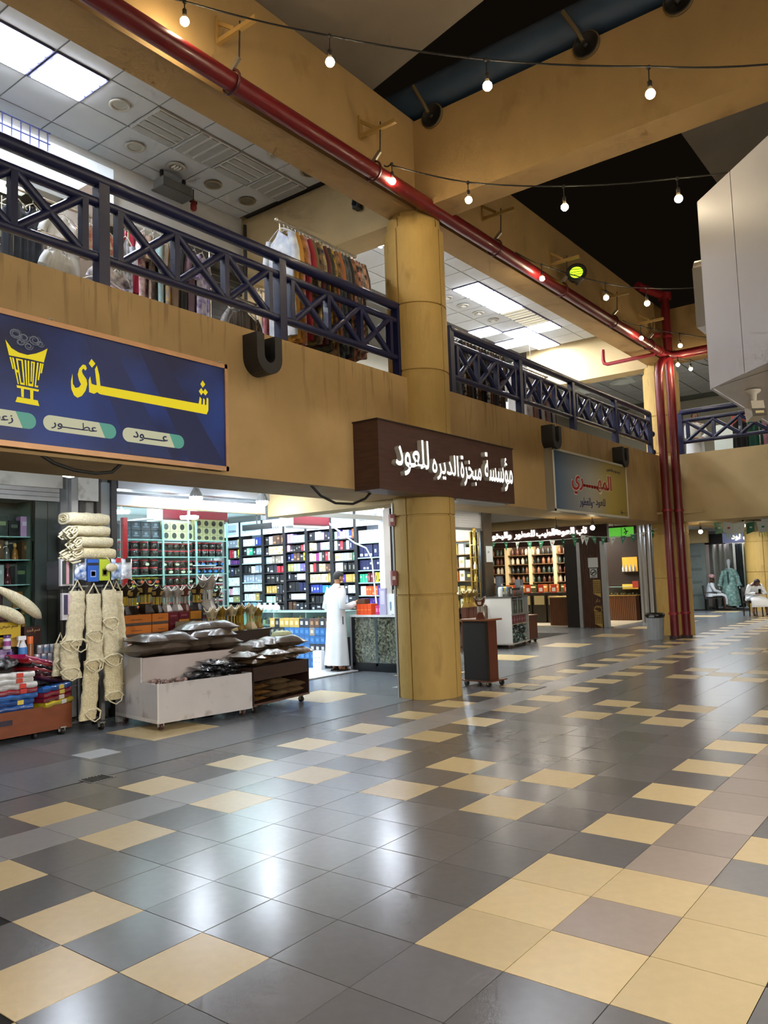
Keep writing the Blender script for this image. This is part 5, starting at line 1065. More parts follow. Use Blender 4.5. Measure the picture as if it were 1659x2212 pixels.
# ================================================================= BROWN CHEST AND STACKED PACKS (left edge)
t = thing('brown_chest', 'low brown wooden chest on castors at the left edge', 'chest', (.3, 7.2, 0)); CHB = M_('chest_brown', '#7c3f1c', .4, var=.15, vscale=4, stretch=(1, 1, 3))
part(MB().box(-.6, 1.62, 7.12, 7.14, .07, .34), 'front_board', CHB, t); part(MB().box(1.60, 1.62, 7.14, 7.62, .07, .34), 'side_board', CHB, t); part(MB().box(-.6, 1.6, 7.14, 7.62, .07, .1), 'base', CHB, t); part(MB().box(-.6, 1.6, 7.14, 7.62, .30, .32), 'top_board', CHB, t)
part(MB().box(-.1, .93, 7.114, 7.12, .20, .255), 'name_plate', C_('#2a2030', .4), t)
for x in (1.2, 1.5): MB().tube([(x-.3-.016, -.03, .035), (x-.3+.016, -.03, .035)], .035, 12).obj('caster', C_('#1d1b1a', .5), t)
def pack(name, label, x, y, z, sx, sy, h, col, rz=0, tilt=0, band=None, group='folded packs on the chest'):
    tt = thing(name, label, 'pack', (x, y, z), rz, group); tt.rotation_euler = (0, tilt, rz); m = M_('film_'+col.strip('#'), col, .22, coat=.8, var=.25, vscale=12, bump=.5, bscale=20)
    n = 10; b = MB(); vs = []
    for i in range(n+1):
        for (yy, zz) in ((-sy/2, 0), (-sy/2-.008, h*.5), (-sy/2, h), (sy/2, h), (sy/2, 0)): vs.append((-sx/2+sx*i/n, yy+.006*math.sin(i*2.2+zz*90), zz+.006*math.sin(i*1.7+yy*30)))
    b.add(vs, [(i*5+q, (i+1)*5+q, (i+1)*5+(q+1) % 5, i*5+(q+1) % 5) for i in range(n) for q in range(5)], 0, True); b.add(vs[:5], [(0, 1, 2, 3, 4)]); b.add(vs[-5:], [(4, 3, 2, 1, 0)])
    b.obj('film', m, tt)
    for q in range(2): MB().box(-sx/2+.01, sx/2-.01, -sy/2-.012, -sy/2-.006, h*(.3+.3*q), h*(.34+.3*q)).obj('fold', C_('#15131a' if col[1] in '01234' else '#7d7f86', .5), tt)
    if band: MB().box(sx*.05, sx*.05+.07, -sy/2-.016, -sy/2-.006, h*.08, h*.95).obj('paper_band', C_(band, .5), tt)
    return tt
z = .335
for k, (cc, nm, bd) in enumerate((('#2f5fae', 'blue', None), ('#2a549c', 'deep blue', '#d9c25a'), ('#3a74c0', 'light blue', None), ('#8f1f2e', 'red', '#c23a30'), ('#d8d8d8', 'white', '#d23b2c'), ('#dcdcda', 'white', '#c8452f'), ('#e2e2e0', 'white', '#d23b2c'))):
    pack('folded_pack', '%s folded pack, %s from the bottom of the left stack on the chest' % (nm, ORD[k]), .98+random.uniform(-.03, .03), 7.28, z, .44, .26, .055, cc, random.uniform(-.1, .1), 0, bd); z += .058
z = .335
for k, (cc, nm, bd) in enumerate((('#c9b52c', 'yellow', '#d8d8d8'), ('#7d1a2a', 'dark red', '#d9d2c4'), ('#8f1f33', 'red', '#d8c25a'), ('#2f66b4', 'blue', '#d8c25a'))):
    pack('folded_pack', '%s folded pack, %s from the bottom of the right stack on the chest' % (nm, ORD[k]), 1.44+random.uniform(-.02, .02), 7.26, z, .40, .24, .05, cc, .25, -.05, bd); z += .056
z = .57
for k, (cc, nm) in enumerate((('#5a1528', 'plum'), ('#3a1420', 'dark plum'), ('#8f1c24', 'dark red'), ('#17151a', 'black'), ('#a11d24', 'scarlet'), ('#b8205e', 'magenta pink'))):
    pack('glossy_pack', '%s glossy pack, %s from the bottom of the slanted pile' % (nm, ORD[k]), 1.42-.035*k, 7.36, z+.02, .46, .3, .045, cc, .3, .28, None, 'glossy packs piled on the chest'); z += .046
# ================================================================= LEFT SHOP
t = clean(thing('window_2', 'glass front of the left shop with a roller shutter box above', 'window', (1.0, 7.85, 0)), kind='structure')
SHT = M_('shutter_grey', '#a2a09a', .5, var=.12, vscale=3)
part(MB().box(-2, 1.86, 7.72, 7.95, 2.86, 3.08), 'shutter_box', M_('shutter_box', '#b9b5a9', .55, var=.15, vscale=2, col2='#7d7462', c2amt=.15, c2scale=3), t)
for k in range(3): part(MB().box(-2, 1.84, 7.76, 7.80, 2.70+k*.055, 2.75+k*.055), 'shutter_slat', SHT, t)
part(MB().box(1.84, 1.92, 7.74, 7.86, 0, 2.86), 'guide_rail', C_('#77797b', .4, .5), t); part(MB().box(1.55, 1.84, 7.80, 7.83, 0, 2.70), 'side_panel', M_('panel_smoke', '#3e4643', .25, var=.08), t); part(MB().box(1.705, 1.71, 7.797, 7.80, 0, 2.7), 'panel_joint', DARK, t)
part(MB().box(-2, 1.55, 7.80, 7.81, 0, 2.70), 'pane', GLS, t)
t = clean(thing('door_2', 'metal door edge and lit glass strip behind the loofah stand', 'door', (2.3, 7.8, 0)), kind='structure')
part(MB().box(2.05, 2.14, 7.68, 7.75, 0, 3.05), 'frame_post', C_('#33302c', .5), t); part(MB().box(2.36, 2.50, 7.70, 7.74, .1, 2.98), 'glass_strip', M_('strip_glass', '#aab4bc', .12, metal=.3), t)
part(MB().box(2.50, 2.58, 7.66, 7.78, 0, 3.05), 'frame_post', C_('#2a2723', .5), t); part(MB().box(2.30, 2.36, 7.68, 7.76, 0, 3.05), 'frame_post', C_('#3a352f', .5), t); part(MB().box(2.02, 2.30, 7.64, 7.75, 2.72, 3.05), 'junction_box', M_('box_dirty_white', '#c9c6bd', .6, var=.1, col2='#8a8272', c2amt=.2, c2scale=6), t)
part(MB().box(1.94, 2.03, 7.66, 7.74, .0, 3.05), 'conduit', C_('#b7b9b9', .35, .5), t)
# shelves with perfumes behind the glass
t = thing('glass_cabinet', 'glass shelves full of perfumes inside the left shop', 'shelf', (0.9, 8.15, 0))
for z in (1.15, 1.42, 1.70, 2.0, 2.28): part(MB().box(-.2, 1.62, 8.02, 8.36, z-.012, z), 'glass_shelf', GLE, t)
for x in (-.2, .7, 1.62): part(MB().box(x-.012, x+.012, 8.02, 8.36, .6, 2.72), 'upright', C_('#6f8476', .3), t)
part(MB().box(-.2, 1.62, 8.02, 8.36, .0, .6), 'base_cabinet', C_('#2c2a28', .5), t); part(MB().box(-.2, 1.62, 8.37, 8.39, .6, 2.72), 'rear_panel', C_('#4c4f4c', .4), t)
n = 0; r_ = random.Random(21)
PAL = [('dark green', '#26302c', '#7f8a5c'), ('black', '#191a1b', '#6d7064'), ('brown', '#5a3a20', '#a97c48'), ('maroon', '#4c1a22', '#8f4a52'), ('taupe', '#6a6056', '#a89c88'), ('pink', '#d29ac4', '#f0d4e8'), ('pale grey', '#aeb3ae', '#d9dcd6'), ('amber', '#a0662a', '#d8a45c')]
for si, z in enumerate((1.15, 1.42, 1.70, 2.0, 2.28)):
    x = .62; k = 0
    while x < 1.56:
        nm, c1, c2 = r_.choice(PAL); w_ = r_.uniform(.10, .17); h = r_.uniform(.19, .26)
        if r_.random() < .7:
            carton('boxed_perfume', '%s boxed perfume, %s from left on cabinet shelf %s up, left shop' % (nm, ORD[k], ['one', 'two', 'three', 'four', 'five'][si]), 'perfume box', 'perfumes in the left shop cabinet', (x+w_/2, 8.17, z), (w_*.92, .12, h), c1, [(c2, .2, .8, .55, .75)], 'y')
        else:
            tt = thing('flask', '%s glass flask, %s from left on cabinet shelf %s up, left shop' % (nm, ORD[k], ['one', 'two', 'three', 'four', 'five'][si]), 'bottle', (x+w_/2, 8.17, z), 0, 'perfumes in the left shop cabinet')
            MB().lathe([(w_*.4, 0), (w_*.42, .02), (w_*.3, h*.55), (w_*.14, h*.7), (w_*.14, h*.78)], 14).obj('body', C_(c1, .12), tt); MB().lathe([(w_*.2, h*.78), (w_*.22, h*.92), (w_*.1, h)], 12).obj('stopper', C_(c2, .2), tt)
        x += w_; k += 1
# goods on the shelf above the chest
t = thing('goods_rack', 'dark stepped rack behind the chest at the left edge', 'rack', (.9, 7.6, 0)); part(MB().box(-.4, 1.64, 7.42, 7.70, .33, .80), 'lower_step', C_('#2b211c', .6), t); part(MB().box(-.4, 1.4, 7.52, 7.72, .80, 1.0), 'upper_step', C_('#2b211c', .6), t)
def gourd(x, y, z, l_, r, ry, rz, label):
    tt = thing('loofah_gourd', label, 'loofah', (x, y, z), rz, 'big dried loofah gourds'); b = MB(); n = 12; m = 14; vs = []
    for i in range(m+1):
        u = i/m; q = r*(math.sin(math.pi*min(1, u*1.02+.02))**.35)*(.65+.5*u)*(1 if u < .93 else .8)
        for k in range(n): a = 6.283*k/n; rr = q*(1+.06*math.cos(a*6)); vs.append((l_*(u-.5), rr*math.cos(a), rr*math.sin(a) + .03*math.sin(u*3)))
    b.add(vs, [(i*n+k, i*n+(k+1) % n, (i+1)*n+(k+1) % n, (i+1)*n+k) for i in range(m) for k in range(n)], 0, True); b.add(vs[:n], [tuple(range(n))[::-1]]); b.add(vs[-n:], [tuple(range(n))])
    o = b.obj('fibre_body', LOOF, tt); o.rotation_euler = (0, ry, 0)
gourd(1.17, 7.45, 1.48, .66, .075, .62, 0, 'long dried loofah gourd sloping down to the right')
gourd(1.0, 7.42, 1.36, .5, .075, .45, 0, 'dried loofah gourd below the long sloping one')
gourd(.78, 7.44, 1.28, .3, .06, .2, 0, 'short loofah gourd cut off by the left edge')
carton('charcoal_pack', 'yellow and brown charcoal carton with Arabic print on the rack', 'carton', None, (1.08, 7.56, 1.0), (.28, .12, .28), '#b08a3a', [('#e0c22c', .02, .98, .35, .97), ('#5a4022', .1, .6, .4, .5)], 'y')
o = carton('charcoal_pack', 'dark brown charcoal carton with Arabic print on the rack', 'carton', None, (1.36, 7.56, 1.0), (.2, .12, .21), '#38201a', [('#c99a5a', .1, .4, .2, .24)], 'y')
lettering('print', ar('فحم طبيعي'), .2, .05, C_('#6b3f1a', .5), FX(.98, 7.49, 1.20), None, .002, .01); bpy.data.objects['print'].parent = bpy.data.objects['charcoal_pack']; bpy.data.objects['print'].matrix_parent_inverse = bpy.data.objects['charcoal_pack'].matrix_basis.inverted()
o2 = lettering('print_text', ar('فحم الجرد'), .16, .045, C_('#c9a070', .5), FX(1.28, 7.49, 1.14), None, .002, .008); o2.parent = o; o2.matrix_parent_inverse = o.matrix_basis.inverted()
carton('purple_carton', 'lilac carton on the rack at the left edge', 'carton', None, (1.0, 7.48, .802), (.16, .1, .18), '#8f7aa6', [('#b9a8cc', .2, .8, .3, .7)], 'y')
for k, (x, z, cc, cap, lab) in enumerate(((1.02, .985, '#d8d4e2', '#5a3a78', 'white tub with purple cap on the lilac carton'), (1.06, .80, '#cfcad8', '#4a3270', 'white tub with purple cap beside the lilac carton'), (.9, .80, '#2c2f2a', '#7ab82c', 'black and lime tub at the left edge'))):
    tt = thing('cream_tub', lab, 'tub', (x, 7.42, z), 0, 'tubs on the rack'); MB().lathe([(.04, 0), (.042, .01), (.04, .11), (.03, .12)], 14).obj('body', C_(cc, .3), tt); MB().lathe([(.036, .12), (.036, .15), (.0, .152)], 14).obj('cap', C_(cap, .3), tt); MB().lathe([(.0415, .03), (.0415, .09)], 14, caps=False).obj('label_band', C_('#9a4a8a' if k < 2 else '#9adc3a', .4), tt)
tt = thing('spray_bottle', 'white spray bottle with blue label on the rack', 'bottle', (1.19, 7.40, .802)); MB().lathe([(.045, 0), (.05, .02), (.046, .06), (.05, .10), (.042, .2), (.02, .25), (.018, .27)], 16).obj('body', C_('#dfe5ea', .25), tt); MB().lathe([(.051, .10), (.047, .19)], 16, caps=False).obj('label_band', C_('#3f82c8', .35), tt)
MB().box(-.06, .03, -.018, .018, .27, .315).obj('trigger_head', C_('#e6eaee', .3), tt); MB().bar((-.04, 0, .28), (-.06, 0, .20), .02, .012).obj('trigger', C_('#e6eaee', .3), tt); MB().lathe([(.022, .25), (.022, .275)], 12).obj('collar', C_('#d0d6da', .3), tt)
tt = thing('tall_bottle', 'amber bottle with orange cap beside the spray bottle', 'bottle', (1.29, 7.43, .802)); MB().lathe([(.04, 0), (.04, .2), (.03, .23)], 14).obj('body', C_('#8a5630', .25), tt); MB().lathe([(.034, .22), (.034, .30), (0, .302)], 14).obj('cap', C_('#d8682a', .35), tt)
for k in range(7):
    r_, q = divmod(k, 4); x = 1.37+q*.075+(.03 if r_ else 0)
    tt = thing('tin', 'small white tin, %s of the tin stack on the rack' % ORD[k], 'tin', (x, 7.42, .802+r_*.1), 0, 'tins stacked on the rack'); MB().lathe([(.034, 0), (.035, .005), (.035, .09), (.034, .095), (0, .095)], 14).obj('body', C_('#b9bec4', .25, .4), tt); MB().lathe([(.0355, .025), (.0355, .065)], 14, caps=False).obj('label_band', C_('#6f93b4' if k % 2 else '#8a8f96', .4), tt)
for k in range(4): carton('tea_box', 'small dark box with white print, %s in the row behind the packs' % ORD[k], 'box', 'dark boxes in a row behind the packs', (1.20+k*.115, 7.38, .56), (.108, .06, .17), '#4a4450', [('#b9b2c0', .3, .7, .5, .8)], 'y')
tt = thing('film_bundle', 'crumpled dark film bundle at the left behind the packs', 'bundle', (.95, 7.36, .78)); pillow(.3, .2, .12, 77, crump=.03).obj('film', BAGK, tt)
# ================================================================= RIGHT HAND SHOPS
WOOD = M_('cabinet_wood', '#5c2e1a', .45, var=.15, vscale=4, stretch=(4, 4, .6)); WOODB = M_('slat_wood', '#4a2c1b', .45, var=.15, vscale=5, stretch=(4, 4, .6)); BLK = C_('#16130f', .5)
# wooden stand behind the column
t = thing('wooden_stand', 'slim brown wooden stand on castors just behind the column', 'stand', (6.75, 4.72, 0), math.radians(-6))
MB().box(-.05, .16, -.13, .28, .09, .95).obj('body', WOOD, t); MB().box(-.12, -.05, -.13, .28, .09, .95).obj('dark_side', C_('#120a07', .6), t); MB().box(-.16, .24, -.18, .32, .95, .975).obj('top', C_('#7d4a2c', .35), t); MB().box(-.16, .28, -.2, .32, .075, .09).obj('base', WOOD, t)
for x in (-.1, .22):
    for y in (-.14, .26): caster(t, x, y, .078, C_('#171515', .4))
put_burner('reddish brown', (6.70, 4.72, .977), 'reddish brown incense burner on the stand behind the column', 1.0, 'burners on the wooden stand')
tt = thing('canister', 'pale canister on the wooden stand behind the column', 'canister', (6.88, 4.80, .977)); MB().lathe([(.07, 0), (.07, .17), (.06, .18)], 16).obj('body', C_('#8c8574', .3, .4), tt); MB().lathe([(.072, .18), (.072, .2), (0, .205)], 16).obj('lid', C_('#b9b2a0', .3, .4), tt)
# second perfume shop: shutter, glass, goods
t = clean(thing('window_3', 'glass front and roller shutter of the second perfume shop', 'window', (11, 7.7, 0)), kind='structure')
for k in range(8): part(MB().box(9.2, 11.95, 7.68, 7.71, 2.66+k*.05, 2.705+k*.05), 'shutter_slat', C_('#9c9d9b', .45, .3), t)
part(MB().box(9.2, 11.95, 7.66, 7.72, 2.60, 2.655), 'shutter_end', C_('#4d4d4b', .4), t); part(MB().box(11.80, 11.88, 7.66, 7.74, 0, 2.6), 'frame_post', C_('#2e2f31', .4, .4), t); part(MB().box(11.92, 12.30, 7.64, 7.76, 0, 3.05), 'pillar_glass', M_('mirror_bronze', '#6b6256', .1, metal=.5), t)
part(MB().box(9.2, 11.8, 7.70, 7.71, .9, 2.6), 'pane', GLS, t)
part(MB().box(10.9, 11.95, 7.55, 7.68, .02, .94), 'wood_cabinet', WOOD, t)
for k in range(5): part(MB().box(11.0+k*.19, 11.012+k*.19, 7.545, 7.55, .02, .94), 'groove', C_('#3a1d10', .5), t)
carton('notice', 'white paper notice on the bronze pillar beyond the column', 'notice', None, (12.12, 7.63, 1.9), (.28, .01, .36), '#cfd6da', [('#9aa0a4', .2, .5, .55, .7)], 'y')
S('wall_shop_second', 9.2, 12.1, 10.5, 10.6, 0, 3.1, C_('#5a4632', .6), 'brown back wall of the second perfume shop')
t = thing('perfume_rack', 'dark display shelves inside the second perfume shop', 'shelf', (11.9, 9, 0))
for z in (.6, .9, 1.2, 1.5, 1.8, 2.1, 2.4): part(MB().box(11.75, 12.08, 7.9, 10.3, z-.02, z), 'shelf_board', C_('#6b4a2a', .4), t)
for y in (7.9, 8.7, 9.5, 10.3): part(MB().box(11.75, 12.08, y-.02, y+.02, .0, 2.6), 'upright', C_('#8a5a2c', .4), t)
r_ = random.Random(31)
for si, z in enumerate((.6, .9, 1.2, 1.5, 1.8, 2.1)):
    for k in range(13):
        nm, c1, c2 = r_.choice([('black', '#26241f', '#b9a45a'), ('gold', '#a8873f', '#e0cf98'), ('cream', '#d8cfb4', '#8a7a4c'), ('brown', '#6b442a', '#c49a62'), ('white', '#dfe2e2', '#9aa0a0'), ('orange', '#b8642a', '#e8b080')])
        carton('perfume_box', '%s perfume box, %s from right, rack shelf %s up, second perfume shop' % (nm, ORD[k], ['one', 'two', 'three', 'four', 'five', 'six'][si]), 'perfume box', 'boxes in the second perfume shop', (11.86, 8.0+k*.175, z), (.12, .13, r_.uniform(.14, .24)), c1, (c2, .2, .8, .4, .7))
t = thing('gold_tower', 'tall gilt wire display tower in the second shop window', 'stand', (11.45, 7.61, .942)); t.scale = (.8, .7, .95); GOLD = C_('#a8893a', .35, .6)
for sx_ in (-.09, .09):
    for sy_ in (-.09, .09): MB().box(sx_-.01, sx_+.01, sy_-.01, sy_+.01, 0, 1.7).obj('post', GOLD, t)
for k in range(6): MB().box(-.1, .1, -.1, .1, .28*k, .28*k+.012).obj('shelf', GOLD, t); MB().lathe([(.05, .28*k+.012), (.055, .28*k+.1), (.02, .28*k+.15), (.025, .28*k+.18)], 10).obj('flask', C_(['#e0d9c4', '#3a2c20', '#c9b05a'][k % 3], .2), t)
MB().sph((0, 0, 1.74), .07, 12, 8).obj('finial', GOLD, t)
for k in range(3): put_burner('golden', (10.98+.16*k, 7.6, .942), 'golden incense burner, %s from left on the cabinet of the second shop' % ORD[k], 1.1, 'burners on the second shop cabinet')
t = thing('wall_lamp', 'bright white lamp inside the second shop window', 'lamp', (11.05, 8.0, 2.35)); MB().lathe([(0, -.06), (.08, -.05), (.09, .03)], 14, caps=False).obj('diffuser', LED, t); MB().lathe([(.09, .03), (.05, .08), (.02, .1), (.015, .7)], 14).obj('body', C_('#c9c9c6', .4), t)
for k, (x, y) in enumerate(((9.3, 6.9), (11.0, 6.9), (12.8, 6.9), (14.6, 6.9), (14.6, 9.4), (13.0, 11.5))):
    t = thing('recessed_lamp', '%s round white lamp in the arcade ceiling beyond the column' % ORD[k], 'lamp', (x, y, 3.078), 0, 'round lamps in the arcade ceiling')
    MB().lathe([(0, -.018), (.10, -.018)], 18, caps=False).obj('diffuser', M_('recess_white', '#ffffff', .4, emit=260.0, ecol='#fff4e4'), t); MB().lathe([(.10, -.02), (.13, -.012), (.13, 0)], 18, caps=False).obj('ring', C_('#d9d9d6', .4), t)
# white goods cart
O3 = (11.87, 7.01, math.radians(9)); t = thing('goods_cart', 'white cart with glass shelves of goods beyond the column', 'cart', (O3[0], O3[1], 0), O3[2]); L3, D3 = 1.17, .80
MB().box(0, .03, 0, D3, .1, 1.10).obj('side_panel', C_('#cfd0cf', .45), t); MB().box(L3-.03, L3, 0, D3, .1, 1.1).obj('side_panel', C_('#b9bab8', .45), t); MB().box(0, L3, 0, D3, .085, .11).obj('base', C_('#b5b3ae', .45), t); MB().box(-.01, L3+.01, -.01, D3, 1.10, 1.125).obj('top', C_('#4a4642', .4), t); MB().box(.03, L3-.03, D3-.02, D3, .11, 1.1).obj('rear_panel', C_('#d2d2d0', .45), t)
for z in (.52, .74): MB().box(.03, L3-.03, .01, D3-.02, z-.015, z).obj('shelf_board', C_('#b9a98c', .45), t)
MB().box(-.01, L3+.02, -.02, -.005, .71, .745).obj('rail', C_('#8f9293', .3, .6), t)
for x in (.1, L3-.1):
    for y in (.1, D3-.12): caster(t, x, y, .085)
for x in (.03, .42, .8, L3-.04): MB().box(x, x+.012, -.004, .004, .75, 1.10).obj('glass_bar', GLE, t)
c_, s_ = math.cos(O3[2]), math.sin(O3[2])
def P3(lx, ly, z): return (O3[0]+lx*c_-ly*s_, O3[1]+lx*s_+ly*c_, z)
for k in range(6): carton('red_box', 'wine red box, %s from left on the white goods cart shelf' % ORD[k], 'box', 'wine red boxes on the goods cart', P3(.14+k*.17, .12, .521), (.15, .16, .17), '#7a3a44', [('#a86a72', .2, .8, .4, .6)], 'y', O3[2])
for k in range(6): carton('grey_tin', 'tall grey tin, %s from left behind the cart glass' % ORD[k], 'tin', 'grey tins on the goods cart', P3(.16+k*.165, .14, .741), (.12, .14, .28), ['#5d6460', '#6a6f6c', '#4a504d'][k % 3], [('#8a908c', .2, .8, .3, .6)], 'y', O3[2], .3)
b = MB(); rr = random.Random(4)
for k in range(240): b.cb((rr.uniform(.05, L3-.05), rr.uniform(.02, .2), rr.uniform(.12, .5)), (.05, .03, .04), rr.randrange(4), rr.uniform(0, 3), Matrix.Rotation(rr.uniform(0, 3), 4, 'X'))
b.obj('wrapped_sweets', [C_('#3f5450', .25), C_('#6f8a86', .2), C_('#3a2a28', .3), C_('#a9b9b4', .2)], t)['kind'] = 'stuff'
for k, (lx, ly, cc, w_, h, lab) in enumerate(((.9, .1, '#6a6d72', .22, .36, 'tall grey gift box standing at the right of the goods cart'), (.62, .3, '#83878c', .3, .2, 'wide grey gift box in the middle of the goods cart'), (.48, .42, '#55595f', .14, .45, 'dark grey gift box leaning at the back of the goods cart'))):
    carton('gift_box', lab, 'box', None, P3(lx, ly, 1.126), (w_, .12, h), cc, [('#d9dbdc', .15, .85, .5, .62)], 'y', O3[2])
for k in range(9):
    tt = thing('pump_bottle', 'black pump bottle, %s from left on the goods cart' % ORD[k], 'bottle', P3(.34+k*.066, .06, 1.126), 0, 'pump bottles on the goods cart'); MB().lathe([(.028, 0), (.03, .01), (.028, .1), (.012, .13)], 10).obj('body', C_('#8a3f22' if k == 1 else '#4a3c38', .25), tt); MB().lathe([(.014, .13), (.014, .17)], 8).obj('cap', BLK, tt); MB().bar((0, 0, .165), (-.035, 0, .168), .012, .014).obj('nozzle', BLK, tt)
for k, cc in enumerate(('#d7dde2', '#4a7fc4', '#d8c23a', '#8fb4d8')):
    tt = thing('wipes_pack', '%s round pack from left at the left end of the goods cart' % ORD[k], 'pack', P3(.06+k*.10, .25, 1.126), 0, 'round packs on the goods cart'); MB().lathe([(.05, 0), (.052, .17), (.035, .21), (0, .215)], 12).obj('body', C_(cc, .3), tt); MB().lathe([(.053, .05), (.053, .11)], 12, caps=False).obj('label_band', C_('#e2e6e8', .3), tt)
carton('menu_card', 'black framed card at the left front of the goods cart', 'card', None, P3(.13, .04, 1.126), (.16, .03, .2), '#1c1f1e', [('#d2d6d2', .2, .7, .3, .85)], 'y', O3[2])
t = thing('small_cabinet', 'small brown cabinet on castors behind the goods cart', 'cabinet', (13.55, 7.55, 0)); MB().box(-.2, .2, -.2, .2, .08, .62).obj('body', WOOD, t); MB().box(-.22, .22, -.22, .22, .62, .64).obj('top', C_('#7d4a2c', .4), t)
for x in (-.15, .15):
    for y in (-.15, .15): caster(t, x, y, .08, BLK)
t = thing('alarm_conduit', 'steel conduit with two red alarm boxes on the column', 'conduit', (5.36, 5.27, 0))
for dx in (0, .05): part(MB().tube([(5.36+dx, 5.27+dx*.6, 0), (5.36+dx, 5.27+dx*.6, 2.66)], .016, 8), 'pipe', ALU, t)
for z in (1.62, 2.42): part(MB().cb((5.30, 5.24, z), (.09, .07, .2 if z < 2 else .16), 0, .9), 'alarm_box', C_('#7d1a1c', .4), t); part(MB().cb((5.265, 5.215, z), (.02, .04, .05), 0, .9), 'call_point', C_('#d9d3cc', .4), t)
# ---- wooden shop at the end of the arcade
XD = 18.3
t = clean(thing('wall_wooden_shop', 'dark wooden front of the shop at the end of the arcade', 'wall', (XD, 8, 0)), kind='structure')
part(MB().box(XD, XD+.15, 7.3, 11.6, 2.42, 3.05), 'fascia', C_('#3a2018', .4), t)
part(MB().box(XD-.02, XD+.2, 8.22, 8.64, 0, 2.42), 'black_panel', C_('#1d1816', .4), t)
part(MB().box(XD-.06, XD+.1, 8.14, 8.24, 0, 2.46), 'metal_post', ALU, t); part(MB().box(XD-.06, XD+.1, 7.38, 7.52, 0, 2.46), 'metal_post', ALU, t)
part(MB().box(XD+.02, XD+.12, 7.52, 8.14, 0, 2.42), 'door_back', WOODB, t)
for k in range(12): part(MB().box(XD, XD+.02, 7.525+k*.051, 7.565+k*.051, 0, 2.42), 'slat', WOODB, t)
def facing(name, y0, y1, z0, z1, m, x=XD-.004, d=.004): return part(MB().box(x-d, x, y0, y1, z0, z1), name, m, t)
facing('paper', 7.62, 7.92, 1.72, 2.0, C_('#d6dadb', .5)); facing('paper', 7.66, 7.88, 1.42, 1.70, C_('#cdd2d3', .5), XD-.008)
rg = [(XD-.016, 7.77+.085*math.cos(a*.3927), 1.57+.085*math.sin(a*.3927)) for a in range(16)]; part(MB().tube(rg, .011, 5, close=True), 'no_smoking_ring', BLK, t); part(MB().bar((XD-.016, 7.71, 1.63), (XD-.016, 7.83, 1.51), .01, .022), 'no_smoking_bar', BLK, t); part(MB().bar((XD-.016, 7.71, 1.57), (XD-.016, 7.83, 1.57), .01, .018), 'cigarette', BLK, t)
facing('caption', 7.69, 7.85, 1.68, 1.69, BLK, XD-.012); facing('caption', 7.69, 7.85, 1.44, 1.455, BLK, XD-.012)
GLD = C_('#c4a45c', .3, .4)
for z0, z1, sk in ((.86, 1.36, .1), (-.0, .52, .1)):
    part(MB().prism([(-7.80, z0+sk), (-7.80, z1), (-7.58, z1-(.0 if z0 else sk)), (-7.58, z0 if z0 else z0)], Matrix(((0, 0, -1, XD-.004), (-1, 0, 0, 0), (0, 1, 0, 0), (0, 0, 0, 1))), .006), 'gold_panel', GLD, t)
    for a in range(4):
        for c in range(7): part(MB().bar((XD-.012, 7.60+a*.052, z0+.12+c*.052), (XD-.012, 7.62+a*.052, z0+.15+c*.052), .02, .022), 'pattern_mark', C_('#2a1a10', .5), t)
def fy_text(txt, y, z, w_, h, m, bold=.01, dep=.004, x=XD-.01, nm='lettering'):
    o = lettering(nm, ar(txt), w_, h, m, FY(x-XD, y+w_/2-8, z), t, dep, bold); return o
fy_text('دار', 7.69, .70, .14, .13, GLD); fy_text('العطارات', 7.69, .54, .24, .09, GLD, .006)
hx = [(XD-.012, 7.69+.12*math.cos(a*1.0472), .45+.0+.12*math.sin(a*1.0472)+.0) for a in range(6)]
part(MB().tube([(x, y, z+.05) for x, y, z in hx], .012, 5, close=True), 'hexagon_logo', GLD, t)
LETW = M_('letter_white_far', '#ffffff', .4, emit=3.0, ecol='#fff8ee')
for txt, y, w_ in (('تاب', 8.05, .32), ('العود', 8.55, .55), ('الطيب', 9.2, .6), ('للعطور', 9.9, .7), ('والبخور', 10.75, .8)): lettering('lit_letters', ar(txt), w_, .26, LETW, FY(-.02, y+w_/2-8, 2.66), t, .03, .03)
# exit sign
t = thing('exit_sign', 'green lit exit sign hanging before the wooden shop', 'sign', (17.6, 6.62, 2.52)); MB().box(-.02, .02, -.34, .34, 0, .26).obj('panel', M_('exit_green', '#58c23a', .4, emit=.5, ecol='#6fdc4a'), t); MB().box(-.026, -.02, -.02, -.01, .0, .26).obj('divider', C_('#2f7a22', .4), t)
MB().tube([(-.024, -.12, .2), (-.024, -.16, .12), (-.024, -.12, .06)], .014, 5).obj('running_figure', C_('#123f14', .5), t); MB().tube([(-.024, -.20, .15), (-.024, -.13, .14), (-.024, -.08, .1)], .012, 5).obj('running_figure', C_('#123f14', .5), t); MB().sph((-.024, -.11, .22), .02, 8, 6).obj('running_figure', C_('#123f14', .5), t); MB().tube([(0, .2, .26), (0, .2, .56)], .01, 6).obj('hanger', BLK, t); MB().tube([(0, -.2, .26), (0, -.2, .56)], .01, 6).obj('hanger', BLK, t)
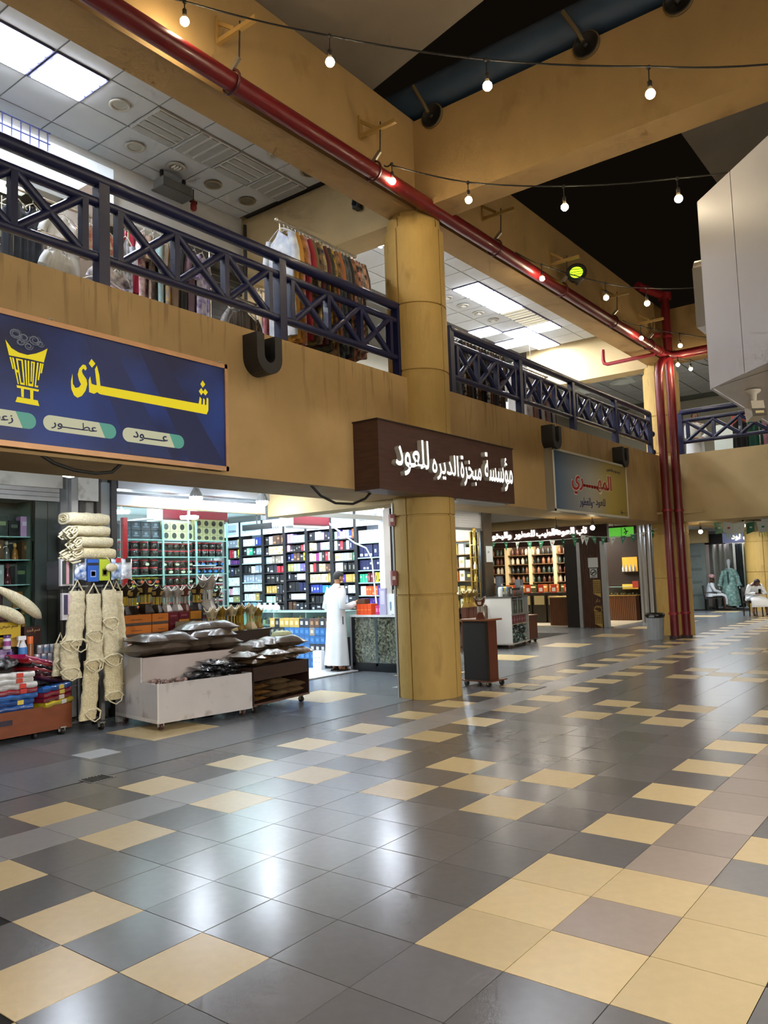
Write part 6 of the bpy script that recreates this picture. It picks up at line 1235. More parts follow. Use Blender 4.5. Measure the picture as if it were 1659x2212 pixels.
# inside shelves with bottles
t = thing('bottle_shelving', 'wooden shelving with rows of bottles inside the wooden shop', 'shelf', (21.6, 10.5, 0)); AMB = M_('amber_wood', '#5c432a', .4, var=.1)
part(MB().box(21.85, 21.9, 8.6, 14.2, 0, 3.0), 'back_panel', C_('#3a2416', .5), t)
for z in (.95, 1.3, 1.62, 1.94, 2.26): part(MB().box(21.5, 21.85, 8.6, 14.2, z-.03, z), 'shelf_board', AMB, t)
for k in range(7): part(MB().box(21.48, 21.85, 8.6+k*.93-.06, 8.6+k*.93+.06, 0, 2.7), 'upright', C_('#cbb68c', .4), t)
bt = {c: (MB().lathe([(.055, 0), (.058, .01), (.058, .16), (.03, .19), (.03, .22)], 10).mesh('bottle', C_(c, .25))) for c in ('#8a5a3c', '#2b2f2a', '#c2b49a', '#5a3428', '#3c4a40')}
for si, z in enumerate((1.3, 1.62, 1.94, 2.26)):
    for k in range(26):
        cc = ['#8a5a3c', '#2b2f2a', '#c2b49a', '#5a3428', '#3c4a40'][(si+k//3) % 5]
        link('bottle', bt[cc], None, '%s bottle from right, shelf %s up, inside the wooden shop' % (ORD[k], ['one', 'two', 'three', 'four'][si]), 'bottle', 'bottles inside the wooden shop', None, (21.65, 8.75+k*.2+(.05 if k % 5 == 4 else 0), z))
for k in range(12): carton('drawer_box', 'wooden label drawer, %s from right under the bottle shelves' % ORD[k], 'drawer', 'drawers under the bottle shelves', (21.6, 8.85+k*.42, .96), (.26, .36, .26), ['#3a3a20', '#9a5a2c', '#9a5a2c'][k % 3], ('#d8c08a', .1, .9, .55, .75))
t = thing('slat_counter', 'brown slatted counter at the entrance of the wooden shop', 'counter', (18.9, 8.97, 0)); part(MB().box(18.62, 19.3, 8.66, 9.35, 0, .85), 'body', WOODB, t); part(MB().box(18.58, 19.34, 8.62, 9.39, .85, .88), 'top', GLD, t)
for k in range(13): part(MB().box(18.6, 18.62, 8.665+k*.053, 8.705+k*.053, 0, .85), 'slat', M_('slat_light', '#6a4226', .4), t)
for k in range(5): carton('spice_tray', 'glass tray of goods, %s from right behind the slatted counter' % ORD[k], 'tray', 'glass trays in the wooden shop', (19.9, 9.2+k*.5, .03), (.5, .44, .95), '#2d261c', ('#b9a878', .1, .9, .6, .9))
for k in range(5): carton('price_card', '%s red and white price card from right in the wooden shop' % ORD[k], 'card', 'price cards in the wooden shop', (19.7, 9.25+k*.45, .981), (.02, .2, .26), '#c94a30', ('#e6e2d8', .2, .8, .15, .6), 'x')
S('floor_wooden_shop', 18.4, 24, 7.3, 14, .0, .03, M_('shop_floor_warm', '#cfc4ae', .3), 'pale floor of the wooden shop', 'floor')
area('shop_lamp', (20.2, 10.2, 2.95), (0, 0, 0), 2.5, 3.5, 300, (1, .93, .8)); area('shop_lamp', (11.1, 8.9, 2.98), (0, 0, 0), 1.0, 2.0, 150, (1, .93, .82))
# corner display with niche
t = thing('corner_display', 'dark brown corner display with lit niche and glass counter', 'display', (21.1, 7.9, 0)); DKB = C_('#2f2018', .5)
part(MB().box(21.4, 21.5, 7.1, 8.6, 0, 3.05), 'back_wall', DKB, t); part(MB().box(21.0, 21.3, 7.55, 8.45, 0, .80), 'counter_body', WOODB, t)
for k in range(15): part(MB().box(20.98, 21.0, 7.56+k*.06, 7.605+k*.06, 0, .8), 'slat', M_('slat_light', '#6a4226', .4), t)
part(MB().box(20.96, 21.34, 7.52, 8.48, .80, .83), 'counter_top', GLD, t); part(MB().box(20.97, 20.98, 7.53, 8.47, .83, 1.08), 'glass_front', GLS, t); part(MB().box(20.97, 21.33, 7.53, 8.47, 1.08, 1.09), 'glass_top', GLE, t)
part(MB().box(21.36, 21.405, 7.58, 8.06, 1.55, 2.02), 'niche', M_('niche_lit', '#c9962f', .5, emit=.8, ecol='#d9a23a'), t); part(MB().box(21.36, 21.405, 7.6, 8.1, 1.0, 1.16), 'lower_niche', M_('niche_lit', '#c9962f', .5), t)
for k in range(4): part(MB().lathe([(.045, 0), (.045, .12), (.02, .17), (.022, .22)], 10, mx=Matrix.Translation((21.3, 7.66+k*.115, 1.56))), 'niche_bottle', C_('#d9d6cc', .3), t)
part(MB().box(21.24, 21.36, 7.58, 8.06, 1.54, 1.56), 'niche_shelf', DKB, t)
for k in range(26): part(MB().cb((21.1+random.uniform(-.08, .12), 7.6+k*.032, .85+random.uniform(0, .03)), (.05, .03, .04)), 'oud_piece', C_(['#8a7450', '#4a3a28', '#b9a070'][k % 3], .7), t)
part(MB().box(20.9, 20.92, 7.42, 7.60, 1.05, 1.26), 'price_tag', C_('#cf4a38', .5), t)
for y, w_ in ((7.22, .07), (7.1, .07), (6.95, .06)): part(MB().box(20.7, 20.85, y, y+w_, 0, 3.0), 'metal_post', ALU, t)
# bunting and flags
GRN = C_('#1d6b48', .5); GRW = C_('#cfd8d2', .5)
def bunting(label, a, b, n, sag, kind='tri', s=.13):
    t = thing('bunting', label, 'bunting', a); pts = cat_pts(a, b, sag, n*2); part(MB().tube(pts, .006, 4), 'cord', C_('#c9d2ce', .5), t); d = (Vector(b)-Vector(a)).normalized()
    for k in range(n):
        p_ = pts[k*2+1]; tw = random.uniform(-.6, .6); dx = Vector((d.x*math.cos(tw)-d.y*math.sin(tw), d.x*math.sin(tw)+d.y*math.cos(tw), random.uniform(-.3, .3)))*s*.5; dn = Vector((random.uniform(-.2, .2), random.uniform(-.2, .2), -1))*s*1.5
        if kind == 'tri': vs = [p_-dx, p_+dx, p_+dn*1.0]; fs = [(0, 1, 2)]
        else: vs = [p_-dx, p_+dx, p_+dx+dn*.7, p_-dx+dn*.7]; fs = [(0, 1, 2, 3)]
        nn = Vector((-dx.y, dx.x, 0)).normalized()*.002; vv = [tuple(q+nn) for q in vs] + [tuple(q-nn) for q in vs]; m_ = len(vs)
        f2 = fs + [tuple(m_+i for i in f[::-1]) for f in fs] + [(i, m_+i, m_+(i+1) % m_, (i+1) % m_) for i in range(m_)]
        o = part(MB().add(vv, f2), 'pennant', GRN if (k % 3 != 1 and kind == 'tri') or (kind != 'tri' and k % 3 == 0) else GRW, t)
        c = (sum((Vector(q) for q in vs), Vector())/m_); part(MB().sph(tuple(c), s*.16, 8, 5, sc=(1, 1, .6)), 'emblem', GRW if k % 3 != 1 else C_('#b9483a' if k % 2 else '#3a8a5a', .5), t)
        if kind != 'tri' and k % 3: 
            for q in range(5): part(MB().tube([p_-dx+dx*2*q/4+dn*.7, p_-dx+dx*2*q/4+dn*(.95+.1*(q % 2))], .008, 4), 'tassel', C_('#a9c832', .5), t)
bunting('string of green and white pennants before the bottle shelves', (12.0, 8.2, 2.36), (14.2, 6.05, 2.42), 11, .04)
bunting('string of green pennants near the exit sign', (13.2, 6.2, 2.5), (14.9, 4.75, 2.55), 9, .14)
bunting('row of white and green square flags under the far band', (17.1, 4.1, 2.72), (18.1, 2.3, 2.74), 8, .03, 'sq', .26)
for q, lab in (((11.4, 5.64, 2.44), 'warm bare bulb hanging before the lit letters'), ((12.25, 5.22, 2.52), 'warm bare bulb under the right end of the blue and gold sign'), ((16.86, 4.33, 2.5), 'warm bare bulb right of the red risers'), ((17.6, 3.5, 2.62), 'warm bare bulb among the square flags')):
    t = thing('hanging_bulb', lab, 'bulb', (q[0], q[1], q[2]), 0, 'single warm bulbs under the arcade'); o = MB().sph((0, 0, 0), .05, 14, 10).obj('glass', M_('bulb_small', '#fff2d0', .4, emit=40.0, ecol=(1, .82, .5)), t)
    MB().lathe([(.025, .045), (.028, .12), (.012, .14)], 10).obj('socket', SOCK, t); MB().tube([(0, 0, .14), (0, 0, 2.73-q[2] if q[0] < 16 else 3.08-q[2])], .006, 5).obj('cord', WIRE, t)
# grey bin
t = thing('trash_bin', 'grey round rubbish bin with a black liner by the red pipes', 'bin', (14.86, 4.92, 0)); MB().lathe([(.165, 0), (.17, .01), (.205, .56), (.20, .56)], 16, sm=False).obj('body', M_('bin_grey', '#8c9298', .4, var=.06), t)
MB().lathe([(.20, .50), (.222, .54), (.225, .585), (.205, .605), (.19, .58)], 20).obj('liner', M_('bin_liner', '#141414', .3, bump=.8, bscale=30), t); MB().box(-.235, -.21, -.06, .06, .52, .56).obj('handle', C_('#7b8187', .4), t)
# ---- far arcade: shutters, dress shop
t = clean(thing('door_3', 'grey green folding shutter doors left of the dress shop', 'door', (28.2, 8, 0)), kind='structure')
for k in range(3):
    part(MB().box(28.2, 28.25, 7.35+k*.75, 8.08+k*.75, 0, 2.55), 'leaf', M_('shutter_sage', '#6f7a76', .5, var=.1), t)
    for q in range(4): part(MB().box(28.19, 28.2, 7.5+k*.75, 7.95+k*.75, .5+q*.5, .6+q*.5), 'vent', C_('#5f6a66', .5), t)
part(MB().box(28.1, 28.3, 7.2, 10, 2.55, 3.08), 'header', TANL, t)
t = clean(thing('window_4', 'dress shop window with curtains at the far end', 'window', (29.2, 6.5, 0)), kind='structure')
part(MB().box(28.9, 29.3, 5.7, 6.85, 2.52, 2.90), 'sign_box', M_('sign_lilac', '#7f86a8', .4, emit=.25, ecol='#8f96c0'), t); part(MB().box(28.8, 29.3, 6.85, 7.6, 2.50, 2.90), 'dark_box', C_('#17120e', .5), t)
lettering('lit_letters', ar('هن نود'), .8, .24, LETW, FY(-.32, 5.72+.8-6.5, 2.6), t, .02, .03)
for y in (5.75, 6.6, 7.35): part(MB().box(28.95, 29.05, y-.05, y+.05, 0, 2.5), 'frame_post', C_('#6d6a66', .4, .5), t)
part(MB().box(28.99, 29.0, 5.8, 7.3, 0, 2.5), 'pane', GLS, t)
cu = MB()
for y0, y1, mi in ((5.75, 6.0, 0), (6.05, 6.25, 1), (6.3, 6.55, 2), (6.65, 7.35, 3)):
    n = 14; vs = []
    for i in range(n+1):
        yy = y0+(y1-y0)*i/n; vs += [(29.5+.05*math.sin(i*1.7), yy, 0), (29.5+.05*math.sin(i*1.7), yy, 2.5)]
    part(MB().add(vs, [(2*i, 2*i+2, 2*i+3, 2*i+1) for i in range(n)], 0, True), 'curtain', C_(['#5b6472', '#c7a56a', '#3f3b3a', '#a8948c'][mi], .8), t)
S('floor_dress_shop', 28.95, 31, 5.7, 7.4, 0, .02, C_('#9aa0a8', .4), 'floor inside the dress shop', 'floor'); S('wall_dress_shop', 30.6, 30.8, 5.0, 8, 0, 3.1, C_('#8a7f76', .6), 'back wall of the dress shop')
area('shop_lamp', (29.6, 6.5, 2.9), (0, 0, 0), 1, 1.2, 90, (.9, .95, 1))
area('arcade_ceiling_lamp', (21, 1, 3.0), (0, 0, 0), 3, 3, 300, (1, .92, .8)); area('arcade_ceiling_lamp', (24.5, 6.2, 3.0), (0, 0, 0), 3, 2, 200, (.92, .96, 1))
t = thing('mannequin', 'mannequin in a long pale green dress before the dress shop', 'mannequin', (28.6, 6.62, 0)); b = MB().lathe([(.0, 1.9), (.07, 1.87), (.085, 1.78), (.07, 1.68), (.045, 1.62), (.05, 1.54), (.16, 1.50)], 14, caps=False, sy=.9); b.obj('bust', C_('#c9d2d6', .4), t)
DRS = M_('dress_green', '#6f9a94', .8, col2='#a9c9c2', c2amt=.5, c2scale=12, var=.2, vscale=10); dr = MB(); vs = []; n = 22
for z, rx, ry in ((.12, .34, .30), (.4, .32, .28), (.8, .27, .22), (1.05, .2, .15), (1.3, .21, .14), (1.45, .23, .12), (1.52, .14, .09), (1.55, .07, .07)):
    for k in range(n): a = 6.283*k/n; f = 1+(.09*math.sin(a*7) if z < 1 else 0); vs.append((ry*f*math.cos(a), rx*f*math.sin(a), z))
dr.add(vs, [(i*n+k, i*n+(k+1) % n, (i+1)*n+(k+1) % n, (i+1)*n+k) for i in range(7) for k in range(n)], 0, True); dr.obj('dress', DRS, t)
for sg in (-1, 1): MB().tube([(0, sg*.2, 1.44), (-.03, sg*.3, 1.2), (-.06, sg*.34, .98), (-.08, sg*.36, .86)], [.07, .065, .07, .1], 10).obj('sleeve', DRS, t); MB().sph((-.09, sg*.365, .8), .035, 8, 6, sc=(.7, .7, 1.5)).obj('hand', C_('#c9d2d6', .4), t)
MB().lathe([(.16, 0), (.16, .02), (.03, .03), (.03, .3)], 14).obj('foot_stand', C_('#c6cbd0', .3), t); MB().box(-.31, -.2, -.02, .02, .98, 1.42).obj('trim', C_('#3a5a58', .6), t)
# ================================================================= UPPER CLOTHES
def cloth_mat(name, c1, c2=None, sc=9.0): return M_('cloth_'+name, c1, .85, col2=c2, c2amt=.55, c2scale=sc, var=.12, vscale=6, sheen=.2) if c2 else M_('cloth_'+name, c1, .85, var=.15, vscale=5, sheen=.2)
def garment(label, loc, rz, L_=1.3, w_=.46, mat=None, flare=1.0, sleeve=.3, group=None, name='garment', th_=.05, hanger=True, seed=0):
    """hangs from the hook at its origin; width along local x"""
    t = thing(name, label, 'garment', loc, rz, group); r_ = random.Random(seed); b = MB(); n = 14; m = 12; vs = []; ph = r_.uniform(0, 6)
    for i in range(n+1):
        u = i/n; z = -.12-.0-u*L_; hw = w_/2*(.28+.72*min(1, u*7)**.6) if u < .14 else w_/2*(.86+.10*flare*u+ (0 if u < .5 else (flare-1)*.4*(u-.5)))
        for k in range(m*2):
            s = (k/m if k < m else 2-k/m)*2-1; sg = 1 if k < m else -1
            y = sg*th_/2*(1-abs(s)**4)**.5 + .018*math.sin(s*9+ph+u*2)*min(1, u*3)
            vs.append((s*hw, y, z - (.09*abs(s) if u < .14 else 0)*(1-u*7 if u < .14 else 0)))
    q = m*2; b.add(vs, [(i*q+k, i*q+(k+1) % q, (i+1)*q+(k+1) % q, (i+1)*q+k) for i in range(n) for k in range(q)], 0, True); b.obj('cloth', mat, t)
    if sleeve:
        for sg in (-1, 1): MB().tube([(sg*w_*.40, 0, -.22), (sg*w_*.52, .0, -.22-sleeve*.5), (sg*w_*.56, .01, -.22-sleeve)], [.05, .055, .06], 8).obj('sleeve', mat, t)
    if hanger:
        MB().tube([(-w_*.42, 0, -.2), (-w_*.2, 0, -.13), (0, 0, -.09), (w_*.2, 0, -.13), (w_*.42, 0, -.2)], .008, 6).obj('hanger', C_('#d9d9d6', .3), t); MB().tube([(0, 0, -.09), (0, 0, -.03), (.02, 0, -.005), (.0, 0, .014), (-.02, 0, .0)], .005, 5).obj('hook', CHRD, t)
    return t
def rail_rack(label, x0, x1, y, z, z0=4.28):
    t = thing('clothes_rail', label, 'clothes rail', ((x0+x1)/2, y, z0)); part(MB().tube([(x0, y, z), (x1, y, z)], .016, 10), 'rail', CHR, t)
    for x in (x0, x1): part(MB().sph((x, y, z), .03, 10, 6), 'end_knob', CHR, t)
    for x in (x0+.06, x1-.06):
        part(MB().tube([(x, y, z0), (x, y, z)], .014, 8), 'post', CHR, t); part(MB().tube([(x, y-.22, z0+.02), (x, y+.22, z0+.02)], .014, 8), 'foot', CHR, t)
rail_rack('chrome clothes rail full of dresses left of the column', 3.5, 5.06, 5.55, 6.2)
R1 = [('white dress with pastel leaf print', '#dde1e4', '#aeb9c9'), ('mustard gold', '#b8862c', None), ('ochre', '#a8742a', '#6a3c1c'), ('rose', '#c08a86', '#7a4a4c'), ('crimson', '#8f1c2c', None), ('olive green', '#5d5a28', None), ('black floral', '#16161a', '#8a6a4a'), ('navy star print', '#14183a', '#c9b46a'), ('dark red', '#4a1218', None), ('deep olive', '#35341c', '#1c1c14'), ('black and yellow', '#18161a', '#c9a02c'), ('tan striped', '#8a6a44', '#2c2420'), ('rust orange', '#9c5a2c', None), ('black leaf print', '#15171a', '#5a6a6a'), ('charcoal', '#23262c', '#4a525c'), ('black plain', '#101114', None), ('copper brown', '#8a5a3c', '#3a2a24'), ('black blossom', '#131217', '#c9907a'), ('black with white dots', '#141418', '#a9a49c'), ('cream and coral print', '#b9927a', '#3a1c1c'), ('black sequin', '#0f0f12', '#6a5a3a')]
for k, (nm, c1, c2) in enumerate(R1):
    garment('%s garment, %s from left on the rail by the column' % (nm, ORD[k]) if k else 'white dress with pastel leaf print, foremost on the rail by the column', (3.56+k*.072, 5.55, 6.2), math.radians(90+random.uniform(-6, 6)), 1.42+random.uniform(-.1, .15), .5, cloth_mat('rail_%d' % k, c1, c2, 7 if k == 0 else 14), 1.2, .45, 'garments on the rail by the column', seed=k)
rail_rack('clothes rail with black garments beyond the column', 7.5, 9.1, 5.6, 5.72)
for k in range(16):
    nm, c1, c2 = [('black', '#131317', None), ('black dotted', '#15161b', '#b9b9b4'), ('dark brown', '#3a2618', '#7a4a24'), ('charcoal', '#22262c', None)][k % 4]
    garment('%s garment, %s from left on the rail beyond the column' % (nm, ORD[k]), (7.6+k*.094, 5.6, 5.72), math.radians(90+random.uniform(-8, 8)), 1.1, .48, cloth_mat('far_%d' % (k % 4), c1, c2, 20), 1.1, .4, 'garments on the rail beyond the column', seed=40+k)
rail_rack('clothes rail with light and brown garments further beyond the column', 10.0, 11.45, 5.7, 5.66)
for k in range(14):
    nm, c1, c2 = [('white', '#c9c9c9', None), ('grey', '#8a8a90', None), ('dark brown', '#4a2f22', '#7a5a44'), ('navy', '#2a3050', None), ('dusty pink', '#a9807c', None)][(k*2+1) % 5 if k > 2 else 0]
    garment('%s garment, %s from left on the third rail' % (nm, ORD[k]), (10.1+k*.098, 5.7, 5.66), math.radians(90+random.uniform(-8, 8)), 1.0, .46, cloth_mat('third_%s' % nm.replace(' ', '_'), c1, c2, 12), 1.1, .3, 'garments on the third rail', seed=70+k)
# left upper shop
t = thing('lit_sign_box', 'bright white lit sign box above the upper clothes shop', 'sign', (2.05, 8.2, 6.88)); part(MB().box(.2, 2.85, 8.1, 8.26, 6.88, 7.5), 'box', M_('sign_box_lit', '#dfe9ee', .4, emit=.4, ecol='#dbe9f2'), t)
for k in range(14): part(MB().box(.3+k*.12, .308+k*.12, 8.08, 8.1, 7.25, 7.6), 'mesh_wire', C_('#4a4f8a', .5), t)
for z in (7.3, 7.45, 7.6): part(MB().box(.3, 1.9, 8.08, 8.1, z, z+.008), 'mesh_wire', C_('#4a4f8a', .5), t)
t = thing('tube_light', 'bright fluorescent tube inside the upper clothes shop', 'light', (1.1, 7.9, 6.55)); part(MB().tube([(.3, 7.9, 6.5), (1.35, 7.9, 6.5)], .035, 10), 'tube', M_('tube_shop', '#ffffff', .4, emit=25.0, ecol='#f4fff0'), t); part(MB().box(.25, 1.45, 7.87, 7.97, 6.54, 6.6), 'tray', C_('#cfd4cf', .4), t); part(MB().tube([(.8, 7.92, 6.6), (.8, 7.92, 7.68)], .012, 6), 'rod', BLK, t)
t = thing('grid_panel', 'white wire grid panels in the upper clothes shop', 'grid panel', (1.9, 8.0, 4.28))
for k in range(12): part(MB().box(1.15+k*.09, 1.156+k*.09, 8.05, 8.056, 4.28, 6.5), 'wire', C_('#c9cbc6', .4), t)
for k in range(20): part(MB().box(1.15, 2.15, 8.05, 8.056, 4.4+k*.105, 4.406+k*.105), 'wire', C_('#c9cbc6', .4), t)
S('wall_upper_divider', 2.2, 2.35, 7.5, 10.5, 4.28, 6.9, C_('#5a4a3a', .6), 'brown divider wall of the upper clothes shop')
MB().box(2.85, 3.5, 10.44, 10.5, 7.2, 7.7).obj('blue_board', C_('#173a7c', .5), None, 'dark blue board high on the wall of the upper clothes shop', 'board')
bpy.data.objects['blue_board'].location.y = 0
rail_rack('low clothes rail in front of the upper clothes shop', .8, 2.4, 7.02, 6.1)
rail_rack('lower clothes rail close to the railing', 1.0, 2.1, 6.72, 5.55)
for lab, x, y, z, L_, w_, c1, c2, sl in (('short white blouse hanging low at the left edge', 1.22, 6.72, 5.55, .5, .34, '#d9dedd', None, .15), ('white T-shirt dress with short sleeves', 1.45, 7.02, 6.1, .85, .46, '#dfe3e2', None, .16), ('rust and cream striped top', 1.80, 7.02, 6.1, .42, .40, '#a86a5a', '#d9c9a8', .14), ('white top with dark leaf print', 1.86, 6.72, 5.55, .6, .44, '#d6d2d2', '#3a3040', .12), ('lilac knitted top hanging on a white hanger', 1.66, 6.6, 5.30, .6, .62, '#a884c4', '#c9b4dc', .12), ('second rust striped top on the grid', 2.08, 7.05, 6.1, .4, .3, '#a05a4e', '#d3b48a', .12),
                                   ('dark navy trousers at the left edge', .88, 7.02, 6.1, 1.1, .34, '#1a2430', None, 0), ('second dark trousers at the left edge', 1.1, 7.04, 6.1, 1.15, .3, '#202a38', None, 0), ('light blue garment beside the divider wall', 2.02, 6.74, 5.55, .9, .24, '#8fb0cc', '#d8dccf', 0), ('navy and white printed dress behind the post', 2.28, 7.0, 6.1, 1.5, .2, '#c2c8d6', '#1c2238', .3)):
    garment(lab, (x, y, z), math.radians(random.uniform(-12, 12)), L_, w_, cloth_mat(lab.split()[0]+lab.split()[1]+lab.split()[2], c1, c2, 10), 1.1, sl, 'garments in the upper clothes shop', seed=int(x*100))
rail_rack('clothes rail with a crimson top in the upper gallery', 2.55, 4.2, 7.6, 6.6)
for k, (nm, c1, c2, L_) in enumerate((('black', '#15151a', None, 1.5), ('crimson red', '#a81e3e', None, .9), ('pink floral', '#c9b4b0', '#7a4a52', 1.6), ('brown leaf print', '#8f7a68', '#4a3a34', 1.6), ('pale teal', '#8aa4a4', None, 1.5), ('grey floral', '#9a948c', '#c9a04a', 1.6), ('beige', '#8a7560', None, 1.3), ('black plain', '#131316', None, 1.4), ('dusty mauve', '#6a5260', None, 1.4), ('violet and white', '#8a7ab0', '#d8d8e0', 1.2))):
    garment('%s garment, %s from left on the gallery rail with the crimson top' % (nm, ORD[k]), (2.70+k*.145, 7.6, 6.6), math.radians(6 if k == 1 else random.uniform(25, 45)), L_, .44, cloth_mat('gal_%d' % k, c1, c2, 9), 1.1, .35, 'garments on the gallery rail', seed=90+k)
rail_rack('short silver rail with a striped garment behind the railing', 3.3, 3.9, 6.32, 5.37)
t = garment('grey striped garment hung on a silver hanger behind the railing', (3.6, 6.32, 5.37), .1, .75, .62, M_('cloth_stripe', '#8a8682', .6, col2='#3a3632', c2amt=.6, c2scale=5, stretch=(8, 1, .3)), 1.3, .2)
rail_rack('short rail with two printed dresses by the tan pillar', 4.45, 5.2, 6.9, 5.9)
garment('pink rose print dress by the tan pillar', (4.66, 6.9, 5.9), .2, 1.2, .36, cloth_mat('rose_print', '#c9808c', '#8f2c44', 16), 1.2, 0); garment('turquoise print dress beside the pink one', (4.98, 6.9, 5.9), -.1, 1.1, .34, cloth_mat('turq', '#9acbd0', '#c94a4a', 9), 1.2, 0)
t = clean(thing('door_4', 'dark grey roller shutter in the upper gallery', 'door', (4.9, 8.3, 4.28)), kind='structure')
for k in range(22): part(MB().box(4.2, 5.4, 8.28, 8.32, 4.3+k*.11, 4.395+k*.11), 'slat', C_('#3d3d3c', .45, .3), t)
part(MB().box(4.15, 5.42, 8.22, 8.36, 6.7, 6.9), 'box', C_('#54524e', .5), t)
t = thing('emergency_light', 'grey emergency light box under the upper ceiling', 'light', (3.72, 7.9, 7.4)); MB().box(-.26, .26, -.12, .12, .02, .16).obj('case', C_('#5c5a55', .5), t); MB().box(-.28, .28, -.14, .14, .0, .02).obj('lens', C_('#44433f', .4), t); MB().box(-.22, -.18, -.02, .02, .16, .30).obj('hanger', BLK, t); MB().box(.18, .22, -.02, .02, .16, .30).obj('hanger', BLK, t)
t = thing('fire_sounder', 'small red fire sounder right of the grey emergency box', 'alarm', (4.18, 8.0, 7.35)); MB().lathe([(.03, 0), (.05, .03), (.05, .1), (.03, .12)], 12).obj('cup', C_('#7c1a1a', .4), t); MB().box(-.06, .06, -.02, .02, .12, .16).obj('bracket', C_('#5c1414', .4), t); MB().tube([(0, 0, .16), (0, 0, .34)], .01, 6).obj('conduit', BLK, t)
t = thing('security_camera', 'small dark security camera on the upper cross beam', 'camera', (5.36, 5.72, 7.15)); MB().box(-.06, .06, -.05, .05, -.08, .06).obj('body', C_('#2a2c2c', .4), t); MB().lathe([(.03, 0), (.035, .03)], 12, mx=Matrix.Translation((-.06, 0, -.02)) @ Matrix.Rotation(-1.57, 4, 'Y')).obj('lens', C_('#101214', .1), t)
MB().tube([(5.40, 8.18, 4.3), (5.40, 8.18, 7.6)], .03, 8).obj('conduit', C_('#2c2824', .5), None, 'dark vertical conduit in the corner of the upper gallery', 'conduit')
# far gallery: pendant lamps, ceiling, partition, clothes
for k, q in enumerate(((16.9, 7.2, 6.55), (17.9, 6.45, 6.85), (15.2, 7.9, 6.2))):
    t = thing('pendant_lamp', ['clear bell pendant lamp left of the other in the far gallery', 'clear bell pendant lamp beside the far column', 'clear bell pendant lamp nearest the railing in the far gallery'][k], 'pendant lamp', q, 0, 'bell pendant lamps in the far gallery')
    MB().lathe([(.36, 0), (.33, .02), (.2, .1), (.1, .16), (.1, .3), (.04, .36)], 18, caps=False).obj('shade', M_('bell_glass', '#b9c0b8', .2, metal=.2, alpha=.75), t); MB().lathe([(.09, .15), (.1, .3), (.05, .36)], 12).obj('cap', C_('#7a6f52', .4), t); MB().tube([(0, 0, .36), (0, 0, 7.76-q[2])], .01, 6).obj('cord', BLK, t)
cf = MB().box(16.75, 26, -6, 11.4, 7.72, 7.76).obj('ceiling_far_gallery', C_('#6a706c', .6), None, 'grey tiled ceiling of the far gallery', 'ceiling', None, 'structure')
for i in range(12):
    for j in range(18): 
        o = link('ceiling_tile', tile, cf, loc=(17.1+i*.69, -1+j*.69, 7.70)); o.scale = (1.0, 1.02, 1)
t = thing('partition', 'white display partition in the far upper gallery', 'partition', (18.5, 7.5, 4.28)); part(MB().box(14.5, 17.5, 8.6, 8.65, 4.28, 6.2), 'panel', C_('#d3dad8', .4), t); part(MB().box(13.0, 14.4, 8.0, 8.05, 4.28, 5.9), 'panel', C_('#dfe4e4', .4), t)
part(MB().box(19.8, 19.85, 2.6, 4.6, 4.28, 5.6), 'white_board', C_('#d9e6e4', .4), t)
for k, (nm, c1, y) in enumerate((('black', '#121215', 3.55), ('bottle green', '#0f4a3c', 3.2), ('dusty pink', '#b98aa0', 2.85), ('royal blue', '#1f2f8a', 2.5), ('coral', '#c9584a', 3.62))):
    garment('%s garment hanging behind the far railing' % nm, (18.2 + (.25 if k == 4 else 0), y, 5.75 if k == 4 else 5.55), math.radians(90), 1.0 if k < 4 else .35, .4, cloth_mat('farg_%d' % k, c1), 1.1, 0, 'garments behind the far railing', seed=130+k)
rail_rack('clothes rail behind the far railing', 17.7, 18.7, 3.0, 5.62)
bpy.data.objects[-1] if 0 else None
area('gallery_area_light', (3.4, 8.9, 6.85), (0, 0, 0), 3.5, 1.0, 110, (.9, .97, 1)); area('gallery_area_light', (19.5, 4, 7.5), (0, 0, 0), 3, 4, 160, (1, .95, .84)); area('gallery_area_light', (12, 9.3, 7.4), (0, 0, 0), 6, 2, 160, (.95, .98, 1))
